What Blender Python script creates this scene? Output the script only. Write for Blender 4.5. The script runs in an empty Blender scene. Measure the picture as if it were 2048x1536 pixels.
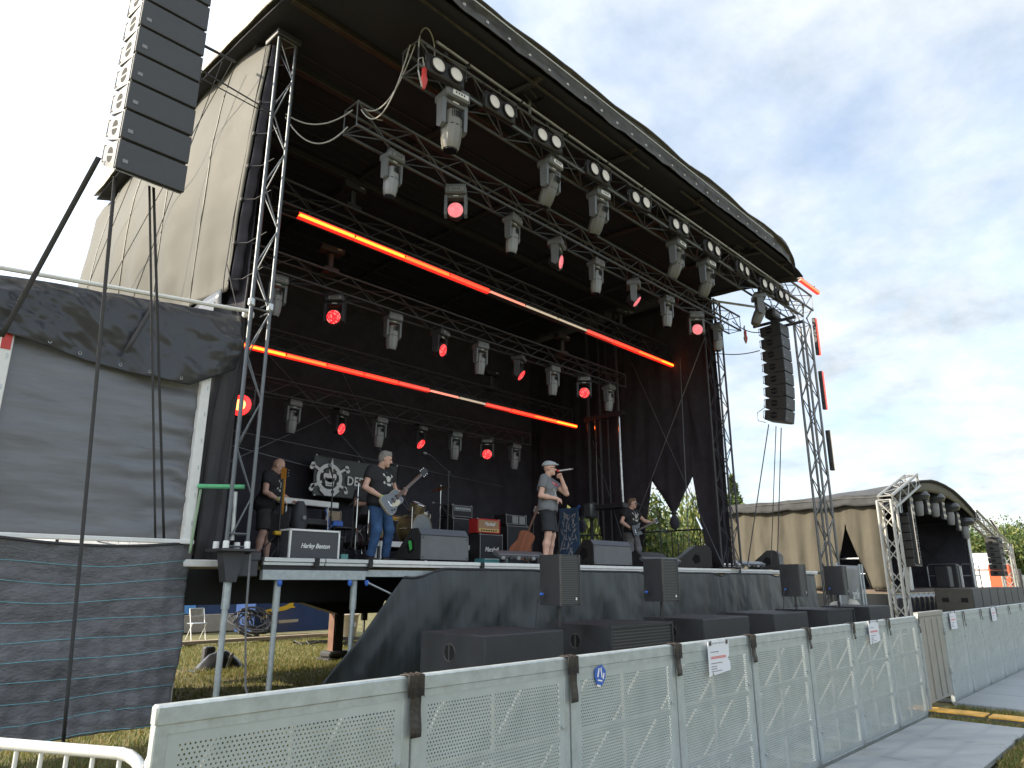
import bpy, bmesh, math, random
import numpy as np
from mathutils import Vector, Matrix, Euler
S = bpy.context.scene
COL = S.collection
rnd = random.Random(7)
# ---------------------------------------------------------------- camera
cd = bpy.data.cameras.new('camera'); cam = bpy.data.objects.new('camera', cd); COL.objects.link(cam)
cd.sensor_width = 36; cd.lens = 1415/2048*36; cd.clip_start = 0.05; cd.clip_end = 3000
cam.location = (0, 0, 1.6)
cam.rotation_euler = (math.radians(90+15.575), 0, math.radians(43.46-90))
S.camera = cam
# ---------------------------------------------------------------- sun, sky, exposure
SUN_AZ = Vector((-0.80, 0.60)).normalized(); SUN_EL = math.radians(28)
sd = bpy.data.lights.new('sun', 'SUN'); so = bpy.data.objects.new('sun', sd); COL.objects.link(so)
sd.energy = 2.0; sd.angle = math.radians(0.6); sd.color = (1.0, 0.87, 0.66)
tosun = Vector((SUN_AZ.x*math.cos(SUN_EL), SUN_AZ.y*math.cos(SUN_EL), math.sin(SUN_EL)))
so.rotation_euler = tosun.to_track_quat('Z', 'Y').to_euler(); so.location = (-40, 30, 40)
W = bpy.data.worlds.new('World'); S.world = W; W.use_nodes = True
nt = W.node_tree; N = nt.nodes; L = nt.links; N.clear()
def nd(tree, t, **k):
    n = tree.nodes.new(t)
    for a, b in k.items(): setattr(n, a, b)
    return n
def math_n(tree, op, a, b=None):
    n = tree.nodes.new('ShaderNodeMath'); n.operation = op
    for i, v in enumerate((a, b)):
        if v is None: continue
        if isinstance(v, (int, float)): n.inputs[i].default_value = v
        else: tree.links.new(v, n.inputs[i])
    return n.outputs[0]
out = nd(nt, 'ShaderNodeOutputWorld'); bg = nd(nt, 'ShaderNodeBackground'); bg.inputs[1].default_value = 0.11
sky = nd(nt, 'ShaderNodeTexSky', sky_type='NISHITA', sun_disc=False, sun_elevation=SUN_EL,
         sun_rotation=math.atan2(SUN_AZ.x, SUN_AZ.y), altitude=50, air_density=1.0, dust_density=2.0, ozone_density=1.0)
tc = nd(nt, 'ShaderNodeTexCoord'); sep = nd(nt, 'ShaderNodeSeparateXYZ'); L.new(tc.outputs['Generated'], sep.inputs[0])
zz = math_n(nt, 'ADD', math_n(nt, 'MAXIMUM', sep.outputs[2], 0.0), 0.22)
cx = math_n(nt, 'DIVIDE', sep.outputs[0], zz); cy = math_n(nt, 'DIVIDE', sep.outputs[1], zz)
cmb = nd(nt, 'ShaderNodeCombineXYZ'); L.new(cx, cmb.inputs[0]); L.new(cy, cmb.inputs[1])
n1 = nd(nt, 'ShaderNodeTexNoise'); n1.inputs['Scale'].default_value = 1.9; n1.inputs['Detail'].default_value = 9; n1.inputs['Roughness'].default_value = 0.55; n1.inputs['Distortion'].default_value = 0.35
L.new(cmb.outputs[0], n1.inputs['Vector'])
r1 = nd(nt, 'ShaderNodeValToRGB'); r1.color_ramp.elements[0].position = 0.36; r1.color_ramp.elements[1].position = 0.60
L.new(n1.outputs[0], r1.inputs[0])
n2 = nd(nt, 'ShaderNodeTexNoise'); n2.inputs['Scale'].default_value = 4.2; n2.inputs['Detail'].default_value = 7; n2.inputs['Roughness'].default_value = 0.6
L.new(cmb.outputs[0], n2.inputs['Vector'])
r2 = nd(nt, 'ShaderNodeValToRGB'); r2.color_ramp.elements[0].position = 0.32; r2.color_ramp.elements[1].position = 0.70
r2.color_ramp.elements[0].color = (1.80, 2.02, 2.20, 1); r2.color_ramp.elements[1].color = (3.1, 3.2, 3.26, 1)
L.new(n2.outputs[0], r2.inputs[0])
dot = nd(nt, 'ShaderNodeVectorMath', operation='DOT_PRODUCT'); L.new(tc.outputs['Generated'], dot.inputs[0]); dot.inputs[1].default_value = tosun
glow = math_n(nt, 'POWER', math_n(nt, 'MAXIMUM', math_n(nt, 'ADD', math_n(nt, 'MULTIPLY', dot.outputs['Value'], 0.5), 0.5), 0.0), 5.0)
gmul = math_n(nt, 'ADD', math_n(nt, 'MULTIPLY', glow, 2.6), 0.72)
cs = nd(nt, 'ShaderNodeVectorMath', operation='SCALE'); L.new(r2.outputs[0], cs.inputs[0]); L.new(gmul, cs.inputs['Scale'])
mx = nd(nt, 'ShaderNodeMix', data_type='RGBA'); 
mask = math_n(nt, 'ADD', math_n(nt, 'MULTIPLY', r1.outputs[0], 0.52), 0.44)
L.new(mask, mx.inputs[0]); ss = nd(nt, 'ShaderNodeVectorMath', operation='SCALE'); ss.inputs['Scale'].default_value = .72; L.new(sky.outputs[0], ss.inputs[0]); L.new(ss.outputs[0], mx.inputs[6]); L.new(cs.outputs[0], mx.inputs[7])
L.new(mx.outputs[2], bg.inputs[0]); L.new(bg.outputs[0], out.inputs[0])
S.view_settings.view_transform = 'Standard'; S.view_settings.look = 'None'
S.view_settings.exposure = 2.22; S.view_settings.gamma = 1; S.view_settings.use_curve_mapping = False
S.render.engine = 'CYCLES'
# ---------------------------------------------------------------- helpers
MATS = {}
def M(name, col, rough=0.6, metal=0.0, var=0.12, vs=6.0, bump=0.0, bs=30.0, emit=None, es=1.0, spec=None, sss=0, trans=0, stretch=None):
    if name in MATS: return MATS[name]
    m = bpy.data.materials.new(name); m.use_nodes = True; t = m.node_tree; b = t.nodes['Principled BSDF']
    b.inputs['Roughness'].default_value = rough; b.inputs['Metallic'].default_value = metal
    if spec is not None: b.inputs['Specular IOR Level'].default_value = spec
    c = tuple(col)+(1,)
    tcn = t.nodes.new('ShaderNodeTexCoord'); vec = tcn.outputs['Object']
    if stretch:
        mp = t.nodes.new('ShaderNodeMapping'); mp.inputs['Scale'].default_value = stretch; t.links.new(vec, mp.inputs[0]); vec = mp.outputs[0]
    if var > 0:
        n = t.nodes.new('ShaderNodeTexNoise'); n.inputs['Scale'].default_value = vs; n.inputs['Detail'].default_value = 6; n.inputs['Roughness'].default_value = .65
        t.links.new(vec, n.inputs['Vector'])
        r = t.nodes.new('ShaderNodeValToRGB'); e = r.color_ramp.elements
        e[0].position = .3; e[1].position = .7
        e[0].color = tuple(x*(1-var) for x in col)+(1,); e[1].color = tuple(min(1, x*(1+var)) for x in col)+(1,)
        t.links.new(n.outputs[0], r.inputs[0]); t.links.new(r.outputs[0], b.inputs['Base Color'])
        rr = t.nodes.new('ShaderNodeMapRange'); rr.inputs[3].default_value = max(.02, rough-.1); rr.inputs[4].default_value = min(1, rough+.1)
        t.links.new(n.outputs[0], rr.inputs[0]); t.links.new(rr.outputs[0], b.inputs['Roughness'])
    else: b.inputs['Base Color'].default_value = c
    if bump > 0:
        n = t.nodes.new('ShaderNodeTexNoise'); n.inputs['Scale'].default_value = bs; n.inputs['Detail'].default_value = 5
        t.links.new(vec, n.inputs['Vector'])
        bp = t.nodes.new('ShaderNodeBump'); bp.inputs['Strength'].default_value = bump; bp.inputs['Distance'].default_value = .02
        t.links.new(n.outputs[0], bp.inputs['Height']); t.links.new(bp.outputs[0], b.inputs['Normal'])
    if emit: b.inputs['Emission Color'].default_value = tuple(emit)+(1,); b.inputs['Emission Strength'].default_value = es
    if sss: b.inputs['Subsurface Weight'].default_value = sss; b.inputs['Subsurface Radius'].default_value = (.02, .008, .005)
    if trans:
        tr = t.nodes.new('ShaderNodeBsdfTranslucent'); tr.inputs[0].default_value = c
        ms = t.nodes.new('ShaderNodeMixShader'); ms.inputs[0].default_value = trans
        o = t.nodes['Material Output']; t.links.new(b.outputs[0], ms.inputs[1]); t.links.new(tr.outputs[0], ms.inputs[2]); t.links.new(ms.outputs[0], o.inputs[0])
    MATS[name] = m; return m
def tag(o, label=None, cat=None, group=None, kind=None):
    if label: o['label'] = label
    if cat: o['category'] = cat
    if group: o['group'] = group
    if kind: o['kind'] = kind
    return o
WORLD = set()
def thing(name, label, cat, loc=(0, 0, 0), rz=0.0, group=None, w=False):
    o = bpy.data.objects.new(name, None); COL.objects.link(o); o.empty_display_size = .2
    o.location = loc; o.rotation_euler = (0, 0, rz); tag(o, label, cat, group)
    if w: WORLD.add(o.name)
    return o
def obj(name, me, parent=None):
    o = bpy.data.objects.new(name, me); COL.objects.link(o)
    if parent is not None:
        o.parent = parent
        if parent.name in WORLD: o.location = -parent.location
    return o
KIDS = None
def copy_tree(o, parent=None):
    c = o.copy(); COL.objects.link(c)
    if parent is not None: c.parent = parent
    for ch in list(o.children): copy_tree(ch, c)
    return c
def frame_to(d, upv=(0, 0, 1)):
    z = Vector(d).normalized(); u = Vector(upv)
    if abs(z.dot(u)) > .98: u = Vector((1, 0, 0))
    x = u.cross(z).normalized(); y = z.cross(x)
    return Matrix((x, y, z)).transposed()
class MB:
    def __init__(s): s.v = []; s.f = []; s.mi = []; s.cur = 0
    def add(s, vs, fs, T=None):
        n = len(s.v)
        if T is not None: vs = [T @ Vector(v) for v in vs]
        s.v += [tuple(v) for v in vs]; s.f += [tuple(i+n for i in f) for f in fs]; s.mi += [s.cur]*len(fs)
        return s
    def box(s, c, d, R=None, b=0.0):
        hx, hy, hz = d[0]/2, d[1]/2, d[2]/2
        T = Matrix.Translation(c)
        if R is not None: T = T @ R.to_4x4()
        if b <= 0:
            vs = [(x, y, z) for x in (-hx, hx) for y in (-hy, hy) for z in (-hz, hz)]
            fs = [(0, 1, 3, 2), (4, 6, 7, 5), (0, 4, 5, 1), (2, 3, 7, 6), (0, 2, 6, 4), (1, 5, 7, 3)]
            return s.add(vs, fs, T)
        vs = []; idx = {}
        for sx in (-1, 1):
            for sy in (-1, 1):
                for sz in (-1, 1):
                    for k in range(3):
                        p = [sx*(hx-b), sy*(hy-b), sz*(hz-b)]; p[k] += (sx, sy, sz)[k]*b
                        idx[(sx, sy, sz, k)] = len(vs); vs.append(tuple(p))
        fs = []
        for k in range(3):
            a, c2 = [i for i in range(3) if i != k]
            for sg in (-1, 1):
                q = []
                for (u, w) in ((-1, -1), (1, -1), (1, 1), (-1, 1)):
                    t = [0, 0, 0]; t[k] = sg; t[a] = u; t[c2] = w; q.append(idx[tuple(t)+(k,)])
                if (sg > 0) == (k == 1): q.reverse()
                fs.append(tuple(q))
        for k in range(3):
            a, c2 = [i for i in range(3) if i != k]
            for u in (-1, 1):
                for w in (-1, 1):
                    t0 = [0, 0, 0]; t0[k] = -1; t0[a] = u; t0[c2] = w; t1 = list(t0); t1[k] = 1
                    fs.append((idx[tuple(t0)+(a,)], idx[tuple(t1)+(a,)], idx[tuple(t1)+(c2,)], idx[tuple(t0)+(c2,)]))
        for sx in (-1, 1):
            for sy in (-1, 1):
                for sz in (-1, 1): fs.append(tuple(idx[(sx, sy, sz, k)] for k in range(3)))
        return s.add(vs, fs, T)
    def rod(s, p0, p1, r, n=8, r1=None, caps=True):
        p0 = Vector(p0); p1 = Vector(p1); R = frame_to(p1-p0); r1 = r if r1 is None else r1
        vs = []
        for p, q in ((p0, r), (p1, r1)):
            for i in range(n):
                a = 2*math.pi*i/n; vs.append(p + R @ Vector((q*math.cos(a), q*math.sin(a), 0)))
        fs = [(i, (i+1) % n, n+(i+1) % n, n+i) for i in range(n)]
        if caps: fs += [tuple(range(n-1, -1, -1)), tuple(range(n, 2*n))]
        return s.add(vs, fs)
    def tube(s, pts, r, n=6, closed=False):
        pts = [Vector(p) for p in pts]; k = len(pts); vs = []
        for i, p in enumerate(pts):
            a = pts[(i-1) % k] if (closed or i > 0) else p; b = pts[(i+1) % k] if (closed or i < k-1) else p
            R = frame_to(b-a); rr = r[i] if isinstance(r, (list, tuple)) else r
            for j in range(n):
                t = 2*math.pi*j/n; vs.append(p + R @ Vector((rr*math.cos(t), rr*math.sin(t), 0)))
        fs = []
        for i in range(k if closed else k-1):
            for j in range(n): fs.append((i*n+j, i*n+(j+1) % n, ((i+1) % k)*n+(j+1) % n, ((i+1) % k)*n+j))
        if not closed: fs += [tuple(range(n-1, -1, -1)), tuple(range((k-1)*n, k*n))]
        return s.add(vs, fs)
    def lathe(s, prof, n=24, T=None):
        vs = []; k = len(prof)
        for (r, z) in prof:
            for j in range(n):
                a = 2*math.pi*j/n; vs.append((r*math.cos(a), r*math.sin(a), z))
        fs = [(i*n+j, i*n+(j+1) % n, (i+1)*n+(j+1) % n, (i+1)*n+j) for i in range(k-1) for j in range(n)]
        fs += [tuple(range(n-1, -1, -1)), tuple(range((k-1)*n, k*n))]
        return s.add(vs, fs, T)
    def prism(s, poly, d, T=None):
        n = len(poly); vs = [(x, y, 0) for x, y in poly]+[(x, y, d) for x, y in poly]
        fs = [tuple(range(n-1, -1, -1)), tuple(range(n, 2*n))]+[(i, (i+1) % n, n+(i+1) % n, n+i) for i in range(n)]
        return s.add(vs, fs, T)
    def sheet(s, fn, nu, nv):
        vs = [fn(i/nu, j/nv) for j in range(nv+1) for i in range(nu+1)]
        fs = [(j*(nu+1)+i, j*(nu+1)+i+1, (j+1)*(nu+1)+i+1, (j+1)*(nu+1)+i) for j in range(nv) for i in range(nu)]
        return s.add(vs, fs)
    def mesh(s, name, mats, smooth=True, ang=0.7):
        me = bpy.data.meshes.new(name); me.from_pydata(s.v, [], s.f)
        for m in (mats if isinstance(mats, (list, tuple)) else [mats]): me.materials.append(m)
        if any(s.mi): me.polygons.foreach_set('material_index', s.mi)
        if smooth:
            me.polygons.foreach_set('use_smooth', [True]*len(s.f)); me.set_sharp_from_angle(angle=ang)
        me.update(); return me
    def build(s, name, mats, parent=None, smooth=True, ang=0.7, thick=0.0):
        o = obj(name, s.mesh(name, mats, smooth, ang), parent)
        if thick:
            md = o.modifiers.new('solid', 'SOLIDIFY'); md.thickness = thick; md.offset = 0
        return o
def Bx(name, m, parent, c, d, b=0.0, R=None): return MB().box(c, d, R, b).build(name, m, parent)
def Rd(name, m, parent, p0, p1, r, n=8, r1=None): return MB().rod(p0, p1, r, n, r1).build(name, m, parent)
def Tb(name, m, parent, pts, r, n=6): return MB().tube(pts, r, n).build(name, m, parent)
def sag(p0, p1, s, n=14):
    p0 = Vector(p0); p1 = Vector(p1)
    return [p0.lerp(p1, i/n) - Vector((0, 0, s*4*(i/n)*(1-i/n))) for i in range(n+1)]
def noise3(x, y, z=0.0):
    from mathutils import noise
    return noise.noise(Vector((x, y, z)))
def fbm(x, y, z=0.0):
    return noise3(x, y, z)+.5*noise3(2.1*x, 2.1*y, z+7)+.25*noise3(4.3*x, 4.3*y, z+13)
def text(name, body, size, m, parent, T, ext=.0015, shear=0.0, sx=1.0, spacing=1.0, bold=0.0):
    cu = bpy.data.curves.new(name, 'FONT'); cu.body = body; cu.size = size; cu.extrude = ext; cu.shear = shear; cu.align_x = 'CENTER'; cu.align_y = 'CENTER'; cu.space_character = spacing; cu.offset = bold
    cu.resolution_u = 3
    o = bpy.data.objects.new(name, cu); COL.objects.link(o)
    dg = bpy.context.evaluated_depsgraph_get(); me = bpy.data.meshes.new_from_object(o.evaluated_get(dg)); bpy.data.objects.remove(o); bpy.data.curves.remove(cu)
    me.transform(Matrix.Diagonal((sx, 1, 1, 1))); me.transform(T); me.materials.clear(); me.materials.append(m)
    return obj(name, me, parent)
FRONT = Matrix(((1, 0, 0, 0), (0, 0, -1, 0), (0, 1, 0, 0), (0, 0, 0, 1)))   # text in XZ facing -Y
def Tm(x, y, z, R=None): return Matrix.Translation((x, y, z)) @ (R if R is not None else Matrix.Identity(4))
ORD = ['first', 'second', 'third', 'fourth', 'fifth', 'sixth', 'seventh', 'eighth', 'ninth', 'tenth', 'eleventh', 'twelfth', 'thirteenth', 'fourteenth', 'fifteenth', 'sixteenth', 'seventeenth']
# ---------------------------------------------------------------- materials
m_alu = M('brushed_aluminium', (.55, .57, .58), .38, .85, .12, 9)
m_galv = M('galvanised_steel', (.42, .465, .475), .48, .4, .16, 14, .05, 60)
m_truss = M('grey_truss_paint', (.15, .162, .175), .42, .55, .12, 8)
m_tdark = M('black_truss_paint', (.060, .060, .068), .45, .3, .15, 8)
m_black = M('black_plastic', (.032, .032, .035), .5, 0, .12, 12)
m_blackmat = M('matt_black_paint', (.020, .020, .021), .7, 0, .2, 10)
m_sub = M('black_cabinet_paint', (.024, .026, .030), .55, 0, .25, 5, .25, 160)
m_grey = M('grey_lamp_casing', (.16, .17, .182), .45, 0, .08, 10)
m_grey2 = M('light_grey_lamp_casing', (.25, .255, .26), .45, 0, .08, 10)
m_drape = M('black_stage_molton', (.060, .058, .072), .95, 0, .2, 3, .15, 90, spec=.15)
m_roof = M('black_roof_lining', (.042, .043, .056), .9, 0, .12, 1.2, .15, 25, spec=.2)
m_roofrib = M('glossy_roof_rib', (.032, .035, .048), .7, .0, .1, 5)
m_lip = M('weathered_grey_vinyl', (.070, .066, .060), .55, 0, .45, 3.5, .35, 14)
m_liptan = M('tan_vinyl_edge', (.16, .145, .115), .5, 0, .25, 6, .4, 14)
m_sand = M('sand_canvas', (.098, .096, .087), .6, 0, .07, 1.2, .1, 7, trans=.10, spec=.12)
m_pvc = M('black_pvc_tarp', (.175, .183, .202), .30, 0, .18, 2.5, .15, 9, stretch=(.5, 1, 3))
m_pvcs = M('shiny_black_pvc', (.050, .053, .062), .24, 0, 0, 2, .10, 5)
m_net = M('dark_scaffold_net', (.150, .150, .162), .8, 0, .22, 10, .8, 22, stretch=(1, 1, 2.2))
m_cyan = M('cyan_thread', (.20, .50, .58), .7, 0, 0)
m_skirt = M('dusty_black_tarp', (.029, .035, .038), .38, 0, .5, 1.8, .35, 4, stretch=(3.5, 1, .45))
m_white = M('white_paint', (.84, .84, .82), .5, 0, .06, 8)
m_strap = M('grey_webbing', (.07, .068, .072), .8, 0, .1, 30)
m_cable = M('pale_cable', (.42, .42, .40), .6, 0, .05, 10)
m_rope = M('dark_rope', (.05, .05, .055), .8, 0, .1, 30)
m_red = M('red_plastic', (.62, .06, .05), .4, 0, .08, 10)
m_blue = M('blue_plastic', (.05, .16, .60), .45, 0, .08, 10)
m_green = M('green_webbing', (.14, .52, .26), .7, 0, .1, 20)
m_chrome = M('chrome', (.75, .75, .75), .15, 1, 0)
def dots_mat(name, col, es, base, dscale, dots):
    m = bpy.data.materials.new(name); m.use_nodes = True; t = m.node_tree; b = t.nodes['Principled BSDF']
    b.inputs['Base Color'].default_value = base+(1,); b.inputs['Roughness'].default_value = .25
    v = t.nodes.new('ShaderNodeTexVoronoi'); v.inputs['Scale'].default_value = dscale; tcn = t.nodes.new('ShaderNodeTexCoord'); t.links.new(tcn.outputs['Object'], v.inputs['Vector'])
    r = t.nodes.new('ShaderNodeValToRGB'); e = r.color_ramp.elements; e[0].position = .12; e[1].position = .5; e[0].color = dots+(1,); e[1].color = col+(1,)
    t.links.new(v.outputs['Distance'], r.inputs[0]); t.links.new(r.outputs[0], b.inputs['Emission Color']); b.inputs['Emission Strength'].default_value = es
    return m
m_redlens = dots_mat('lit_red_led_lens', (.75, .012, .022), .42, (.3, .03, .03), 26, (1.0, .22, .18))
m_pinklens = dots_mat('sky_washed_red_led_lens', (.62, .10, .13), .28, (.45, .25, .25), 26, (.9, .22, .22))  # red lens paled: the sky's reflection is put into its colour
m_blind = M('frosted_blinder_lens', (.58, .56, .52), .25, 0, .08, 60, emit=(1, .95, .85), es=.04)
m_glass = M('dark_lens_glass', (.02, .02, .025), .08, 0, 0)
# ================================================================ ground
def ground_mat():
    m = bpy.data.materials.new('grass_ground'); m.use_nodes = True; t = m.node_tree; b = t.nodes['Principled BSDF']; b.inputs['Roughness'].default_value = .9
    tcn = t.nodes.new('ShaderNodeTexCoord')
    n = t.nodes.new('ShaderNodeTexNoise'); n.inputs['Scale'].default_value = .9; n.inputs['Detail'].default_value = 10; n.inputs['Roughness'].default_value = .7; t.links.new(tcn.outputs['Object'], n.inputs['Vector'])
    r = t.nodes.new('ShaderNodeValToRGB'); e = r.color_ramp.elements; e[0].position = .36; e[1].position = .66; e[0].color = (.08, .085, .028, 1); e[1].color = (.20, .165, .07, 1)
    t.links.new(n.outputs[0], r.inputs[0]); t.links.new(r.outputs[0], b.inputs['Base Color'])
    n2 = t.nodes.new('ShaderNodeTexNoise'); n2.inputs['Scale'].default_value = 45; n2.inputs['Detail'].default_value = 4; t.links.new(tcn.outputs['Object'], n2.inputs['Vector'])
    bp = t.nodes.new('ShaderNodeBump'); bp.inputs['Strength'].default_value = .7; bp.inputs['Distance'].default_value = .04; t.links.new(n2.outputs[0], bp.inputs['Height']); t.links.new(bp.outputs[0], b.inputs['Normal'])
    return m
g = MB().add([(-1500, -1500, 0), (1500, -1500, 0), (1500, 1500, 0), (-1500, 1500, 0)], [(0, 1, 2, 3)]).build('ground', ground_mat(), smooth=False)
tag(g, kind='structure')
def grass(name, boxes, h0, h1, cols):
    rng = np.random.default_rng(3); V = []; F = []; MI = []; nv = 0
    for (x0, x1, y0, y1, n) in boxes:
        x = rng.uniform(x0, x1, n); y = rng.uniform(y0, y1, n); a = rng.uniform(0, 6.283, n); h = rng.uniform(h0, h1, n)*(.6+.8*rng.random(n)); w = rng.uniform(.003, .007, n)
        lx = rng.normal(0, .45, n)*h; ly = rng.normal(0, .45, n)*h
        ca, sa = np.cos(a)*w, np.sin(a)*w
        P = np.stack([np.stack([x-ca, y-sa, 0*x], 1), np.stack([x+ca, y+sa, 0*x], 1), np.stack([x+ca*.7+lx*.4, y+sa*.7+ly*.4, h*.6], 1), np.stack([x-ca*.7+lx*.4, y-sa*.7+ly*.4, h*.6], 1), np.stack([x+lx, y+ly, h], 1)], 1)
        V.append(P.reshape(-1, 3)); b = nv+5*np.arange(n)
        F += [(i, i+1, i+2, i+3) for i in b]+[(i+3, i+2, i+4) for i in b]; mi = rng.integers(0, len(cols), n); MI += list(mi)+list(mi); nv += 5*n
    me = bpy.data.meshes.new(name); me.from_pydata(np.concatenate(V).tolist(), [], F)
    for c in cols: me.materials.append(c)
    me.polygons.foreach_set('material_index', [int(i) for i in MI]); o = obj(name, me); tag(o, 'short trampled grass with yellowed blades on the festival field', 'grass', kind='stuff'); return o
gm = [M('green_grass_blade', (.095, .13, .022), .6, 0, 0, trans=.35), M('olive_grass_blade', (.15, .15, .034), .6, 0, 0, trans=.35), M('straw_grass_blade', (.27, .21, .085), .7, 0, 0, trans=.3)]
grass('grass', [(-.5, 4.2, 2.9, 9.2, 24000), (3.6, 9.5, 8.0, 14, 16000), (6, 13, 12.5, 19, 30000), (9.88, 11.12, 1.5, 2.66, 13000), (8.0, 12.5, .3, 1.5, 26000), (8, 9.85, 1.5, 1.66, 2500)], .03, .085, gm)
# walk-on floor plates outside the barrier
m_plate = M('grey_floor_plate', (.25, .27, .285), .5, .15, .14, 2.5, .12, 40, stretch=(1, .3, 1))
m_yel = M('yellow_ramp_paint', (.62, .34, .06), .6, 0, .25, 5)
fl = thing('floor_plating', 'grey metal floor plates lying on the grass before the perforated barrier left of the gate', 'flooring', (8.4, 2.2, 0), w=True)
for i in range(6):
    x1 = 9.85-1.22*i
    pb = MB(); pb.box((x1-.605, 2.17, .05), (1.204, .98, .05), b=.006); pb.build('floor_plate', m_plate, fl)
Bx('edge_clip', m_black, fl, (9.1, 1.685, .055), (.16, .012, .045))
f2 = thing('floor_plating', 'grey metal floor plates before the barrier on the far side of the yellow ramp', 'flooring', (14, 2.2, 0), w=True)
for i in range(9): MB().box((11.75+1.22*i, 2.10, .055), (1.204, 1.16, .06), b=.006).build('floor_plate', m_plate, f2)
Bx('edge_clip', m_black, f2, (11.6, 1.515, .055), (.2, .012, .06))
rp = thing('cable_ramp', 'black cable ramp with yellow lid crossing the gap under the solid gate', 'cable ramp', (10.4, 2.2, 0), w=True)
for i in range(3):
    y = 3.0-.86*i
    MB().prism([(-.28, 0), (-.17, .075), (.17, .075), (.28, 0)], .84, Tm(10.4-.03*i, y, .001, Matrix.Rotation(math.radians(90), 4, 'X'))).build('ramp_body', m_blackmat, rp)
    Bx('lid', m_yel, rp, (10.4-.03*i, y-.42, .085), (.27, .82, .02), .004)
# ================================================================ stage deck
DZ = 1.87
m_deck = M('dark_deck_plywood', (.06, .055, .052), .6, 0, .3, 4)
dk = thing('stage_deck', 'raised main stage floor with white aluminium front edge and steel legs', 'stage', (10, 11, 0), w=True)
for i in range(9):
    for j in range(3):
        Bx('deck_panel', m_deck, dk, (4.3+1.0+2.0*i-.1, 9.15+2.2*j, DZ-.035), (1.985, 2.185, .07), .004)
x = 4.2
for i, (x0, x1) in enumerate(((4.2, 5.02), (5.03, 5.72), (5.74, 7.72), (7.80, 10.0), (10.06, 13.0), (13.06, 16.2), (16.26, 18.9), (18.96, 21.0))):
    b = MB(); b.box(((x0+x1)/2, 8.005, DZ-.022), (x1-x0, .07, .05), b=.004); b.box(((x0+x1)/2, 8.015, DZ-.068), (x1-x0, .05, .036), b=.003); b.build('edge_profile', m_white if i > 1 else m_alu, dk)
for x in (4.9, 5.7, 7.76, 10.03, 13.03, 16.23): Bx('edge_clamp', m_blackmat, dk, (x, 7.962, DZ-.05), (.06, .016, .11), .003)
Bx('edge_beam', m_blackmat, dk, (4.95, 8.03, DZ-.115), (1.5, .05, .05))
Bx('front_beam', m_galv, dk, (4.92, 8.02, 1.672), (1.44, .08, .115), .004)
Bx('rear_beam', m_galv, dk, (6.6, 8.06, 1.70), (1.9, .06, .09), .004)
for x in (4.42, 5.40, 5.66): MB().lathe([(.004, 0), (.028, .012), (.03, .05), (.012, .075)], 10, Tm(x, 7.975, 1.615, Matrix.Rotation(math.radians(180), 4, 'X'))).build('blue_latch', m_blue, dk)
for x in (4.44, 5.52):
    l = Rd('leg', m_galv, dk, (x, 8.06, .05), (x, 8.06, 1.62), .032, 12); Rd('leg_sleeve', m_galv, l, (x, 8.06, 1.25), (x, 8.06, 1.61), .042, 12); Bx('foot_plate', m_galv, l, (x, 8.06, .03), (.2, .2, .06), .01)
for x in (9, 12, 15, 18): Rd('leg', m_galv, dk, (x, 9, .0), (x, 9, 1.8), .04, 8)
# trailer underneath
m_chas = M('black_chassis_paint', (.018, .018, .018), .55, .2, .3, 4)
ch = thing('stage_trailer', 'black trailer chassis carrying the main stage floor from below', 'trailer', (10, 11, 0), w=True)
Bx('side_beam', m_chas, ch, (10.2, 9.4, 1.53), (13.2, .25, .44)); Bx('side_beam', m_chas, ch, (10.2, 13.6, 1.55), (13.2, .25, .40)); 
for x in (4.4, 7.3, 10.4, 13.5): Bx('cross_beam', m_chas, ch, (x, 11.5, 1.57), (.18, 4.0, .3))
MB().prism([(7.2, 1.35), (8.6, .95), (9.6, .95), (9.8, 1.35)], .3, Tm(0, 13.3, 0, Matrix.Rotation(math.radians(90), 4, 'X'))).build('gusset', m_chas, ch)
m_rust = M('rusty_steel', (.15, .075, .05), .7, .2, .4, 8)
l = Bx('support_leg', m_chas, ch, (8.95, 13.6, .75), (.20, .20, 1.2)); Bx('flange', m_rust, l, (8.83, 13.62, .7), (.012, .20, 1.1)); MB().box((8.95, 13.6, .13), (.52, .42, .13), b=.04).box((8.95, 13.6, .035), (.62, .5, .06), b=.01).build('foot_block', m_blackmat, l)
l = Rd('hydraulic_jack', m_chas, ch, (9.35, 13.2, .8), (9.35, 13.2, 1.5), .07, 12); Rd('piston', m_chrome, l, (9.35, 13.2, .02), (9.35, 13.2, .85), .028, 12)
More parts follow.
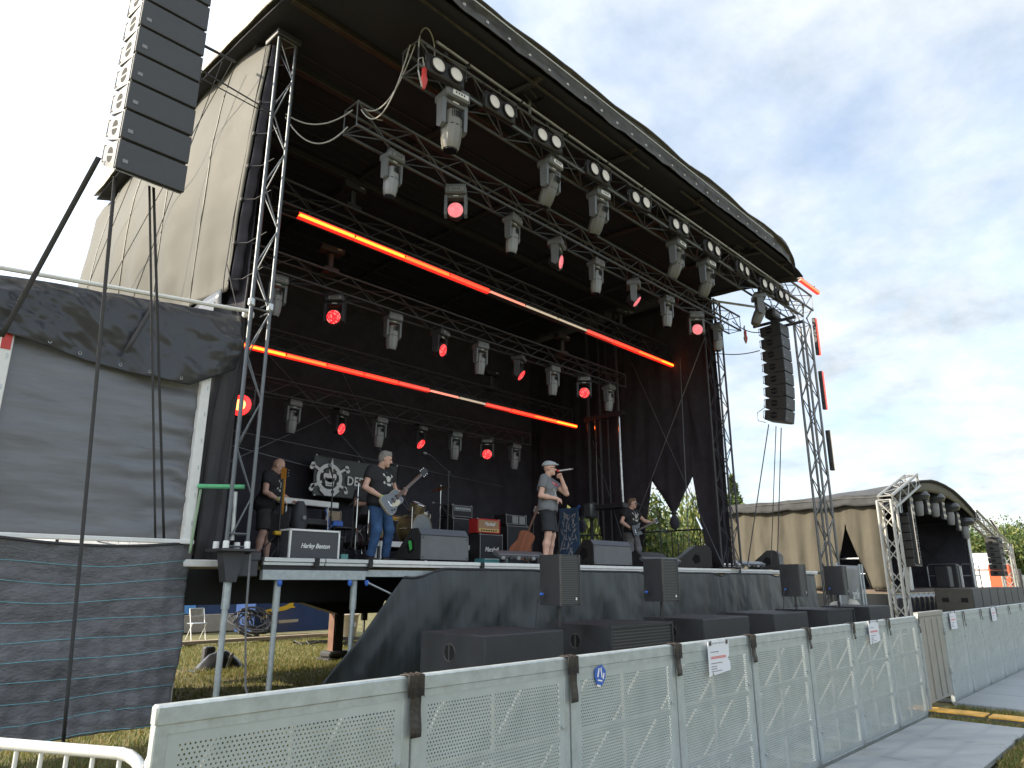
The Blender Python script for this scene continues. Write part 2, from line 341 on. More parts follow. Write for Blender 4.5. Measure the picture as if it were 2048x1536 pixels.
# ================================================================ roof
rf = thing('stage_roof', 'flat black stage roof with weathered vinyl lip over the main stage', 'roof', (10, 10, 9), w=True)
PROF = [(5.78, 8.86), (6.4, 8.98), (7.2, 9.06), (8.2, 9.14), (9.5, 9.2), (12, 9.2), (14.7, 9.05)]
def prof(y, P=PROF):
    for (a, za), (b, zb) in zip(P, P[1:]):
        if y <= b: return za+(zb-za)*max(0, (y-a))/(b-a)
    return P[-1][1]
RX0, RX1 = 3.45, 16.45
def und(u, v):
    x = RX0+(RX1-RX0)*u; y = 5.80+8.9*v; e = min(x-RX0, RX1-x); return (x, y, prof(y)-.10*max(0, 1-e/.5)**2+.012*fbm(x*1.2, y*1.2))
MB().sheet(und, 60, 50).build('lining', m_roof, rf, thick=.02)
def topf(u, v):
    x = RX0-.03+(RX1-RX0+.06)*u; y = 5.66+9.15*v; e = min(x-RX0+.03, RX1+.03-x)
    bulge = .12*math.sin(math.pi*u)+.18*max(0, math.sin(math.pi*min(1, v*3)))**.5*0
    z = prof(y)+.20+bulge-.20*max(0, 1-e/.6)**2+.03*fbm(x*.9, y*.9, 3)+.09*abs(math.sin((x-RX0)*1.28))*(.3+.7*u)*max(0, 1-v*2)
    k = max(0, (u-.86)/.14); z -= .18*k**3*max(0, 1-v*3); y += .34*k**3*max(0, 1-v*4)
    return (x, y, z)
MB().sheet(topf, 70, 40).build('canopy', m_lip, rf, thick=.02)
def lipf(u, v):
    x = RX0+(RX1-RX0)*u; sc = .06*math.sin(x*2.4)*max(0, fbm(x*.7, 4.2))+.05*fbm(x*.8, 1)
    zt = prof(5.8)+.24+.10*math.sin(math.pi*u)+.05*fbm(x*.5, 9)+.10*abs(math.sin((x-RX0)*1.28))*(.3+.7*u); zb = prof(5.8)-.035-abs(sc)
    y = 5.70+.05*math.sin(v*math.pi)*(1+fbm(x*2, v*2))+.02*fbm(x*3, v*3, 5)
    if u > .86: k = (u-.86)/.14; zt = zt+.10*math.sin(k*math.pi)-(zt-zb-.08)*k**3; y += .30*k**3
    return (x, y, zt+(zb-zt)*v)
MB().sheet(lipf, 130, 8).build('lip', m_lip, rf, thick=.006)
for i in range(26):
    x = RX0+.35+.43*i; Tt = Tm(x, 5.685, 8.90+.01*fbm(x, 2), Matrix.Rotation(math.radians(90), 4, 'X'))
    b = MB(); b.tube([Tt @ Vector((.018*math.cos(a*math.pi/5), .018*math.sin(a*math.pi/5), 0)) for a in range(10)], .006, 5, True); b.build('eyelet', m_chrome, rf)
Tb('lip_rail', m_alu, rf, [(RX0+.05+(RX1-RX0-2.0)*i/12, 5.665, 9.04+.03*math.sin(math.pi*i/12)) for i in range(13)], .014)
m_rail = M('dull_rusty_tube', (.07, .06, .052), .55, .4, .5, 6)
for (a, b) in ((3.8, 9.9), (11.0, 16.3)): Rd('curtain_rail', m_rail, rf, (a, 5.98, 8.83), (b, 5.98, 8.80), .024, 8)
for x in (4.2, 6.8, 9.3, 11.6, 14.1, 15.6): MB().box((x, 5.93, 8.85), (.08, .2, .06), b=.01).box((x, 5.98, 8.81), (.06, .09, .09), b=.01).build('rail_bracket', m_rail, rf)
Bx('roof_beam', M('brown_steel', (.06, .05, .042), .5, .3, .3, 5), rf, (9.5, 7.35, 9.0), (11.9, .10, .08), .005)
for y in (8.6, 10.6, 12.6): Bx('roof_beam', m_tdark, rf, (9.95, y, 9.1), (12.6, .12, .12), .005)
for x in (6.8, 9.4, 12.0, 14.6):
    Tb('roof_beam', m_tdark, rf, [(x, 6.0+.86*i, prof(6.0+.86*i)-.06) for i in range(11)], .05, 6)
for i in range(15):
    y = 8.3+.42*i; Bx('roof_slat', m_roofrib, rf, (9.95, y, prof(y)-.035), (12.5, .05, .02))
MB().sheet(lambda u, v: (RX0-.03-.03*v+.025*fbm(v*3, u*9), 5.9+8.7*u, prof(5.9+8.7*u)+.16-.22*v+.02*fbm(u*14, v*2)), 60, 5).build('edge_flap', m_liptan, rf, thick=.008)
MB().sheet(lambda u, v: (RX1+.02+.02*v, 5.95+8.6*u, prof(5.9+8.7*u)+.10-.3*v+.02*fbm(u*9, v*2)), 40, 5).build('edge_flap', m_lip, rf, thick=.008)
# ================================================================ side wall of sand canvas
sw = thing('side_canvas', 'large sand coloured canvas side wall of the main stage behind the left truss tower', 'canvas wall', (3.7, 11, 5), w=True)
def sandf(u, v):
    y0 = 8.10+.55*v; y1 = 15.4-.2*v; y = y0+(y1-y0)*u
    zt = prof(min(14.7, y))-.03-.30*max(0, 1-(y-8.1)/1.2)**2-.05*max(0, y-12); zb = 5.30-.35*u; z = zt+(zb-zt)*v
    x = 3.66-.20*math.sin(math.pi*min(1, v*1.05))*math.sin(math.pi*u)**.6-.28*v*u
    x += .035*math.sin(u*2*math.pi*6.2)*(.35+.65*v)+.05*max(0, v-.72)/.28*fbm(y*2.6, z*.5)+.012*fbm(y*1.2, z*1.2)
    return (x, y, z)
MB().sheet(sandf, 90, 50).build('canvas', m_sand, sw, thick=.006)
for k in (.14, .34, .56, .80):
    Tb('seam', M('canvas_seam', (.07, .066, .058), .6, 0, .1, 9), sw, [Vector(sandf(k+.01*math.sin(j/3), j/24))+Vector((-.006, 0, 0)) for j in range(25)], .012, 5)
for (a, b) in (((8.5, 8.6), (13.2, 5.2)), ((8.9, 8.8), (10.6, 5.2)), ((11.5, 9.0), (14.2, 5.0))):
    Rd('guy_line', m_rope, sw, (3.34, a[0], a[1]), (3.10, b[0], b[1]), .006, 5)
ed = [Vector(sandf(0, j/30))+Vector((.0, -.02, 0)) for j in range(31)]
Tb('edge_rope', m_rope, sw, [p+Vector((-.02, .12, 0)) for p in ed], .008, 5)
b = MB(); b.sheet(lambda u, v: tuple(Vector(sandf(0, v))+Vector((.02+.12*u, -.02-.03*u+.02*math.sin(v*60)*u, 0))), 3, 60); b.build('black_hem', m_drape, sw, thick=.005)
for j in (3, 8, 12, 16, 20, 25, 29):
    p = ed[j]; b = MB(); b.box(p+Vector((-.01, 0, 0)), (.03, .05, .05), b=.008); b.tube([p, p+Vector((.12, -.12, .01)), (3.83, 8.0, p.z+.03)], .006, 5); b.build('lacing', m_strap, sw)
b = MB(); b.sheet(lambda u, v: (3.60-.1*u+.05*v, 8.62+4.6*u, 5.27-.3*u-.55*v*(1-.75*u)+.03*fbm(u*6, v*3)), 24, 6); b.build('under_flap', m_pvcs, sw, thick=.006)
# ================================================================ drapes inside
bk = thing('back_drape', 'black cloth back drape closing the rear of the main stage', 'stage drape', (10, 14.5, DZ), w=True)
MB().sheet(lambda u, v: (3.7+12.75*u, 14.52+.012*math.sin(u*150)*(.3+.7*v)+.05*fbm(u*14, v*3), 9.05-7.2*v), 160, 12).build('cloth', m_drape, bk, thick=.005)
for (p, q) in (((4.2, 2.6), (9.6, 5.8)), ((7.0, 6.6), (12.5, 2.4)), ((9.0, 6.6), (12.0, 2.4)), ((4.0, 4.65), (10.0, 3.9))):
    Rd('wire', m_truss, bk, (p[0], 14.28, p[1]), (q[0], 14.28, q[1]), .010, 5)
ld = thing('side_drape', 'black inner drape on the left side of the main stage beside the truss tower', 'stage drape', (3.9, 11, DZ), w=True)
MB().sheet(lambda u, v: (3.86+.05*math.sin(u*70)*(.3+.7*v), 8.45+6.0*u, 9.0-7.12*v), 90, 10).build('cloth', m_drape, ld, thick=.005)
MB().sheet(lambda u, v: (3.46+.42*u+.02*math.sin(v*9), 8.46+.05*math.sin(u*9+v*5), 5.0-3.12*v), 10, 24).build('front_return', M('charcoal_curtain', (.035, .035, .04), .8, 0, .15, 5), ld, thick=.005)
# right drape with tied up gaps
rd = thing('side_drape', 'black drape on the right stage side with two lower flaps tied up in knots', 'stage drape', (16.2, 11, DZ), w=True)
def gap_top(y):  # bottom edge height of the cloth along y: two knotted flaps lifted
    z = DZ+.02
    def flap(yc, ztop, w, zk):
        d = abs(y-yc)/w
        if d < 1: return zk+(ztop-zk)*d
        return None
    f = flap(9.62, 4.16, .60, 3.22)
    if f is not None: return f
    f = flap(12.62, 3.75, .50, 3.30)
    if f is not None: return f
    if 10.22 <= y < 10.75: return 4.16-(y-10.22)/.53*2.28
    if 8.72 < y <= 9.02: return 4.16-(9.02-y)/.30*2.28
    if 13.12 <= y < 13.7: return 3.75-(y-13.12)/.58*1.9
    if 11.75 < y <= 12.12: return 3.75-(12.12-y)/.37*1.9
    return z
def rdf(u, v):
    y = 8.12+6.52*u; zb = max(DZ+.02, gap_top(y)); z = 8.95+(zb-8.95)*v
    x = 16.2+.022*math.sin(u*95)*(.25+.75*v)*(.6+.4*fbm(u*9, 3))+.04*fbm(u*12, v*3)
    return (x, y, z)
MB().sheet(rdf, 420, 24).build('cloth', M('black_side_molton', (.052, .047, .055), .95, 0, .2, 3, .1, 60, spec=.15), rd, thick=.005)
for (y, z) in ((9.62, 3.16), (12.62, 3.22)):
    b = MB(); b.lathe([(.02, .20), (.07, .13), (.04, .08), (.10, 0), (.13, -.12), (.10, -.24), (.02, -.30)], 12, Tm(16.2, y, z)); b.build('knot', m_drape, rd)
# poles, wires in the right rear corner
ps = thing('mast_frame', 'black steel mast frame with bare poles by the rear right stage corner', 'mast', (15.6, 11.2, DZ), w=True)
for (y, z0, z1, r, m) in ((11.75, 1.88, 8.9, .05, m_tdark), (11.35, 1.88, 8.9, .03, m_tdark), (10.75, 1.88, 9.0, .05, m_tdark), (11.5, 3.0, 5.9, .035, m_chrome), (10.72, 3.0, 5.9, .03, m_chrome), (11.1, 1.88, 9, .025, m_tdark)):
    Rd('pole', m, ps, (15.5+.08*rnd.random(), y, z0), (15.5, y, z1), r, 8)
Bx('cross_plate', m_tdark, ps, (15.5, 11.2, 5.95), (.16, 1.3, .12)); Bx('cross_plate', m_tdark, ps, (15.5, 11.2, 3.5), (.3, 1.2, .14), .02); Bx('winch', m_truss, ps, (15.35, 11.65, 3.42), (.3, .3, .42), .05)
for k, (y0, z0, y1, z1) in enumerate(((8.15, 7.6, 10.4, 3.3), (10.4, 7.4, 8.15, 1.95), (8.9, 7.2, 9.0, 2.5), (11.8, 5.4, 10.7, 1.9))):
    t = Rd('tension_wire', m_truss, None, (15.75, y0, z0), (15.75, y1, z1), .011, 5)
    tag(t, ['grey bracing wire falling from the truss end toward the bassist', 'grey bracing wire with turnbuckle falling to the right tower foot', 'thin grey wire hanging straight past the tied drape', 'dark wire slanting behind the singer at the mast frame'][k], 'wire', 'bracing wires on the right stage side')
    if k == 1: Rd('turnbuckle', m_chrome, t, (15.75, 8.75, 3.1), (15.75, 8.62, 2.8), .03, 8)
# black railing on right
rl = thing('stage_railing', 'black metal railing along the open right edge of the main stage', 'railing', (16.35, 9.5, DZ), w=True)
for z in (2.86, 2.0): Rd('rail', m_blackmat, rl, (16.45, 8.2, z), (16.45, 13.8, z), .022, 8)
for i in range(34):
    y = 8.25+.163*i; Rd('baluster', m_blackmat, rl, (16.45, y, 2.0), (16.45, y, 2.86), .016 if i % 5 == 0 else .008, 6)
Rd('diagonal_brace', m_blackmat, rl, (16.38, 8.3, 2.7), (16.38, 9.5, 2.0), .012, 6); Rd('diagonal_brace', m_blackmat, rl, (16.38, 9.5, 2.75), (16.38, 8.4, 1.95), .012, 6)
# ================================================================ left wing
WY = 8.40
wg = thing('side_wing', 'black tarpaulin wing with white posts and rails left of the main stage', 'wing tent', (2.4, WY, 0), w=True)
for (x, z0, z1) in ((3.43, 2.04, 4.0), (1.40, 1.98, 4.28)):
    p = Bx('post', m_white, wg, (x, WY-.03, (z0+z1)/2), (.11, .09, z1-z0), .006)
    for z in np.arange(z0+.2, z1-.1, .32): Bx('slot', m_alu, p, (x+.02, WY-.078, z), (.012, .008, .05))
    if x < 2: Bx('sticker', m_red, p, (x-.005, WY-.078, 3.93), (.085, .008, .17))
Bx('post', m_white, wg, (1.26, WY+.02, 3.0), (.10, .09, 2.4), .006)
Rd('top_rail', m_white, wg, (-.6, WY-.25, 4.42), (3.80, WY-.25, 4.88), .026, 8)
MB().sheet(lambda u, v: (-6.5+5.85*u, WY+.02+.02*math.sin(u*20), 4.2-4.1*v), 30, 8).build('shade_outer_sheet', m_pvc, wg, thick=.004)  # wing carried on out of view, added to shade the front grass
MB().sheet(lambda u, v: (3.52-.1*u+.02*math.sin(u*30), WY+.06+4.7*u, 4.3-4.2*v), 30, 8).build('shade_side_sheet', m_pvc, wg, thick=.004)  # unseen sheet, added to cast shade on the grass under the stage
MB().box((1.7, WY-.06, 2.03), (3.6, .07, .05), b=.008).build('middle_rail', m_white, wg)
b = MB(); b.tube([(2.5+.85*i/8, WY-.07, 2.00-.05*math.sin(math.pi*i/8)) for i in range(9)], .008); 
for i in range(1, 8): b.rod((2.5+.105*i, WY-.07, 2.01), (2.5+.105*i, WY-.07, 1.96), .006, 5)
b.build('lower_rail', m_alu, wg)
def wtarp(u, v):
    x = -.6+4.0*u; zt = 4.25-.02*u; z = zt+(2.05-zt)*v
    e = abs(u-.5)*2
    y = WY+.02-.05*math.sin(math.pi*v)*math.sin(math.pi*u)+.012*fbm(x*1.0, z*6)+.03*e**4*math.sin(z*22+fbm(x*2, z*2)*3)
    return (x, y, z)
MB().sheet(wtarp, 70, 70).build('front_sheet', m_pvc, wg, thick=.004)
def wval(u, v):
    x = -.6+4.36*u; zt = 4.40+.46*u
    hang = [.40, .40, .44, .52, .66, .80, .92, .98, .72][min(8, int(u*8.0))]; f = u*8-int(u*8); h2 = [.40, .40, .44, .52, .66, .80, .92, .98, .72, .72][min(9, int(u*8)+1)]; h = hang+(h2-hang)*f
    y = WY-.10-.05*math.sin(math.pi*v)-.05*fbm(x*1.4-z_(v)*.8, v*1.3+x*.5)-.035*math.sin((x*3+v*5))*v*(.3+u)-.028*fbm(x*3.2-v*3, v*2.2+x*1.3, 4)-.012*math.sin(x*9-v*11)*u
    return (x, y, zt-h*v)
def z_(v): return v
MB().sheet(wval, 180, 44).build('valance', m_pvcs, wg, thick=.004)
for x in (1.75, 2.05, 2.45, 2.75, 3.1): 
    u = (x+.6)/4.36; p = wval(u, .97); b = MB(); b.tube([(p[0]+.016*math.cos(a*math.pi/5), p[1]-.012, p[2]+.03+.016*math.sin(a*math.pi/5)) for a in range(10)], .004, 5, True); b.build('eyelet', m_alu, wg)
MB().sheet(lambda u, v: (2.42+.26*v+.055*u, WY-.24+.06*v, 4.02+.72*v), 1, 4).build('webbing_strap', m_strap, wg, thick=.004)
Bx('corner_bracket', m_white, wg, (3.80, WY-.19, 4.86), (.14, .08, .10), .02)
Rd('guy_line', m_rope, wg, (3.80, WY-.06, 4.85), (3.75, 8.2, 5.35), .012, 6); Rd('guy_line', m_rope, wg, (3.74, WY-.06, 4.85), (3.60, 8.55, 5.6), .006, 6)
MB().sheet(lambda u, v: (3.56+.30*u, WY+.02+.03*math.sin(u*8+v*4), 4.6-2.75*v), 6, 12).build('corner_drape', M('charcoal_curtain2', (.05, .05, .055), .7, 0, .2, 4), wg, thick=.004)
Bx('floor_beam', m_white, wg, (3.62, WY, 1.80), (.46, .08, .08), .01)
# scaffold net fence
nf = thing('net_fence', 'dark woven scaffold net with cyan threads closing the lower front of the side wing', 'net', (1.8, WY, 0), w=True)
def netf(u, v):
    x = -.8+4.33*u-.06*v*u; zt = 2.03-.02*math.sin(u*3.1)-.06*max(0, math.sin((u-.55)*7)) ; zb = .12+.02*math.sin(u*9); z = zt+(zb-zt)*v
    y = WY-.12+.05*fbm(x*.9+z*.7, z*2.2)+.018*math.sin(x*32+z*1.5)*v**1.3*(.3+.7*u)+.018*fbm(x*4, z*7)+.02*max(0, fbm((x-z)*1.6, (x+z)*.4))
    if u > .93: y += (u-.93)*2.2*(.6+.4*math.sin(v*8)); 
    return (x, y, z)
MB().sheet(netf, 150, 70).build('net_sheet', m_net, nf, thick=.003)
for k in range(10):
    v = .11+.098*k; Tb('thread', m_cyan, nf, [Vector(netf(i/60, v+.006*math.sin(i*.3+k)))+Vector((0, -.006, 0)) for i in range(61)], .003, 4)
Tb('hem_rope', m_rope, nf, [Vector(netf(i/60, 0))+Vector((0, -.01, 0)) for i in range(61)], .015, 5)
for x in (1.75, 1.9):
    Tb('net_pole', m_galv, nf, [(x*0+3.25, WY+.05, .1), (3.25, WY+.05, 2.0)], .02, 6)
# straps hanging from the left line array to the wing
def strap(name, lab, p0, p1, w=.03, m=None, sagv=0.0, side=(1, 0, 0), grp='tie down straps of the line arrays'):
    pts = sag(p0, p1, sagv, 12); sd = Vector(side)*w/2
    b = MB(); b.add([p+k*sd for p in pts for k in (-1, 1)], [(2*i, 2*i+1, 2*i+3, 2*i+2) for i in range(len(pts)-1)]); o = b.build(name, m or m_strap, None, thick=.004); tag(o, lab, 'strap', grp); return o
strap('ratchet_strap', 'broad grey strap slanting from the left speaker array down over the wing roof', (1.62, 7.08, 5.58), (1.31, 8.12, 3.9), .05)
strap('ratchet_strap', 'long dark strap hanging from left speaker array over tarp and net to the ground', (1.74, 6.9, 5.34), (2.42, 8.14, .12), .034, sagv=-.02)
strap('ratchet_strap', 'pale thin strap from left array to wing rail, left of its dark twin', (2.05, 6.9, 5.38), (3.03, 8.2, 2.05), .024)
strap('ratchet_strap', 'dark thin strap from left array to wing rail, right of its pale twin', (2.09, 6.9, 5.38), (3.12, 8.2, 2.05), .028, m_rope)
strap('ratchet_strap', 'green strap stretched between white wing post and left truss tower', (3.45, 8.28, 2.66), (3.93, 8.1, 2.68), .05, m_green, side=(0, 0, 1), grp='green straps')
strap('ratchet_strap', 'loose green strap end hanging down beside the white wing post', (3.50, 8.3, 2.63), (3.46, 8.3, 1.9), .03, M('pale_green_webbing', (.33, .45, .30), .7, 0, .1, 20), grp='green straps')
# ================================================================ trusses
def truss(name, label, p0, p1, w, h, bay, cr, br, mat, group, faces='tbfk', tri=False, cat='truss', ends=True):
    p0 = Vector(p0); p1 = Vector(p1); d = p1-p0; Ln = d.length; R = frame_to(d, (0, 0, 1) if abs(d.normalized().z) < .9 else (0, 1, 0))
    t = thing(name, label, cat, p0, 0, group, w=True)
    # R columns: x = side, y = up, z = along
    if tri: cs = [(-w/2, -h/2), (w/2, -h/2), (0, h/2)]
    else: cs = [(-w/2, h/2), (w/2, h/2), (w/2, -h/2), (-w/2, -h/2)]
    cm = MB().rod((0, 0, 0), (0, 0, Ln), cr, 10).mesh('chord', mat)
    for c in cs:
        o = obj('chord', cm, t); o.matrix_local = Matrix.Translation(R @ Vector((c[0], c[1], 0))) @ R.to_4x4()
    n = max(2, round(Ln/bay)); s = Ln/n; k = len(cs)
    for f in range(k):
        a = Vector(cs[f]); b2 = Vector(cs[(f+1) % k]); ln = (Vector((b2.x-a.x, b2.y-a.y, s))).length
        bm_ = MB().rod((0, 0, 0), (0, 0, ln), br, 6).mesh('brace', mat)
        for i in range(n):
            q0, q1 = (a, b2) if (i+f) % 2 == 0 else (b2, a)
            st = Vector((q0.x, q0.y, i*s)); en = Vector((q1.x, q1.y, (i+1)*s))
            o = obj('brace', bm_, t); o.matrix_local = Matrix.Translation(R @ st) @ frame_to(R @ (en-st)).to_4x4()
    if ends:
        for zz_ in (0, Ln):
            b = MB()
            for f in range(k):
                a = cs[f]; c = cs[(f+1) % k]; b.rod((a[0], a[1], zz_), (c[0], c[1], zz_), br, 6)
            o = b.build('end_frame', mat, t); o.matrix_local = R.to_4x4()
    return t
G_T = 'lighting trusses under the main stage roof'
ftr = truss('lighting_truss', 'front grey lighting truss under the roof lip carrying the twin blinders', (4.95, 6.6, 8.50), (17.9, 6.6, 8.50), .34, .40, .50, .026, .011, m_truss, G_T)
Rd('spare_tube', m_alu, ftr, (5.2, 6.36, 8.78), (16.6, 6.36, 8.70), .024, 8)
for x in np.arange(5.8, 16.8, 1.12): MB().box((x, 6.38, 8.75), (.05, .09, .10), b=.012).build('coupler', m_black, ftr)
t2 = truss('lighting_truss', 'second grey truss, with grey beam heads and pale red wash lights', (4.70, 7.6, 7.92), (16.3, 7.6, 7.92), .32, .38, .50, .024, .010, m_truss, G_T)
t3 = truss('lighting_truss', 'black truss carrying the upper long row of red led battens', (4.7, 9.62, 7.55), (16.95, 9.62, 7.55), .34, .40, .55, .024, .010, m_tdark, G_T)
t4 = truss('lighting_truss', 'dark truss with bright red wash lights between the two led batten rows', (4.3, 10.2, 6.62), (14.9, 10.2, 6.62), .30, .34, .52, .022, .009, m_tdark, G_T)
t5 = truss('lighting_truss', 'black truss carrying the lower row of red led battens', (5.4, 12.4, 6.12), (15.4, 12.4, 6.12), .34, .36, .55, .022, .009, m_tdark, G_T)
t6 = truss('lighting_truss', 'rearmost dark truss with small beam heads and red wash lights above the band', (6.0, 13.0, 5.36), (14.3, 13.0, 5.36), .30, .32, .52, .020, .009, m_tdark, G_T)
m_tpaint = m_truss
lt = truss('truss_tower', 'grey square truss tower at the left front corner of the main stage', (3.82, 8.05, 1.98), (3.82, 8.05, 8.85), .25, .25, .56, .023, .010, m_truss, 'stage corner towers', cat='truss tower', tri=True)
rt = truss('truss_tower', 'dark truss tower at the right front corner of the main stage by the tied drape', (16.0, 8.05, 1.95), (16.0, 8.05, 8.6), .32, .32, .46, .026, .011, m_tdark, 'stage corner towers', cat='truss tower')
def tower_foot(t, x, y, z, m):
    b = MB(); b.box((x, y, z-.02), (.42, .42, .03), b=.004); b.build('base_plate', m, t)
    for sx in (-.125, .125):
        for sy in (-.125, .125): MB().lathe([(.034, 0), (.034, .07), (.03, .08)], 10, Tm(x+sx, y+sy, z)).build('spigot', m_white, t)
tower_foot(lt, 3.82, 8.05, 1.96, m_tdark)
MB().prism([(-.13, 0), (.13, 0), (.06, -.34), (-.06, -.34)], .16, Tm(3.82, 8.13, 1.93, Matrix.Rotation(math.radians(90), 4, 'X'))).build('tower_shoe', m_tdark, lt)
MB().box((4.03, 8.08, 1.78), (.24, .14, .26), b=.01).box((4.10, 8.02, 1.88), (.16, .04, .12), b=.02).build('hinge_bracket', m_tdark, lt)
l = Rd('support_leg', m_galv, lt, (3.82, 8.05, .03), (3.82, 8.05, 1.60), .034, 12); Rd('leg_sleeve', m_galv, l, (3.82, 8.05, 1.30), (3.82, 8.05, 1.6), .046, 12)
MB().box((3.82, 8.05, 8.9), (.36, .36, .09), b=.01).box((3.86, 8.08, 9.0), (.2, .2, .12), b=.04).build('sheave_head', m_tdark, lt)
Rd('turnbuckle', m_alu, lt, (3.80, 8.0, 2.05), (3.78, 8.0, 2.6), .022, 8)
for z in (4.85, 4.98, 2.12): 
    MB().rod((3.68, 7.925, z), (3.96, 7.925, z), .014, 6).rod((3.945, 7.925, z), (3.945, 8.175, z), .012, 6).build('cross_tube', m_truss, lt)
for z in (4.915,):
    for sx in (-.125, .125): MB().box((3.82+sx, 7.925, z), (.075, .075, .12), b=.02).build('chord_coupler', m_alu, lt)
tower_foot(rt, 16.0, 8.05, 1.93, m_tdark)
b = MB(); b.sheet(lambda u, v: (16.1+.03*math.sin(u*9), 8.15+.10*u+.05*fbm(v*14, u), 2.0+6.3*v), 4, 60); b.build('bunched_cloth', m_drape, rt)
# cables
def cab(lab, pts, r=.010, m=None, group='loose cables on the main stage rig'):
    o = Tb('cable', m or m_cable, None, pts, r, 6); tag(o, lab, 'cable', group); return o
cab('pale cable hanging in two curves from front truss end to the second truss', sag((4.98, 6.55, 8.72), (4.85, 7.5, 8.1), .38)+sag((4.9, 7.52, 8.1), (5.2, 7.55, 8.12), .04, 6))
cab('pale cable hanging a little lower from front truss end to the second truss', sag((4.93, 6.6, 8.70), (4.80, 7.5, 8.06), .55))
cab('upper pale cable sagging from left truss tower to the second truss', sag((3.98, 8.1, 7.85), (4.72, 7.6, 8.06), .20))
cab('lower pale cable sagging from left truss tower to the second truss', sag((3.98, 8.1, 7.80), (4.66, 7.6, 7.75), .34))
cab('pale looped cable arching over the left end of the front truss', [(5.08+.14*math.cos(a)*1.0, 6.42, 8.62+.34*math.sin(a)) for a in np.linspace(-.2, 3.3, 14)])
cab('dark cable bundle sagging below the right end of the second truss', sag((16.2, 7.6, 8.0), (17.1, 6.7, 8.1), .35), .012, m_rope)
cab('dark cable running between right tower and the speaker array', sag((16.1, 8.0, 7.2), (16.3, 7.0, 7.1), .06), .012, m_rope)
cab('pale cable hanging down the left tower leg to the ground', [(3.98, 7.9, 1.9), (3.99, 7.88, 1.2), (4.02, 7.8, .5), (4.10, 7.6, .05)], .013, M('grey_cable', (.16, .16, .165), .6, 0, .05))
for (x, z, y, lab) in ((5.05, 8.16, 6.42, 'red power plug hanging under the left end of the front truss'), (16.45, 7.62, 7.4, 'red power plug hanging below the right end of the second truss')):
    t = thing('power_plug', lab, 'plug', (x, y, z), .4, 'red power plugs')
    MB().lathe([(.03, .13), (.036, .10), (.036, -.02), (.05, -.03), (.05, -.08), (.03, -.16), (.018, -.2)], 12).build('plug_body', m_red, t); Tb('plug_lead', m_cable, t, [(0, 0, .13), (-.06, 0, .26), (-.14, .02, .18), (-.13, .02, 0), (-.05, 0, -.2)], .011)
# ================================================================ lamps
def rot_mb(tilt): return Matrix.Rotation(tilt, 4, 'X')
def mover(kind, tilt, name, m1, m2, lensm, s=1.0):
    """hanging fixture: base at top, yoke, head pointing down tilted about local X"""
    t = thing(name, '', 'stage light', (0, 0, 0))
    bx = MB(); bx.box((0, 0, -.02), (.36*s, .30*s, .12*s), b=.02*s); bx.prism([(-.17*s, -.13*s), (.17*s, -.13*s), (.10*s, .10*s), (-.10*s, .10*s)], .05*s, Tm(0, 0, .04*s)); base = bx.build('base', m1, t)
    MB().box((.02*s, -.152*s, -.015*s), (.24*s, .012, .07*s), b=.004).build('display', m_grey2 if kind != 'big' else m_white, base)
    for i in range(4): Bx('knob', m_blackmat, base, (-.05*s+.04*s*i, -.160*s, -.015*s), (.016*s, .01, .022*s))
    for sx in (-.1, .1): MB().box((sx*s, 0, .10*s), (.05, .05, .12*s), b=.01).build('hook_clamp', m_black, t)
    ya = .36*s
    y = MB()
    for sx in (-1, 1):
        y.prism([(-.075*s, -.08*s), (.075*s, -.08*s), (.065*s, -.08*s-ya), (0, -.12*s-ya), (-.065*s, -.08*s-ya)], .05*s, Tm(sx*.165*s-.025*s, 0, 0, Matrix(((0, 0, 1, 0), (1, 0, 0, 0), (0, 1, 0, 0), (0, 0, 0, 1)))))
    y.box((0, 0, -.105*s), (.37*s, .15*s, .05*s), b=.015*s)
    yo = y.build('yoke', m1, t)
    Bx('yoke_label', m_white, yo, (0, -.079*s, -.10*s), (.09*s, .006, .018*s))
    T = Tm(0, 0, -.38*s) @ rot_mb(tilt)
    if kind in ('beam', 'big'):
        h = MB(); h.lathe([(.06*s, .20*s), (.105*s, .17*s), (.125*s, .04*s), (.125*s, -.03*s), (.135*s, -.06*s), (.125*s, -.24*s), (.105*s, -.34*s), (.098*s, -.35*s)], 10, T)
        hd = h.build('head', m2, t, ang=.5)
        MB().lathe([(.085*s, -.352*s), (.085*s, -.362*s)], 16, T).build('lens', m_glass, hd)
        MB().lathe([(.1285*s, -.035*s), (.1285*s, -.05*s)], 12, T).build('seam_ring', m_blackmat, hd)
        for i in range(7 if kind == 'big' else 5):
            a = -1.57+(i-3 if kind == 'big' else i-2)*.2
            MB().box(T @ Vector((.119*s*math.cos(a), .119*s*math.sin(a), .11*s)), (.008*s, .02*s, .10*s), (T.to_3x3() @ Matrix.Rotation(a+1.57, 3, 'Z'))).build('vent_slot', m_blackmat, hd)
    else:
        T = Tm(0, 0, -.36*s) @ rot_mb(tilt)
        h = MB(); h.lathe([(.07*s, .15*s), (.12*s, .12*s), (.145*s, .03*s), (.15*s, -.05*s), (.142*s, -.08*s), (.13*s, -.085*s)], 20, T)
        hd = h.build('head', m_black, t, ang=.5)
        MB().lathe([(.128*s, -.087*s), (.10*s, -.098*s), (.03*s, -.103*s)], 24, T).build('lens', lensm, hd, ang=1.5)
    return t
def place(proto, used, loc, rz, label, group):
    o = proto if not used else copy_tree(proto); o.location = loc; o.rotation_euler = (0, 0, rz); o['label'] = label; o['group'] = group; return o
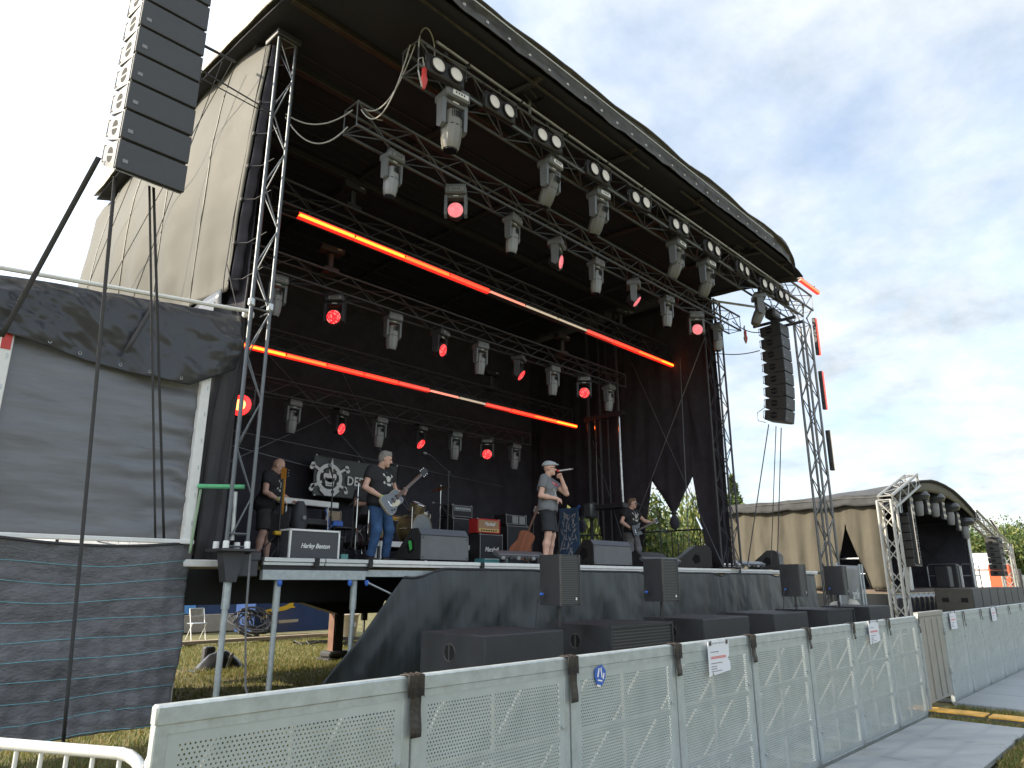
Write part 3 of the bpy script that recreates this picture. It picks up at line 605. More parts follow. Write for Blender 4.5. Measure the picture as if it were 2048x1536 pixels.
# big profile movers on front truss
pb_ = mover('big', math.radians(24), 'moving_head', m_grey, M('warm_grey_lamp_head', (.135, .132, .117), .42, 0, .08, 10), None, 1.0)
big0 = mover('big', math.radians(4), 'moving_head', m_grey, M('warm_grey_lamp_head2', (.20, .192, .168), .42, 0, .08, 10), None, 1.12)
place(big0, False, (5.68, 6.55, 8.22), math.radians(-6), 'largest grey moving head with vented tan casing, left end of the front truss', 'moving heads of the front truss')
for i, (x, z, rz) in enumerate(((7.88, 8.20, 4), (9.2, 8.20, -3), (11.82, 8.20, 3), (13.05, 8.18, -2), (15.6, 8.2, 35))):
    place(pb_, i > 0, (x, 6.6, z), math.radians(rz), ['grey tilted moving head of the front truss, nearest to the large tan one', 'grey tilted moving head on the front truss, next right of the first tilted one', 'grey tilted moving head on the front truss with a red glint behind its lower edge', 'grey tilted moving head on the front truss beside the sky gap', 'grey moving head against the sky at the right end of the front truss'][i], 'moving heads of the front truss')
# blinders
bl = thing('blinder', '', 'stage light')
MB().box((0, 0, 0), (.62, .10, .29), b=.02).box((0, .07, 0), (.5, .1, .22), b=.03).build('housing', m_black, bl)
for sx in (-.15, .15):
    r = MB().lathe([(.125, 0), (.125, .035), (.108, .035), (.104, .012), (.104, 0)], 22, Tm(sx, -.05, 0, Matrix.Rotation(math.radians(90), 4, 'X'))).build('lamp_ring', m_blackmat, bl)
    MB().lathe([(.104, 0), (.103, .020), (.07, .030), (.02, .034)], 22, Tm(sx, -.05, 0, Matrix.Rotation(math.radians(90), 4, 'X'))).build('lens', m_blind, r, ang=1.5)
MB().tube([(-.34, -.03, 0), (-.34, -.03, .23), (.34, -.03, .23), (.34, -.03, 0)], .013, 6).build('yoke', m_truss, bl); Bx('hook_clamp', m_black, bl, (0, 0, .27), (.07, .07, .10), .015)
for i, x in enumerate((5.38, 6.45, 7.54, 8.88, 10.15, 11.55, 12.9, 14.3, 15.55, 16.45)):
    place(bl, i > 0, (x, 6.38, 8.40), math.radians(rnd.uniform(-7, 3)), f'black twin blinder with two pale round lenses, {ORD[i]} from the left along the front truss', 'twin blinders on the front truss')
# spare floods above front truss
fd = thing('flood_light', '', 'stage light')
MB().box((0, 0, .10), (.34, .16, .22), b=.02).build('housing', m_black, fd); Bx('barn_door', m_blackmat, fd, (.2, -.06, .06), (.014, .2, .24), .003, Matrix.Rotation(.5, 3, 'Y'))
for k in range(3): Bx('cooling_fin', m_grey2, fd, (-.02, -.083, .06+.05*k), (.22, .006, .012))
MB().tube([(-.19, 0, .1), (-.19, 0, -.1), (.19, 0, -.1), (.19, 0, .1)], .012, 6).build('bracket', m_black, fd); Rd('stem', m_alu, fd, (0, 0, -.1), (0, 0, -.34), .022, 8)
place(fd, False, (7.05, 6.3, 9.02-.1), .2, 'small black floodlight with barn door standing on the left half of the front truss', 'floodlights near the roof')
place(fd, True, (14.3, 6.4, 8.95), -.2, 'grey floodlight bar standing on the front truss near the right roof corner', 'floodlights near the roof')
# beam heads + wash lights of the three inner trusses
R_ = math.radians
bm0 = mover('beam', R_(5), 'beam_head', m_grey, M('light_grey_head', (.28, .29, .30), .4, 0, .06, 10), None, .84)
first = True
def facing(dx, dy): return math.atan2(dx, -dy)
FC = facing(-.73, -.69); SD = facing(.42, -.9)
wash = {}
def mkwash(key, tilt, lens, case): wash[key] = [mover('wash', tilt, 'wash_light', case, m_black, lens, .95), False]
mkwash('pf', R_(-82), m_pinklens, m_grey); mkwash('ps', R_(-75), m_pinklens, m_grey); mkwash('pd', R_(-48), m_pinklens, m_grey)
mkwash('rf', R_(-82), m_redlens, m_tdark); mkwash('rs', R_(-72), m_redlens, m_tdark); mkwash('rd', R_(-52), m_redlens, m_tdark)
def beam(loc, rz, lab, grp):
    global first
    place(bm0, not first, loc, rz, lab, grp); first = False
def wsh(k, loc, rz, lab, grp):
    w = wash[k]; place(w[0], w[1], loc, rz, lab, grp); w[1] = True
for i, (x, k) in enumerate(((5.45, 'b'), (6.72, 'pf'), (8.03, 'b'), (9.22, 'ps'), (10.42, 'b'), (11.72, 'pd'), (13.02, 'b'), (14.3, 'pf'), (15.35, 'b'))):
    lab = f'under the second truss, {ORD[i]} light from its left end'
    if k == 'b': beam((x, 7.6, 7.62), R_(rnd.uniform(-8, 12)), 'grey beam head '+lab, 'beam heads on the second truss')
    else: wsh(k, (x, 7.6, 7.60), FC if k == 'pf' else SD+R_(rnd.uniform(-8, 8)), 'pale red wash light '+lab, 'wash lights on the second truss')
for i, (x, k) in enumerate(((5.15, 'b'), (6.27, 'rf'), (7.52, 'b'), (8.68, 'rs'), (9.8, 'b'), (10.98, 'rd'), (12.15, 'b'), (13.32, 'rf'), (14.35, 'b'))):
    lab = f'on the truss between the led rows, {ORD[i]} from the left'
    if k == 'b': beam((x, 10.2, 6.36), R_(rnd.uniform(-8, 12)), 'dark grey beam head '+lab, 'beam heads between the led rows')
    else: wsh(k, (x, 10.2, 6.36), FC if k == 'rf' else SD+R_(rnd.uniform(-8, 8)), 'glowing red wash light '+lab, 'wash lights between the led rows')
for i, (x, k) in enumerate(((7.17, 'b'), (8.28, 'rs'), (9.35, 'b'), (10.5, 'rd'), (11.65, 'b'), (12.78, 'rf'), (13.82, 'b'))):
    lab = f'under the rearmost truss, {ORD[i]} light from the left'
    if k == 'b': beam((x, 13.0, 5.12), R_(rnd.uniform(-8, 12)), 'small grey beam head '+lab, 'beam heads on the rearmost truss')
    else: wsh(k, (x, 13.0, 5.12), FC if k == 'rf' else SD+R_(rnd.uniform(-8, 8)), 'small glowing red wash light '+lab, 'wash lights on the rearmost truss')
# upright scanners standing on led trusses (dark)
sc = thing('scanner_light', '', 'stage light')
MB().box((0, 0, .30), (.46, .2, .12), b=.02).build('head', m_blackmat, sc); MB().box((0, 0, .08), (.10, .10, .3), b=.02).build('stem', m_black, sc); Bx('base', m_black, sc, (0, 0, -.1), (.3, .2, .1), .02); Bx('status_light', m_grey2, sc, (.12, -.103, .31), (.08, .006, .03))
for i, (x, y, z) in enumerate(((6.1, 9.62, 7.95), (14.15, 9.62, 7.92), (6.1, 10.2, 6.95), (12.5, 10.2, 6.95), (12.3, 12.4, 6.45))):
    place(sc, i > 0, (x, y, z), R_(rnd.uniform(-10, 10)), ['black scanner standing on left part of the upper led truss', 'black scanner standing on right part of the upper led truss', 'black scanner standing over the first red wash light on the middle truss', 'black scanner standing near the right end of the middle dark truss', 'black scanner standing near the right end of the lower led truss'][i], 'scanners standing on the trusses')
# led battens
def emis(name, col, es): return M(name, (.4, .3, .25), .3, 0, 0, emit=col, es=es)
E1 = emis('led_amber', (1.0, .14, .006), 1.5); E2 = emis('led_orange', (1.0, .07, .006), 1.1); E3 = emis('led_scarlet', (1.0, .03, .006), .7); E4 = emis('led_dim_red', (1.0, .04, .025), .5); E5 = emis('led_faint_red', (.9, .26, .18), .30)
m_off = M('unlit_led_diffuser_glow', (.75, .70, .60), .4, 0, 0, emit=(.95, .72, .52), es=.10)  # unlit diffusers; faint emission added so they look pale
LEDM = {'A': E1, 'O': E2, 'S': E3, 'D': E4, 'F': E5, 'N': m_off}
ledmesh = {}
E_R = emis('led_red_bloom', (1.0, .008, .006), .30); E_R2 = emis('led_red_bloom_dim', (1.0, .012, .008), .12)  # emissive red rims imitate camera bloom around the lit diffusers
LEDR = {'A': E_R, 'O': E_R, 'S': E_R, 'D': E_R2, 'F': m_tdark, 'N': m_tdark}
def batten(loc, key, label, group, R=None, Lb=1.06, case=m_black):
    t = thing('led_batten', label, 'led batten', loc, 0, group)
    if R is not None: t.rotation_euler = R
    if ('h', Lb) not in ledmesh: ledmesh[('h', Lb)] = MB().box((0, .01, .02), (Lb-.005, .09, .075), b=.01).box((-Lb*.3, .01, .08), (.05, .05, .06)).box((Lb*.3, .01, .08), (.05, .05, .06)).mesh('housing', case)
    if ('l', Lb, key) not in ledmesh: ledmesh[('l', Lb, key)] = MB().box((0, -.022, -.024), (Lb-.03, .07, .052), b=.012).mesh('diffuser', LEDM[key]); ledmesh[('r', Lb, key)] = MB().box((0, -.008, .014), (Lb-.008, .085, .022), b=.004).box((0, -.002, -.052), (Lb-.008, .085, .016), b=.004).mesh('bloom_rim', LEDR[key])
    obj('housing', ledmesh[('h', Lb)], t); obj('diffuser', ledmesh[('l', Lb, key)], t); obj('bloom_rim', ledmesh[('r', Lb, key)], t); return t
def tonal(i, row):
    w = ['the amber glowing end piece', 'the second from the left, amber', 'third from the left, orange', 'fourth from the left, scarlet', 'fifth from the left, fading to pale', 'pale unlit one just left of the middle', 'pale unlit one just right of the middle', 'eighth from the left, dim red', 'ninth from the left, scarlet', 'second from the right end, orange', 'amber one at the right end'][i]
    return f'red led batten of the {row} row, {w}'
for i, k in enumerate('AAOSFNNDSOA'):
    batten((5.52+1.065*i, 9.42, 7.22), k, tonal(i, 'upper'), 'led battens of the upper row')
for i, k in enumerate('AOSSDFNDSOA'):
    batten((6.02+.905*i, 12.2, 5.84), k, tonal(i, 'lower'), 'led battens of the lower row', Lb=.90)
# red strobe behind left tower
st = thing('strobe_light', 'dazzling red spotlight burning behind the left truss tower', 'stage light', (4.02, 8.62, 3.78), FC)
MB().lathe([(.10, .2), (.15, .1), (.155, 0), (.14, -.01)], 20, Matrix.Rotation(R_(-90), 4, 'X')).build('housing', m_black, st)
MB().lathe([(.138, -.012), (.09, -.03), (.02, -.035)], 20, Matrix.Rotation(R_(-90), 4, 'X')).build('lens', M('blazing_red_lens', (.5, .1, .1), .3, 0, 0, emit=(1, .012, .012), es=1), st, ang=1.5)
MB().lathe([(.075, -.034), (.05, -.045), (.01, -.048)], 16, Matrix.Rotation(R_(-90), 4, 'X')).build('lens_core', M('blazing_lens_core', (.5, .2, .1), .3, 0, 0, emit=(1, .26, .06), es=1.6), st, ang=1.5)
MB().tube([(-.17, 0, 0), (-.17, 0, .24), (.17, 0, .24), (.17, 0, 0)], .014).build('yoke', m_black, st)
# ================================================================ line arrays
m_pag = M('black_speaker_grille', (.066, .070, .077), .55, .1, .08, 8, .3, 260)
m_pas = M('black_speaker_side', (.045, .043, .040), .45, 0, .15, 8)
m_hole = M('deep_black_recess', (.004, .004, .004), .9, 0, 0)
def line_array(x, y, ztop, n, tilts, label, w=.63, h=.318, group='line arrays of the main stage', frame=True, shear=None):
    t = thing('line_array', label, 'speaker array', (x, y, ztop), 0, group)
    PX = Matrix(((0, 0, 1, 0), (1, 0, 0, 0), (0, 1, 0, 0), (0, 0, 0, 1)))
    cm = MB().prism([(-.012, -.15), (-.012, .15), (.05, .155), (.50, .115), (.50, -.115), (.05, -.155)], w-.03, Tm(-w/2+.015, 0, 0, PX)).mesh('speaker_cabinet', m_pas)
    gmm = MB().box((0, -.024, 0), (w, .03, .292), b=.006).mesh('front_grille', m_pag)
    b = MB()
    for s_ in (-1, 1): b.sheet(lambda u, v: (-.002-w/2+.015, .27+.085*math.cos(math.pi*u), s_*(.014+.07*math.sin(math.pi*u)*v)), 12, 2)
    hm = b.mesh('handle_recess', m_hole, smooth=False)
    rl_ = MB().box((-w/2+.006, .03, 0), (.012, .03, .285)).mesh('rigging_bar', m_tdark); ch_ = MB().tube([(-w/2+.02, .46, .10), (-w/2+.02, .53, .10), (-w/2+.02, .53, -.08), (-w/2+.02, .46, -.08)], .012, 6).mesh('carry_handle', m_tdark)
    lm = MB().box((-w/2+.075, -.041, -.06), (.045, .004, .035)).mesh('logo_plate', m_grey2)
    p = Vector((0, 0, 0)); a = 0
    for i in range(n):
        a = tilts[i] if i < len(tilts) else tilts[-1]
        R = Matrix.Rotation(a, 4, 'X'); c = p+(R @ Vector((0, 0, -h/2)))
        cb = obj('speaker_cabinet', cm, t); cb.matrix_local = Matrix.Translation(c) @ R
        kk = shear[i] if shear else 0.0
        if kk:
            SH = Matrix.Identity(4); SH[2][1] = kk; c2 = cm.copy(); c2.transform(SH); cb.data = c2
        for nm, mm in (('front_grille', gmm), ('handle_recess', hm), ('rigging_bar', rl_), ('carry_handle', ch_), ('logo_plate', lm)):
            if kk and nm in ('handle_recess', 'rigging_bar', 'carry_handle'): mm = mm.copy(); mm.transform(SH)
            obj(nm, mm, cb)
        p = p+(R @ Vector((0, 0, -h)))
    if frame:
        b = MB()
        for sx in (-w/2+.03, w/2-.03): b.box((sx, .12, .04), (.05, 1.1, .07), b=.006)
        b.box((0, .2, .04), (w-.08, .08, .06), b=.006); b.box((0, -.2, .04), (w-.08, .08, .06)); b.build('bumper_frame', m_tdark, t)
    return t
line_array(1.97, 6.64, 5.28+.318*9, 9, [0, 0, 0, 0, 0, 0, .01, .02, .03], 'large black line array hanging at top left before the sand canvas wall', shear=[.10, .12, .14, .17, .2, .25, .3, .36, .42])
line_array(16.95, 6.62, 7.86, 8, [0, 0, .0, .01, .03, .06, .11, .18], 'smaller looking black line array with curved bottom against the sky beside the right truss tower', w=.52)
ht = thing('chain_hoist', 'black chain hoist above the right line array', 'hoist', (16.7, 6.75, 7.95))
MB().box((0, 0, .14), (.42, .26, .26), b=.04).build('hoist_body', m_black, ht); MB().tube([(-.2, -.14, .2), (-.2, -.14, .3), (.2, -.14, .3), (.2, -.14, .2)], .012).build('hoist_handle', m_truss, ht); Rd('hoist_hook', m_chrome, ht, (0, 0, .26), (0, 0, .5), .018, 8); Bx('hoist_label', m_grey2, ht, (0, -.132, .14), (.26, .004, .06))
cab('pale cable loop at the back of the lower right array', [(16.6, 7.1, 5.75), (16.5, 7.3, 5.6), (16.5, 7.3, 5.4), (16.6, 7.15, 5.35)])
strap('ratchet_strap', 'grey strap slanting from the right array bottom down to the stage floor', (16.4, 7.0, 5.25), (15.9, 7.6, 2.0), .05)
strap('ratchet_strap', 'thin dark strap hanging straight below the right array, left of two', (16.7, 6.95, 5.25), (16.65, 7.4, 1.9), .04, m_rope)
strap('ratchet_strap', 'dark strap hanging straight below the right array, the right of two', (17.0, 6.95, 5.25), (17.0, 7.4, 1.9), .05, m_rope)
for i, (p, q, r_, lab) in enumerate((((2.28, 6.66, 6.75), (3.70, 7.95, 7.66), .009, 'upper of two dark wires between left speaker array and left truss tower'), ((2.28, 6.66, 6.66), (3.70, 7.95, 7.60), .007, 'lower of two dark wires between left speaker array and left truss tower'), ((2.3, 6.9, 7.25), (3.40, 8.6, 8.65), .018, 'dark purple grey strap from the left array up to the roof edge'), ((15.9, 7.9, 8.55), (16.75, 6.75, 8.25), .03, 'pale horizontal tube between right truss tower and front truss end'))):
    o = Rd('bracing_line', m_rope if i < 3 else m_alu, None, p, q, r_, 6); tag(o, lab, 'wire' if i < 3 else 'tube', 'lines bracing the speaker arrays')
# right PA tower with cross beam
m_rtw = M('grey_brown_truss', (.16, .16, .158), .42, .55, .12, 8)
truss('truss_tower', 'tall grey truss tower carrying red led bars, standing free right of the main stage', (18.2, 6.6, .05), (18.2, 6.6, 8.2), .44, .26, .52, .032, .013, m_rtw, 'stage corner towers', cat='truss tower')
tw = truss('tower_beam', 'short grey truss beam joining front truss to the tall right tower top', (16.6, 6.6, 8.85), (18.55, 6.6, 8.85), .42, .42, .45, .028, .012, m_rtw, None, cat='truss')
b = MB()
for sx in (-1, 1):
    for sy in (-1, 1): b.tube([(18.2+sx*.22, 6.6+sy*.13, 8.2), (18.2+sx*.12, 6.6+sy*.1, 8.38), (18.2+sx*.3, 6.6+sy*.21, 8.66)], .022, 6)
b.build('corner_neck', m_rtw, tw)
V3 = (0, R_(90), 0)
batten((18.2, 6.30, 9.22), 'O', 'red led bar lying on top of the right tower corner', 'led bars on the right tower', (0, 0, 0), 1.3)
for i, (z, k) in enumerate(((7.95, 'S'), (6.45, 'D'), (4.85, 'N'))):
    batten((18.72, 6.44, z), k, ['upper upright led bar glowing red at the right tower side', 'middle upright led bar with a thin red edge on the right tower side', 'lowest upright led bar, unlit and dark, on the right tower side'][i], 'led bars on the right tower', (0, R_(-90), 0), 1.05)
    for dz in (-.36, .36): pass
# ================================================================ subs and front fills
m_seam = M('dusty_edge', (.07, .068, .065), .6, 0, .2, 20)
SUBX = [(4.90, 1.16), (6.86, 1.32), (8.98, 1.34), (11.18, 1.32), (13.34, 1.34), (15.58, 1.32)]
def handle(px):
    b = MB()
    for s in (-1, 1):
        pts = [(s*.012, -.07), (s*.05, -.055), (s*.07, 0), (s*.05, .055), (s*.012, .07)]
        b.add([(px, u, w) for u, w in pts], [tuple(range(5)) if s < 0 else tuple(range(4, -1, -1))])
    return b
for i, (x, w) in enumerate(SUBX):
    lab = ['black subwoofer nearest the camera, dusty top and plain back behind the perforated barrier', 'black subwoofer with a slatted front grille, second from the left behind the barrier', 'plain black subwoofer third from the left behind the barrier', 'plain black subwoofer fourth from the left under the third front fill', 'black subwoofer fifth from the left with a thin pale edge', 'small looking dark grey subwoofer at the right end of the row'][i]
    t = thing('subwoofer', lab, 'subwoofer', (x+w/2, 5.46, 0), 0, 'subwoofers between barrier and stage')
    MB().box((0, 0, .565), (w, .94, 1.09), b=.012).build('cabinet', m_sub, t)
    for sx in (-1, 1): MB().box((sx*(w/2-.05), 0, .012), (.06, .8, .024)).build('skid', m_blackmat, t)
    px = -w/2-.002
    for (y, z) in ((0.02, .93), (.30, .50)):
        b = handle(px); o = b.build('handle_recess', m_hole, t, smooth=False); o.location = (0, y, z)
        b = MB(); b.tube([(px-.001, .082*math.cos(a), .082*math.sin(a)) for a in np.linspace(0, 6.283, 17)[:-1]], .005, 5, True); b.box((px-.004, 0, 0), (.008, .012, .15)); q = b.build('handle_rim', m_seam, t); q.location = (0, y, z)
    if i == 1 or i == 4:
        b = MB()
        for k in range(30): b.box((0, -.474, .07+.035*k), (w-.07, .012, .012))
        b.build('grille_slats', m_seam if i == 1 else m_sub, t)
        b = MB(); b.box((0, -.476, 1.10), (w, .03, .03)); b.box((-w/2+.015, -.476, .56), (.03, .03, 1.06)); b.box((w/2-.015, -.476, .56), (.03, .03, 1.06)); b.build('grille_frame', m_sub, t)
fp = None
for i, (x, y) in enumerate(((6.42, 5.35), (8.55, 5.35), (12.93, 5.35), (15.0, 5.35))):
    lab = ['black front fill speaker on a thin pole, nearest one before the stage', 'black front fill speaker on a pole in front of the bassist', 'black front fill speaker on a pole before the right wedge monitor', 'black front fill speaker on a pole near the grey tarp fence, farthest right'][i]
    if fp is None:
        fp = thing('front_fill_speaker', lab, 'speaker', (x, y, 1.12), 0, 'front fill speakers on poles')
        PZ = MB().prism([(-.17, -.16), (.17, -.16), (.15, .02), (.10, .20), (-.10, .20), (-.15, .02)], .55, Tm(0, 0, .22)); PZ.build('cabinet', m_black, fp)
        b = MB()
        for k in range(26): b.box((.0, -.168, .245+.0195*k), (.31, .012, .009))
        b.build('grille_slats', M('grey_slat', (.10, .105, .11), .5, .2, .05), fp)
        for sx in (-1, 1): Bx('grille_edge', m_seam, fp, (sx*.166, -.165, .495), (.014, .024, .55))
        Bx('logo_plate', m_white, fp, (.09, -.177, .29), (.022, .004, .03))
        p = Rd('pole', m_black, fp, (0, 0, 0), (0, 0, .23), .018, 10); MB().lathe([(.028, .04), (.03, .06), (.028, .09)], 10).build('collar', m_black, p)
        Bx('blue_connector', m_blue, fp, (-.185, .10, .34), (.05, .03, .03), .008); Tb('cable', m_rope, fp, [(-.18, .1, .4), (-.24, .12, .25), (-.25, .14, 0), (-.22, .2, -.3)], .008)
    else: copy_fp = copy_tree(fp); copy_fp.location = (x, y, 1.12); copy_fp['label'] = lab; copy_fp.rotation_euler = (0, 0, R_([0, -4, 5, 8][i]))
# front skirt
sk = thing('stage_skirt', 'dusty black tarpaulin skirt hung along the main stage front edge', 'stage skirt', (11, 7.9, 0), w=True)
def skf(u, v):
    xl = 6.25-1.35*min(1, v*1.25)**.9; x = xl+(20.6-xl)*u; zt = 1.79-.10*max(0, 1-u*22)-.06*max(0, math.sin(u*31+1))**6; z = zt+(.0-zt)*v
    y = 7.93-.10*v+.10*max(0, 1-u*9)*math.sin(v*3)*-1+.022*math.sin(u*75+2*fbm(u*20, 1))*min(1, v*1.6)+.05*fbm(x*1.3+z, z*.8)*v+.012*fbm(x*3.1, z*1.3)+.03*max(0, 1-u*10)*math.sin((u*90-v*6))
    return (x, y, z)
MB().sheet(skf, 320, 34).build('skirt_sheet', m_skirt, sk, thick=.004)
Tb('top_hem', m_rope, sk, [Vector(skf(i/80, .01))+Vector((0, -.012, 0)) for i in range(81)], .012, 5)
Rd('ratchet_line', m_galv, sk, (5.66, 7.95, 1.58), (6.05, 7.9, 1.42), .012, 6)
g2 = thing('tarp_fence', 'grey printed tarp on a frame right of the main stage with pale lettering', 'fence', (18, 6.2, 0), w=True)
MB().sheet(lambda u, v: (17.2+1.5*u, 6.1+.04*math.sin(u*12+v*4)*v, 1.96-1.2*v), 30, 12).build('tarp', M('grey_tarp', (.16, .165, .165), .45, 0, .2, 4, .3, 8), g2, thick=.004)
for x in (17.2, 18.72, 18.9): Rd('fence_post', m_galv, g2, (x, 6.1, 0), (x, 6.1, 2.0), .024, 8)
text('lettering', 'ank', .34, M('faded_print', (.52, .52, .50), .6, 0, .2, 10), g2, Tm(18.05, 6.02, 1.30, FRONT), bold=.004)
# ================================================================ wedge monitors etc
m_wed = M('grey_wedge_grille', (.15, .158, .165), .6, .05, .10, 7, .2, 200); m_weds = M('black_wedge_side', (.028, .027, .027), .6, 0, .2, 8, .25, 90)
def wedge(x, y, w, rz, label, h=.50, d=.62, logo=True, grp='wedge monitors on the stage front'):
    t = thing('wedge_monitor', label, 'monitor speaker', (x, y, DZ), rz, grp)
    PX = Matrix(((0, 0, 1, 0), (1, 0, 0, 0), (0, 1, 0, 0), (0, 0, 0, 1)))
    prof = [(-d*.38, .05), (d*.62, .05), (d*.62, .10), (-.02*d, h), (-.26*d, h), (-d*.38, h*.80)]
    # audience side (-Y) shows the sloping back plate
    MB().prism(prof, w, Tm(-w/2, 0, 0, PX)).build('cabinet', m_weds, t)
    MB().box((0, -d*.385, h*.43), (w-.02, .012, h*.70), b=.004).build('back_plate', m_wed, t)
    MB().box((0, -d*.324, h*.905), (w-.02, .012, h*.235), R=Matrix.Rotation(math.atan2(.12*d, .2*h)*-1.0, 3, 'X'), b=.004).build('bevel_plate', M('blue_grey_wedge_top', (.11, .12, .145), .5, .1, .08, 8), t)
    for sx in (-1, 1):
        for zz_ in (.15, .72): 
            b = MB(); b.lathe([(.016, 0), (.016, .006), (.006, .010)], 10, Tm(sx*(w/2-.045), -d*.392, h*zz_, Matrix.Rotation(R_(90), 4, 'X'))); b.build('screw', m_seam, t)
        for yy in (-.2, .25): Bx('rubber_foot', m_blackmat, t, (sx*(w/2-.1), yy*d, .025), (.07, .09, .05), .01)
    b = MB(); b.add([(-w/2-.003, y0, z0) for y0, z0 in ((-.10, .18), (.02, .12), (.10, .24), (0.02, .36), (-.08, .32))], [(0, 1, 2, 3, 4)]); b.build('handle_recess', m_hole, t, smooth=False)
    return t
wa = wedge(7.36, 8.62, .98, 0, 'large grey backed wedge monitor at the stage edge right of the guitarist')
b = MB(); b.add([(-.494, -.05, .20), (-.494, .0, .17), (-.494, .05, .30), (-.494, .02, .33), (-.494, -.03, .31)], [(0, 1, 2, 3, 4)]); b.build('green_sticker', M('green_sticker_print', (.08, .55, .12), .5, 0, 0), wa, smooth=False)
wedge(11.74, 8.62, 1.28, 0, 'large grey backed wedge monitor at the stage edge below the bassist')
wedge(15.9, 9.0, .70, R_(42), 'wedge monitor turned aside, dark side with a round screw pattern, right of the bassist', h=.56, d=.95)
wedge(19.3, 8.6, 1.15, R_(18), 'wedge monitor at the far right of the stage near the sand coloured second stage', h=.52, d=.8)
wedge(14.95, 9.6, 1.1, R_(180), 'black low wedge monitor facing away between bassist and turned wedge', h=.40)
def bar_light(x, y, w, label):
    t = thing('floor_light_bar', label, 'stage light', (x, y, DZ), R_(-3), 'floor light bars on the stage edge')
    MB().box((0, 0, .16), (w, .16, .07), R=Matrix.Rotation(R_(25), 3, 'X'), b=.01).build('bar_housing', M('blue_grey_bar', (.16, .165, .18), .4, .2, .05), t)
    for k in range(6): MB().box((-w*.4+w*.16*k, -.06, .10), (w*.07, .05, .06), b=.01).build('lamp_cell', m_black if k % 2 else m_grey2, t)
    for sx in (-.35, .35): MB().box((sx*w, 0, .06), (.05, .14, .12), b=.01).build('stand_bracket', m_black, t)
    Tb('cable', m_rope, t, [(-w*.4, -.05, .02), (-.1*w, -.14, .012), (.2*w, -.10, .012), (.45*w, -.16, .012)], .009)
bar_light(9.0, 8.35, 1.1, 'floor light bar with tangled cables beside the front fill below the acoustic guitar')
bar_light(13.4, 8.35, 1.3, 'floor light bar on the stage edge right of the second front fill')
bar_light(17.5, 8.35, 1.5, 'floor light bar on the stage edge before the right truss tower')
# ================================================================ flight case
fc = thing('flight_case', 'black flight case with white edges lettered in script standing at the stage edge', 'case', (5.16, 8.60, DZ+.005))
MB().box((0, 0, .19), (.74, .24, .375), b=.004).build('case_shell', M('charcoal_case_laminate', (.065, .068, .078), .5, 0, .06, 14, .15, 200), fc)
for (c, d) in (((0, -.115, .37), (.76, .035, .025)), ((0, .115, .37), (.76, .035, .025)), ((-.365, -.115, .19), (.025, .035, .38)), ((.365, -.115, .19), (.025, .035, .38)), ((-.365, 0, .37), (.026, .2, .026)), ((.365, 0, .37), (.026, .2, .026)), ((0, -.116, .012), (.74, .03, .02))): Bx('edge_trim', m_white if c[2] > .1 else m_black, fc, c, d, .004)
text('lettering', 'Harley Benton', .085, m_white, fc, Tm(.01, -.1215, .17, FRONT), shear=.35, sx=.86, bold=.0015)
tb = Bx('small_box', M('teal_box', (.12, .32, .30), .5), None, (5.78, 8.75, DZ+.05), (.12, .1, .09), .006); tag(tb, 'small teal box right beside the lettered flight case', 'box')
tb = thing('pedal_board', 'flat turquoise board on the floor before the black script lettered speaker cabinet', 'pedal board', (8.72, 8.75, DZ))
MB().box((0, 0, .05), (.55, .25, .09), b=.008).build('board_body', M('turquoise_board', (.10, .36, .38), .5), tb); Bx('edge_trim', M('pale_teal', (.4, .58, .58), .5), tb, (0, -.127, .085), (.55, .008, .02))
# ================================================================ amps
m_tolex = M('black_tolex', (.022, .022, .024), .6, 0, .1, 10, .25, 200); m_grillc = M('dark_grille_cloth', (.030, .031, .036), .8, 0, .1, 60); m_pip = M('grey_piping', (.26, .26, .27), .5, 0, 0)
def cabinet(name, label, cat, x, y, z, w, d, h, body=m_tolex, front=m_grillc, edge=m_pip, group=None, rz=0):
    t = thing(name, label, cat, (x, y, z), rz, group)
    MB().box((0, 0, h/2), (w, d, h), b=.012).build('cabinet', body, t)
    Bx('front_cloth', front, t, (0, -d/2-.004, h*.5), (w-.06, .012, h-.06))
    for (c, dd) in (((0, -d/2-.008, h-.02), (w, .014, .012)), ((0, -d/2-.008, .02), (w, .014, .012)), ((-w/2+.008, -d/2-.008, h/2), (.012, .014, h)), ((w/2-.008, -d/2-.008, h/2), (.012, .014, h))): Bx('piping', edge, t, c, dd)
    for sx in (-1, 1): Bx('corner_cap', m_alu, t, (sx*(w/2-.012), -d/2+.01, h-.012), (.035, .05, .035), .008)
    return t
cabinet('speaker_cabinet', 'tall black bass cabinet with grey edges left of the red amplifier', 'amplifier', 10.58, 11.7, DZ, .60, .45, 1.05)
hd_ = cabinet('amplifier_head', 'black bass amplifier head with a row of knobs on the tall cabinet', 'amplifier', 10.56, 11.7, DZ+1.06, .58, .40, .27)
Bx('knob_panel', m_grey, hd_, (0, -.212, .18), (.5, .01, .09)); 
for k in range(8): MB().lathe([(.016, 0), (.016, .02), (.006, .024)], 10, Tm(-.2+.057*k, -.215, .18, Matrix.Rotation(R_(90), 4, 'X'))).build('knob', m_alu, hd_)
mc = cabinet('speaker_cabinet', 'black script lettered guitar cabinet under the red amplifier head', 'amplifier', 10.63, 10.85, DZ, .66, .36, .68)
text('lettering', 'Marshall', .13, m_white, mc, Tm(0, -.195, .36, FRONT), shear=.3, sx=.9, bold=.002)
m_hred = M('red_tolex', (.55, .03, .03), .5, 0, .1, 10, .2, 160); m_hgold = M('gold_panel', (.60, .42, .16), .4, .3, .1, 10); m_htan = M('tan_grille_cloth', (.38, .22, .12), .7, 0, .1, 40)
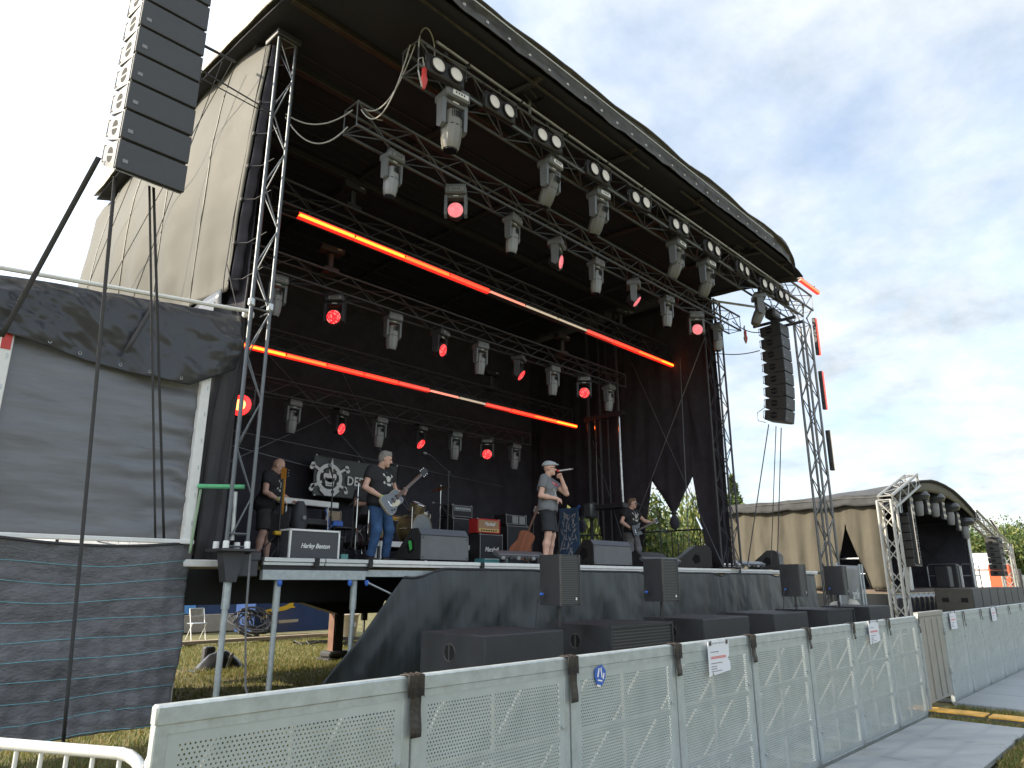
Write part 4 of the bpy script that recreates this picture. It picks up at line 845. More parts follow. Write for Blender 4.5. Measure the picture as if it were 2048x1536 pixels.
mh = cabinet('amplifier_head', 'red amplifier head with tan script lettered front on the black cabinet', 'amplifier', 10.60, 10.85, DZ+.69, .66, .26, .30, m_hred, m_htan, m_hred)
Bx('control_panel', m_hgold, mh, (0, -.142, .06), (.58, .01, .065))
for k in range(7): MB().lathe([(.014, 0), (.014, .02), (.005, .022)], 10, Tm(-.22+.07*k, -.147, .06, Matrix.Rotation(R_(90), 4, 'X'))).build('knob', m_blackmat, mh)
text('lettering', 'Marshall', .10, m_white, mh, Tm(0.02, -.146, .19, FRONT), shear=.3, sx=.9, bold=.0015)
cabinet('speaker_cabinet', 'dark stack of cabinet behind the acoustic guitar, left of the singer', 'amplifier', 12.28, 11.7, DZ, .72, .5, .98)
rk = cabinet('equipment_rack', 'open rack with two silver units on the cabinet behind the acoustic guitar', 'rack', 12.28, 11.7, DZ+.99, .70, .4, .24)
for k in range(2): Bx('rack_unit', m_grey2, rk, (-.05+.24*k, -.21, .12), (.20, .02, .17), .005)
sa = cabinet('small_amplifier', 'small beige tube amplifier on the keyboard player side table', 'amplifier', 7.55, 11.9, DZ+.72, .30, .2, .30, M('brown_tolex', (.10, .075, .05), .6), M('beige_grille', (.40, .31, .21), .8, 0, .1, 50), M('cream_piping', (.5, .45, .33), .6))
Bx('front_panel', M('pale_gold', (.68, .52, .30), .4), sa, (-.02, -.115, .05), (.24, .02, .06))
tbl = thing('side_table', 'black folding table with metal legs behind the lettered flight case', 'table', (7.35, 11.8, DZ))
MB().box((0, 0, .70), (1.3, .5, .03), b=.004).build('table_top', m_black, tbl)
for sx in (-.6, .6):
    for sy in (-.2, .2): Rd('leg', m_grey, tbl, (sx, sy, 0), (sx, sy, .69), .016, 8)
bx = thing('utility_case', 'dark case with grey edges standing under the side table', 'case', (7.3, 11.9, DZ)); MB().box((0, 0, .27), (.9, .35, .52), b=.01).build('case_shell', m_tolex, bx); Bx('edge_trim', m_pip, bx, (0, -.176, .53), (.9, .01, .015)); Bx('case_latch', m_alu, bx, (.2, -.18, .4), (.06, .012, .05))
# ================================================================ drum riser and drums
RZ = DZ+.45
rs = thing('drum_riser', 'low drum riser with pale aluminium rim and legs behind the guitarist', 'riser', (9.3, 12.0, DZ), w=True)
MB().box((9.25, 12.0, RZ-.04), (2.7, 2.0, .075), b=.004).build('riser_top', m_deck, rs)
MB().box((9.25, 10.985, RZ-.05), (2.72, .03, .10), b=.004).build('rim', m_white, rs)
for x in (8.0, 9.2, 10.5): Rd('leg', m_white, rs, (x, 11.05, DZ), (x, 11.05, RZ-.08), .03, 10)
MB().box((8.05, 10.96, (DZ+RZ)/2), (.06, .05, .45)).build('rim_post', m_alu, rs)
m_gold = M('champagne_sparkle_shell', (.30, .24, .13), .3, .5, .15, 60); m_skin = M('drum_head_film', (.62, .64, .64), .4, 0, .05); m_bskin = M('grey_drum_head', (.26, .29, .31), .35, 0, .08, 3)
def drum(name, label, x, y, z, r, h, T, head=m_skin, shell=m_gold, group='drums of the kit'):
    t = thing(name, label, 'drum', (x, y, z), 0, group); t.rotation_euler = T
    MB().lathe([(r*.98, 0), (r, .01), (r, h-.01), (r*.98, h)], 28).build('shell', shell, t)
    MB().lathe([(r*.97, h), (r*.97, h+.006)], 28).build('drum_head', head, t)
    for zz_ in (0.0, h): MB().tube([(r*1.02*math.cos(a), r*1.02*math.sin(a), zz_) for a in np.linspace(0, 6.283, 29)[:-1]], .012, 6, True).build('hoop', m_chrome if r < .25 else m_gold, t)
    for k in range(8):
        a = k*math.pi/4; Bx('lug', m_chrome, t, (r*1.03*math.cos(a), r*1.03*math.sin(a), h/2), (.02, .02, h*.7), .004, Matrix.Rotation(a, 3, 'Z'))
    return t
drum('bass_drum', 'large bass drum with grey front head behind the left wedge monitor', 9.42, 11.95, RZ+.32, .29, .42, (R_(90), 0, R_(8)), m_bskin)
drum('floor_tom', 'golden floor tom on the left of the drum kit beside the guitarist leg', 8.85, 12.15, RZ+.12, .22, .38, (0, 0, 0))
drum('rack_tom', 'golden rack tom above the bass drum', 9.62, 11.95, RZ+.66, .16, .22, (R_(22), R_(8), 0))
drum('snare_drum', 'bright chrome ringed snare drum right of the rack tom', 10.0, 12.2, RZ+.60, .18, .16, (R_(12), R_(8), 0), m_skin, M('silver_sparkle', (.6, .6, .58), .25, .7, .1, 50))
drum('snare_drum', 'amber tinted low snare drum between floor tom and bass drum', 9.15, 12.1, RZ+.5, .17, .10, (R_(8), 0, 0), m_skin, M('amber_shell', (.55, .32, .06), .3, .2, .1, 30))
m_cym = M('bronze_cymbal', (.36, .26, .12), .28, .9, .1, 20)
def cymbal(x, y, z, r, tilt, label):
    t = thing('cymbal_stand', label, 'cymbal', (x, y, RZ), 0, 'cymbals of the drum kit')
    Rd('pole', m_chrome, t, (0, 0, .15), (0, 0, z-RZ), .016, 8)
    for k in range(3):
        a = k*2.09+.4; Rd('leg', m_chrome, t, (0, 0, .35), (.3*math.cos(a), .3*math.sin(a), .01), .010, 6)
    MB().lathe([(r, 0), (r*.99, .004), (r*.25, .03), (r*.18, .055), (.02, .065), (.02, .03)], 28, Tm(0, 0, z-RZ-.03, Matrix.Rotation(tilt, 4, 'Y'))).build('cymbal', m_cym, t)
    Rd('wing_nut', m_chrome, t, (0, 0, z-RZ), (0, 0, z-RZ+.06), .012, 8)
cymbal(10.1, 11.7, 3.55, .23, -.28, 'tilted crash cymbal on a bright stand at the right of the drum kit')
cymbal(8.05, 11.4, 3.45, .24, .1, 'dark cymbal beside the guitarist back, left of the kit')
cymbal(9.0, 12.0, 3.48, .22, .12, 'cymbal partly hidden by the guitar neck above the drummer')
# ================================================================ stands
def mic_stand(x, y, h, boom, label, z0=DZ, mic=True, m=m_black, bl=.75):
    t = thing('microphone_stand', label, 'mic stand', (x, y, z0), 0, 'microphone stands')
    Rd('pole', m, t, (0, 0, .25), (0, 0, h), .011, 8); Bx('clutch', m_black, t, (0, 0, h*.62), (.035, .035, .08), .01)
    for k in range(3):
        a = k*2.094+.5; Rd('leg', m, t, (0, 0, .28), (.30*math.cos(a), .30*math.sin(a), .012), .010, 6)
    bx_, by_, bz_ = boom; e = Vector((bx_, by_, bz_)); s = Vector((0, 0, h)); 
    Rd('boom', m, t, s-(e*.35), s+e, .009, 8); MB().lathe([(.02, -.02), (.024, 0), (.02, .02)], 8, Tm(0, 0, h)).build('joint', m_black, t)
    if mic:
        d = Vector((bx_, by_, bz_*.2)).normalized(); q = s+e
        mm = Rd('microphone', m_black, t, q, q+d*.14, .014, 10, .022); MB().lathe([(.024, .0), (.027, .02), (.02, .045), (.005, .052)], 12, Tm(q.x+d.x*.14, q.y+d.y*.14, q.z+d.z*.14, frame_to(d).to_4x4())).build('mic_grille', m_grey, mm)
    return t
mic_stand(8.16, 9.25, 1.56, (-.50, -.1, .22), 'thin tall boom microphone stand between guitarist and bass amplifier')
mic_stand(15.45, 9.6, 1.28, (-.75, .05, .24), 'boom microphone stand reaching toward the bassist face')
mic_stand(6.02, 9.5, 1.05, (-.02, .0, .25), 'microphone stand before the keyboard player with a blue topped microphone')
mic_stand(6.75, 10.0, 1.0, (.35, .15, .25), 'dark boom microphone stand crossing the band banner')
mic_stand(10.2, 11.2, .55, (-.4, .15, .42), 'short slanted microphone stand at the right side of the drums', z0=DZ+.3)
mic_stand(16.1, 9.5, .62, (-.1, .2, .3), 'low drooping microphone stand by the right railing')
mic_stand(11.9, 9.9, .9, (.2, .1, .3), 'slim stand half hidden behind the singer legs', mic=False)
ks = thing('chrome_stand', 'bare chrome tripod stand before the banner, left of the guitarist legs', 'stand', (7.85, 11.5, DZ+.2)); Rd('pole', m_chrome, ks, (0, 0, .1), (0, 0, 1.35), .016, 8)
for k in range(3):
    a = k*2.09+.3; Tb('leg', m_chrome, ks, [(0, 0, .5), (.2*math.cos(a), .2*math.sin(a), .36), (.36*math.cos(a), .36*math.sin(a), .01)], .011)
ks = thing('chrome_stand', 'bare chrome stand right of the guitarist blue jeans', 'stand', (8.3, 10.4, DZ+.1)); Rd('pole', m_chrome, ks, (0, 0, .05), (0, 0, .95), .013, 8)
for k in range(3):
    a = k*2.09-.3; Tb('leg', m_chrome, ks, [(0, 0, .4), (.2*math.cos(a), .2*math.sin(a), .3), (.33*math.cos(a), .33*math.sin(a), .01)], .010)
# keyboards
kb = thing('keyboard', 'keyboard with a long white back on a two tier stand beside the bald player', 'keyboard', (6.55, 11.2, DZ), R_(6))
MB().box((.0, -.14, 1.04), (1.25, .05, .10), b=.01).build('back_panel', m_white, kb); MB().box((0, .02, 1.02), (1.25, .30, .08), b=.01).build('keyboard_body', m_black, kb)
Bx('key_row', m_white, kb, (0, .12, 1.065), (1.1, .12, .012)); MB().box((.05, .0, .72), (1.2, .32, .09), b=.01).build('lower_keyboard', m_black, kb); Bx('panel_strip', m_grey, kb, (.05, -.10, .768), (1.0, .06, .008))
for sx in (-.45, .45):
    Rd('stand_leg', m_black, kb, (sx-.2, 0, .02), (sx+.25, 0, .68), .016, 8); Rd('stand_leg', m_black, kb, (sx+.2, .05, .02), (sx-.25, .05, .68), .016, 8)
for sx in (-.4, .45): Rd('upper_support', m_alu, kb, (sx, -.05, .76), (sx, -.05, 1.0), .018, 8)
Tb('blue_cable', m_blue, kb, [(.3, -.2, .95), (.4, -.22, .7), (.35, -.2, .6), (.55, -.2, .72), (.62, -.18, .78)], .013); Tb('white_cable', m_white, kb, [(.36, -.2, 1.0), (.34, -.23, .8), (.36, -.24, .5), (.30, -.23, .3)], .009)
Bx('blue_adapter', m_blue, kb, (.6, -.19, .72), (.22, .04, .09), .01)
# banner
bn = thing('band_banner', 'black band banner with white skull crest and lettering hung before the back drape', 'banner', (9.5, 14.0, 3.3), w=True)
X0, X1 = 8.36, 10.7
def bf(u, v): 
    x = X0+(X1-X0)*u; return (x, 14.02+.018*fbm(u*4+v*2, v*2)-.02*v, 4.36-.0*u-(.94)*v-.03*math.sin(u*3.1)*(1-v))
MB().sheet(bf, 50, 24).build('cloth', M('grey_black_banner', (.05, .054, .053), .4, 0, .25, 3, .3, 5), bn, thick=.003)
m_pr = M('white_print', (.88, .89, .87), .6, 0, .1, 14); m_bp = M('black_print', (.03, .03, .03), .6, 0, 0)
def pr(name, polys, m, y):
    b = MB()
    for p in polys: b.prism(p, .004, Tm(0, y, 0, FRONT))
    return b.build(name, m, bn, smooth=False)
CX, CZ = 8.76, 3.86
def circ(cx, cz, r, n=20, a0=0, a1=2*math.pi, ry=None): return [(cx+r*math.cos(a0+(a1-a0)*i/(n-1 if a1-a0 < 6.28 else n)), cz+(ry or r)*math.sin(a0+(a1-a0)*i/(n-1 if a1-a0 < 6.28 else n))) for i in range(n)]
ringp = []
for k in range(24):
    if k in (4, 5, 10, 11): pass
    a, a2 = 2*math.pi*k/24, 2*math.pi*(k+1)/24; r0, r1 = .25, .335
    ringp.append([(CX+r0*math.cos(a), CZ-.02+r0*math.sin(a)), (CX+r1*math.cos(a), CZ-.02+r1*math.sin(a)), (CX+r1*math.cos(a2), CZ-.02+r1*math.sin(a2)), (CX+r0*math.cos(a2), CZ-.02+r0*math.sin(a2))])
pr('crest_ring', ringp, m_pr, 13.985)
bones = []
for s in (-1, 1):
    for (ax, az) in ((.44*s, .22), (.42*-s, -.26)):
        bones += [circ(CX+ax, CZ+az+.035, .055, 10), circ(CX+ax+.03*s*(1 if az > 0 else -1), CZ+az-.03, .055, 10)]
    L_ = math.hypot(.84, .48); dx, dz = .43*s, .24; nx, nz = -dz/.49*.03, dx/.49*.03
    bones.append([(CX+dx+nx, CZ+dz+nz), (CX+dx-nx, CZ+dz-nz), (CX-dx-nx, CZ-dz-nz), (CX-dx+nx, CZ-dz+nz)][::(1 if s < 0 else -1)])
pr('crest_bones', bones, m_pr, 13.980)
pr('crest_gap', [circ(CX, CZ-.02, .215, 24)], m_bp, 13.974)
pr('crest_skull', [circ(CX, CZ+.02, .17, 24, ry=.13), [(CX-.10, CZ-.20), (CX+.10, CZ-.20), (CX+.13, CZ-.02), (CX-.13, CZ-.02)], [(CX-.03, CZ+.08), (CX+.07, CZ+.12), (CX+.06, CZ+.30), (CX+.035, CZ+.44), (CX-.01, CZ+.32), (CX-.045, CZ+.18)]], m_pr, 13.966)
pr('crest_cap', [circ(CX, CZ+.06, .155, 16, .15, math.pi-.15, ry=.16)], M('grey_print', (.09, .095, .09), .6, 0, .1), 13.9605)
pr('crest_mohawk', [[(CX-.03, CZ+.06), (CX+.06, CZ+.10), (CX+.06, CZ+.28), (CX+.035, CZ+.44), (CX-.01, CZ+.32), (CX-.045, CZ+.18)]], m_pr, 13.955)
pr('crest_eyes', [[(CX-.13, CZ-.0), (CX-.02, CZ-.05), (CX-.04, CZ-.07), (CX-.11, CZ-.06)], [(CX+.02, CZ-.05), (CX+.13, CZ-.0), (CX+.11, CZ-.06), (CX+.04, CZ-.07)], [(CX-.015, CZ-.12), (CX+.015, CZ-.12), (CX, CZ-.08)], [(CX-.07, CZ-.165), (CX+.07, CZ-.165), (CX+.07, CZ-.155), (CX-.07, CZ-.155)]], m_bp, 13.954)
pr('crest_scroll', [[(CX-.26, CZ-.30), (CX-.12, CZ-.42), (CX+.12, CZ-.42), (CX+.26, CZ-.30), (CX+.21, CZ-.22), (CX+.1, CZ-.27), (CX-.1, CZ-.27), (CX-.21, CZ-.22)]], m_pr, 13.952)
text('lettering', 'DEPOT', .285, m_pr, bn, Tm(9.62, 13.965, 3.82, FRONT), sx=.86, spacing=1.06, bold=.006)
for u in (.02, .5, .98):
    for v in (.02, .98): p = bf(u, v); MB().lathe([(.018, 0), (.018, .012), (.008, .014)], 10, Tm(p[0], p[1]-.01, p[2], Matrix.Rotation(R_(90), 4, 'X'))).build('eyelet', m_white, bn)
Rd('hanging_line', m_truss, bn, (4.0, 14.15, 4.75), (14.5, 14.1, 4.2), .008, 5)
# blue banner at right rear
b2 = thing('wolf_banner', 'blue hanging banner with a pale sketchy print at the right rear behind the singer', 'banner', (16.0, 12.9, 3.0), w=True)
MB().sheet(lambda u, v: (15.98+.02*math.sin(u*5+v*3), 13.28-.74*u, 3.62-1.34*v), 12, 18).build('cloth', M('slate_blue_cloth', (.10, .19, .34), .6, 0, .15, 5), b2, thick=.003)
RGT = Matrix(((0, 0, -1, 0), (-1, 0, 0, 0), (0, 1, 0, 0), (0, 0, 0, 1)))
b = MB(); r5 = random.Random(4)
for k in range(46):
    yc = .30*r5.uniform(-1, 1); zc = r5.choice((.22, -.38))+.26*r5.uniform(-1, 1); yc *= 1-.6*abs(zc-(.22 if zc > 0 else -.38)); a = r5.uniform(-.6, .6)+(1.57 if r5.random() < .7 else .4)*(1 if yc > 0 else -1); ln = r5.uniform(.06, .15); w = .017
    d = Vector((math.cos(a), math.sin(a)))*ln; n = Vector((-d.y, d.x)).normalized()*w; c = Vector((yc, zc))
    b.add([(15.95, 12.91-(p.x), 2.98+p.y) for p in (c-d, c+n, c+d, c-n)], [(0, 1, 2, 3)])
b.build('print', m_pr, b2, smooth=False)
Bx('blue_clip', m_blue, b2, (15.95, 12.52, 3.62), (.06, .1, .1), .02)
# ================================================================ people (signed distance bodies turned into one skin each)
def surf_nets(F, o, h):
    n = np.array(F.shape)-1; sg = F < 0
    def cor(A, d): return A[d[0]:d[0]+n[0], d[1]:d[1]+n[1], d[2]:d[2]+n[2]]
    cs = [(i, j, k) for i in (0, 1) for j in (0, 1) for k in (0, 1)]
    cnt = sum(cor(sg, c).astype(np.int8) for c in cs); act = (cnt > 0) & (cnt < 8)
    ids = -np.ones(act.shape, int); idx = np.argwhere(act); ids[act] = np.arange(len(idx))
    acc = np.zeros((len(idx), 3)); num = np.zeros(len(idx))
    for a in range(3):
        for c in cs:
            if c[a]: continue
            d = list(c); d[a] = 1
            f0 = cor(F, c)[act]; f1 = cor(F, d)[act]; x = (f0 < 0) != (f1 < 0)
            t = np.where(x, f0/np.where(x, f0-f1, 1), 0); p = np.tile(np.array(c, float), (len(idx), 1)); p[:, a] += t
            acc[x] += p[x]; num[x] += 1
    V = (idx+acc/num[:, None])*h+o; Q = []
    for a in range(3):
        b, c = (a+1) % 3, (a+2) % 3
        s0 = [slice(None)]*3; s1 = [slice(None)]*3; s0[a] = slice(0, -1); s1[a] = slice(1, None)
        ch = sg[tuple(s0)] != sg[tuple(s1)]; e = np.argwhere(ch); e = e[(e[:, b] > 0) & (e[:, c] > 0) & (e[:, b] < n[b]) & (e[:, c] < n[c])]
        def cid(db, dc):
            q = e.copy(); q[:, b] += db; q[:, c] += dc; return ids[q[:, 0], q[:, 1], q[:, 2]]
        q = np.stack([cid(-1, -1), cid(0, -1), cid(0, 0), cid(-1, 0)], 1); ins = sg[e[:, 0], e[:, 1], e[:, 2]]
        q[~ins] = q[~ins][:, ::-1]; Q.append(q)
    Q = np.concatenate(Q); Q = Q[(Q >= 0).all(1)]; return V, Q
def sdf_obj(name, prims, mats, parent, vox=.011, clip=None, fold=0.0, matfn=None):
    P = []
    for p in prims:
        if p[0] == 'c': P += [np.array(p[1], float)-max(p[3], p[4]), np.array(p[1], float)+max(p[3], p[4]), np.array(p[2], float)-max(p[3], p[4]), np.array(p[2], float)+max(p[3], p[4])]
        else: P += [np.array(p[1], float)-max(p[2]), np.array(p[1], float)+max(p[2])]
    P = np.array(P); lo = P.min(0)-.06; hi = P.max(0)+.06; n = np.ceil((hi-lo)/vox).astype(int)+1; F = np.full(n, .15)
    for p in prims:
        if p[0] == 'c': m = max(p[3], p[4])+.07; a0 = np.minimum(p[1], p[2])-m; a1 = np.maximum(p[1], p[2])+m
        else: m = max(p[2])+.07; a0 = np.array(p[1])-m; a1 = np.array(p[1])+m
        i0 = np.maximum(0, np.floor((a0-lo)/vox).astype(int)); i1 = np.minimum(n, np.ceil((a1-lo)/vox).astype(int)+1)
        g = np.stack(np.meshgrid(*[lo[k]+vox*np.arange(i0[k], i1[k]) for k in range(3)], indexing='ij'), -1)
        if p[0] == 'c':
            A, B = np.array(p[1], float), np.array(p[2], float); ba = B-A; l2 = max(ba@ba, 1e-9); t = ((g-A)@ba)/l2; tc_ = np.clip(t, 0, 1)
            d = np.linalg.norm(g-A-tc_[..., None]*ba, axis=-1)-(p[3]+(p[4]-p[3])*tc_)
            if len(p) > 6 and p[6]: d = np.maximum(d, (t-1)*math.sqrt(l2))
        else:
            R = p[4] if len(p) > 4 and p[4] is not None else np.eye(3); q = (g-np.array(p[1]))@R; r = np.array(p[2]); k0 = np.linalg.norm(q/r, axis=-1); k1 = np.linalg.norm(q/(r*r), axis=-1); d = k0*(k0-1)/np.maximum(k1, 1e-6)
        k = p[5] if p[0] == 'c' else p[3]
        s = tuple(slice(i0[j], i1[j]) for j in range(3)); f = F[s]
        hh = np.clip(.5+.5*(d-f)/k, 0, 1); F[s] = d*(1-hh)+f*hh-k*hh*(1-hh)
    G = None
    if fold or clip:
        G = np.meshgrid(*[lo[k]+vox*np.arange(n[k]) for k in range(3)], indexing='ij')
        if fold: F = F+fold*(np.sin(G[2]*38+G[0]*17+3*np.sin(G[1]*14))*.5+np.sin(G[0]*41-G[2]*23+G[1]*30)*.35)
        if clip: F = clip(F, *G)
    V, Q = surf_nets(F, lo, vox)
    me = bpy.data.meshes.new(name); me.from_pydata(V.tolist(), [], Q.tolist())
    for m in (mats if isinstance(mats, list) else [mats]): me.materials.append(m)
    me.polygons.foreach_set('use_smooth', [True]*len(me.polygons))
    if matfn:
        c = V[Q].mean(1); me.polygons.foreach_set('material_index', matfn(c).astype(int).tolist())
    me.update(); return obj(name, me, parent)
m_sk = M('fair_skin', (.70, .43, .33), .5, 0, .07, 9, sss=.12); m_eye = M('dark_eye', (.03, .02, .02), .2, 0, 0); m_lipc = M('lip_tone', (.42, .16, .13), .5, 0, 0)
def v3(*a): return np.array(a, float)
def rotz(a): c, s = math.cos(a), math.sin(a); return np.array([[c, -s, 0], [s, c, 0], [0, 0, 1]])
def roty(a): c, s = math.cos(a), math.sin(a); return np.array([[c, 0, s], [0, 1, 0], [-s, 0, c]])
def hand(prims, w, tip, nrm, curl):
    """palm, four unequal bent fingers and a thumb leaving the side of the palm"""
    w = np.array(w, float); d = np.array(tip, float)-w; d /= np.linalg.norm(d); nr = np.array(nrm, float); nr -= d*(nr@d); nr /= np.linalg.norm(nr); s = np.cross(nr, d)
    prims.append(('c', w+d*.01-s*.012, w+d*.075-s*.022, .021, .016, .012)); prims.append(('c', w+d*.01+s*.012, w+d*.078+s*.022, .021, .016, .012))
    for i, (o, ln) in enumerate(((-.033, .058), (-.011, .070), (.011, .076), (.033, .068))):
        a = w+d*.078+s*o; d1 = d*math.cos(curl*.6)+nr*math.sin(curl*.6); b = a+d1*ln*.5; d2 = d*math.cos(curl*1.5)+nr*math.sin(curl*1.5); c = b+d2*ln*.5
        prims.append(('c', a, b, .0100, .0095, .004)); prims.append(('c', b, c, .0095, .0080, .004))
    a = w+d*.022+s*.026; b = a+(d*.5+s*.6+nr*.45)*.045; c = b+(d*.75+nr*.55)*.035
    prims.append(('c', a, b, .0125, .0110, .008)); prims.append(('c', b, c, .0110, .0090, .004))
def person(label, loc, heading, J, bulk=1.0, s=1.0, yaw=0, pitch=0, shirt=None, sleeve=.55, hem=.90, pants=None, plen=2.0, shoes=None, hair=None, grp='band members on the main stage', bald=False, cap=None, beard=None, glasses=False, printm=None):
    t = thing('person', label, 'person', loc, math.atan2(heading[1], heading[0]), grp); t.scale = (s, s, s)
    b = bulk; HR = rotz(yaw)@roty(pitch); H = np.array(J['head'], float)
    def hp(x, y, z): return H+HR@v3(x, y, z)
    lean = J.get('lean', 0.0); ch = v3(lean, 0, 1.30); pe = v3(J.get('pelx', 0), 0, .95)
    B = [('c', pe+v3(0, -.075, 0), pe+v3(0, .075, 0), .125*b, .125*b, .05), ('c', pe*.5+ch*.5+v3(.02*b, -.06, -.02), pe*.5+ch*.5+v3(.02*b, .06, -.02), .128*b, .128*b, .06), ('c', ch+v3(0, -.085, 0), ch+v3(0, .085, 0), .125*b, .125*b, .06), ('c', ch+v3(-.01, -.12, .12), ch+v3(-.01, .12, .12), .075, .075, .05), ('c', ch+v3(-.01, 0, .15), H+HR@v3(-.02, 0, -.08), .062, .058, .03)]
    B += [('e', hp(0, 0, .02), (.098, .078, .105), .02, HR), ('e', hp(.025, 0, -.055), (.070, .058, .068), .03, HR), ('c', hp(.092, 0, -.0), hp(.112, 0, -.03), .011, .016, .012), ('c', hp(.086, -.03, .026), hp(.086, .03, .026), .012, .012, .015), ('c', hp(.082, -.016, -.068), hp(.082, .016, -.068), .012, .012, .012), ('e', hp(.07, 0, -.105), (.026, .024, .02), .02, HR)]
    for sy in (-1, 1): B.append(('e', hp(-.005, sy*.080, -.005), (.022, .010, .034), .008, HR))
    for k, sy in (('R', -1), ('L', 1)):
        sh, el, wr = (np.array(J[q+k], float) for q in ('sh', 'el', 'wr')); B += [('c', sh, el, .056*b**.5, .043, .03), ('c', el, el*.65+wr*.35, .043, .045, .02), ('c', el*.65+wr*.35, wr, .045, .029, .02)]
        hand(B, wr, J['ha'+k], J['hn'+k], J.get('curl'+k, 1.2))
        hi, kn, an = (np.array(J[q+k], float) for q in ('hi', 'kn', 'an')); B += [('c', hi, kn, .088*b, .060, .04), ('c', kn, kn*.62+an*.38+v3(-.018, 0, 0), .056, .062, .03), ('c', kn*.62+an*.38+v3(-.018, 0, 0), an, .060, .040, .03), ('c', an, an+v3(.03, 0, -.055), .042, .038, .02)]
        B += [('c', an+v3(-.03, 0, -.05), an+v3(.15, sy*.03, -.065), .034, .026, .02)]
    def mf(c):
        q = (c-H)@HR; m = np.zeros(len(c)); 
        for sy in (-1, 1): m[np.linalg.norm((q-v3(.090, sy*.031, .004))*v3(.5, 1, 1.3), axis=1) < .013] = 1
        m[(q[:, 0] > .075) & (np.abs(q[:, 1]) < .026) & (np.abs(q[:, 2]+.068) < .010)] = 2; return m
    sdf_obj('body', B, [m_sk, m_eye, m_lipc], t, .0105, matfn=mf)
    if shirt:
        i = .020; P = [('c', pe+v3(0, -.08, .0), pe+v3(0, .08, .0), .135*b+i, .135*b+i, .06), ('c', pe*.5+ch*.5+v3(.02*b, -.06, -.02), pe*.5+ch*.5+v3(.02*b, .06, -.02), .128*b+i, .128*b+i, .07), ('c', ch+v3(0, -.09, 0), ch+v3(0, .09, 0), .125*b+i, .125*b+i, .06), ('c', ch+v3(-.01, -.13, .12), ch+v3(-.01, .13, .12), .078+i, .078+i, .05)]
        for k in 'RL':
            sh, el = np.array(J['sh'+k], float), np.array(J['el'+k], float); P.append(('c', sh, sh+(el-sh)*sleeve, .062*b**.5+i*.8, .060+i*1.1, .035, True))
        nk = ch+v3(.015, 0, .235)
        def cl(F, X, Y, Z): return np.maximum(np.maximum(F, hem+.012*np.sin(X*19+Y*23)-Z), .078-np.sqrt((X-nk[0])**2+(Y*.9)**2+((Z-nk[2])*.9)**2))
        so_ = sdf_obj('shirt', P, [shirt]+([printm] if printm else []), t, .0115, cl, .0045)
        J['_pr'] = so_
    if pants:
        P = [('c', pe+v3(0, -.075, -.0), pe+v3(0, .075, -.0), .130*b+.012, .130*b+.012, .05)]
        for k in 'RL':
            hi, kn, an = (np.array(J[q+k], float) for q in ('hi', 'kn', 'an'))
            if plen <= 1: P.append(('c', hi, hi+(kn-hi)*plen, .092*b+.016, .082*b+.026, .035, True))
            else: P += [('c', hi, kn, .092*b+.012, .070+.014, .035), ('c', kn, kn+(an-kn)*(plen-1), .066+.016, .052+.014, .03, True)]
        sdf_obj('trousers', P, pants, t, .0115, lambda F, X, Y, Z: np.maximum(F, Z-1.03), .004)
    if shoes:
        for k, sy in (('R', -1), ('L', 1)):
            an = np.array(J['an'+k], float); P = [('c', an+v3(-.035, 0, -.045), an+v3(.165, sy*.03, -.06), .048, .040, .02), ('c', an, an+v3(.01, 0, -.05), .052, .050, .03)]
            zf = J.get('floor', 0.0); sdf_obj('shoe', P, shoes, t, .011, lambda F, X, Y, Z: np.maximum(np.maximum(F, zf+.004-Z), Z-an[2]-.02))
    if hair:
        P = [('e', hp(-.012, 0, .035), (.108, .088, .102), .02, HR), ('e', hp(-.055, 0, -.02), (.058, .072, .07), .03, HR), ('c', hp(.05, -.03, .105), hp(.055, .03, .10), .030, .030, .02)]
        A = HR.T
        def hc(F, X, Y, Z):
            q = [(X-H[0])*HR[0, i]+(Y-H[1])*HR[1, i]+(Z-H[2])*HR[2, i] for i in range(3)]
            return np.maximum(F+.004*np.sin(X*90)*np.sin(Y*80+Z*60), np.minimum(q[0]-.012, .052-q[2])*.9) if True else F
        sdf_obj('hair', P, hair, t, .010, hc)
    if beard: sdf_obj('beard', [('e', hp(.055, 0, -.09), (.042, .05, .04), .02, HR)], beard, t, .010)
    if cap:
        def cc(F, X, Y, Z):
            q2 = (X-H[0])*HR[0, 2]+(Y-H[1])*HR[1, 2]+(Z-H[2])*HR[2, 2]; return np.maximum(F, .045-q2)
        sdf_obj('flat_cap', [('e', hp(-.01, 0, .055), (.122, .098, .085), .02, HR), ('c', hp(.09, -.035, .068), hp(.09, .035, .068), .034, .034, .03), ('e', hp(.115, 0, .058), (.055, .06, .016), .02, HR)], cap, t, .009, cc)
    if glasses:
        g = MB()
        for sy in (-1, 1): g.tube([hp(.108, sy*.036+.020*math.cos(a), .004+.017*math.sin(a)) for a in np.linspace(0, 6.28, 13)[:-1]], .0035, 5, True); g.rod(hp(.104, sy*.055, .006), hp(.0, sy*.086, .01), .003, 5)
        g.rod(hp(.11, -.015, .006), hp(.11, .015, .006), .003, 5); g.build('glasses', M('brown_frame', (.12, .04, .02), .3), t)
    return t
def shirt_print(t, so_, pts, m, name='shirt_print'):
    """flat print laid on the shirt front by projecting polygons along local -X on the cloth"""
    me = so_.data; from mathutils.bvhtree import BVHTree
    bv = BVHTree.FromPolygons([v.co for v in me.vertices], [tuple(p.vertices) for p in me.polygons])
    b = MB()
    for poly in pts:
        vs = []
        for (y, z) in poly:
            h = bv.ray_cast(Vector((.6, y, z)), Vector((-1, 0, 0)))
            if h[0] is None: vs = None; break
            vs.append((h[0].x+.006, y, z))
        if vs: b.add(vs, [tuple(range(len(vs)))])
    b.build(name, m, t, smooth=False)
r9 = random.Random(5)
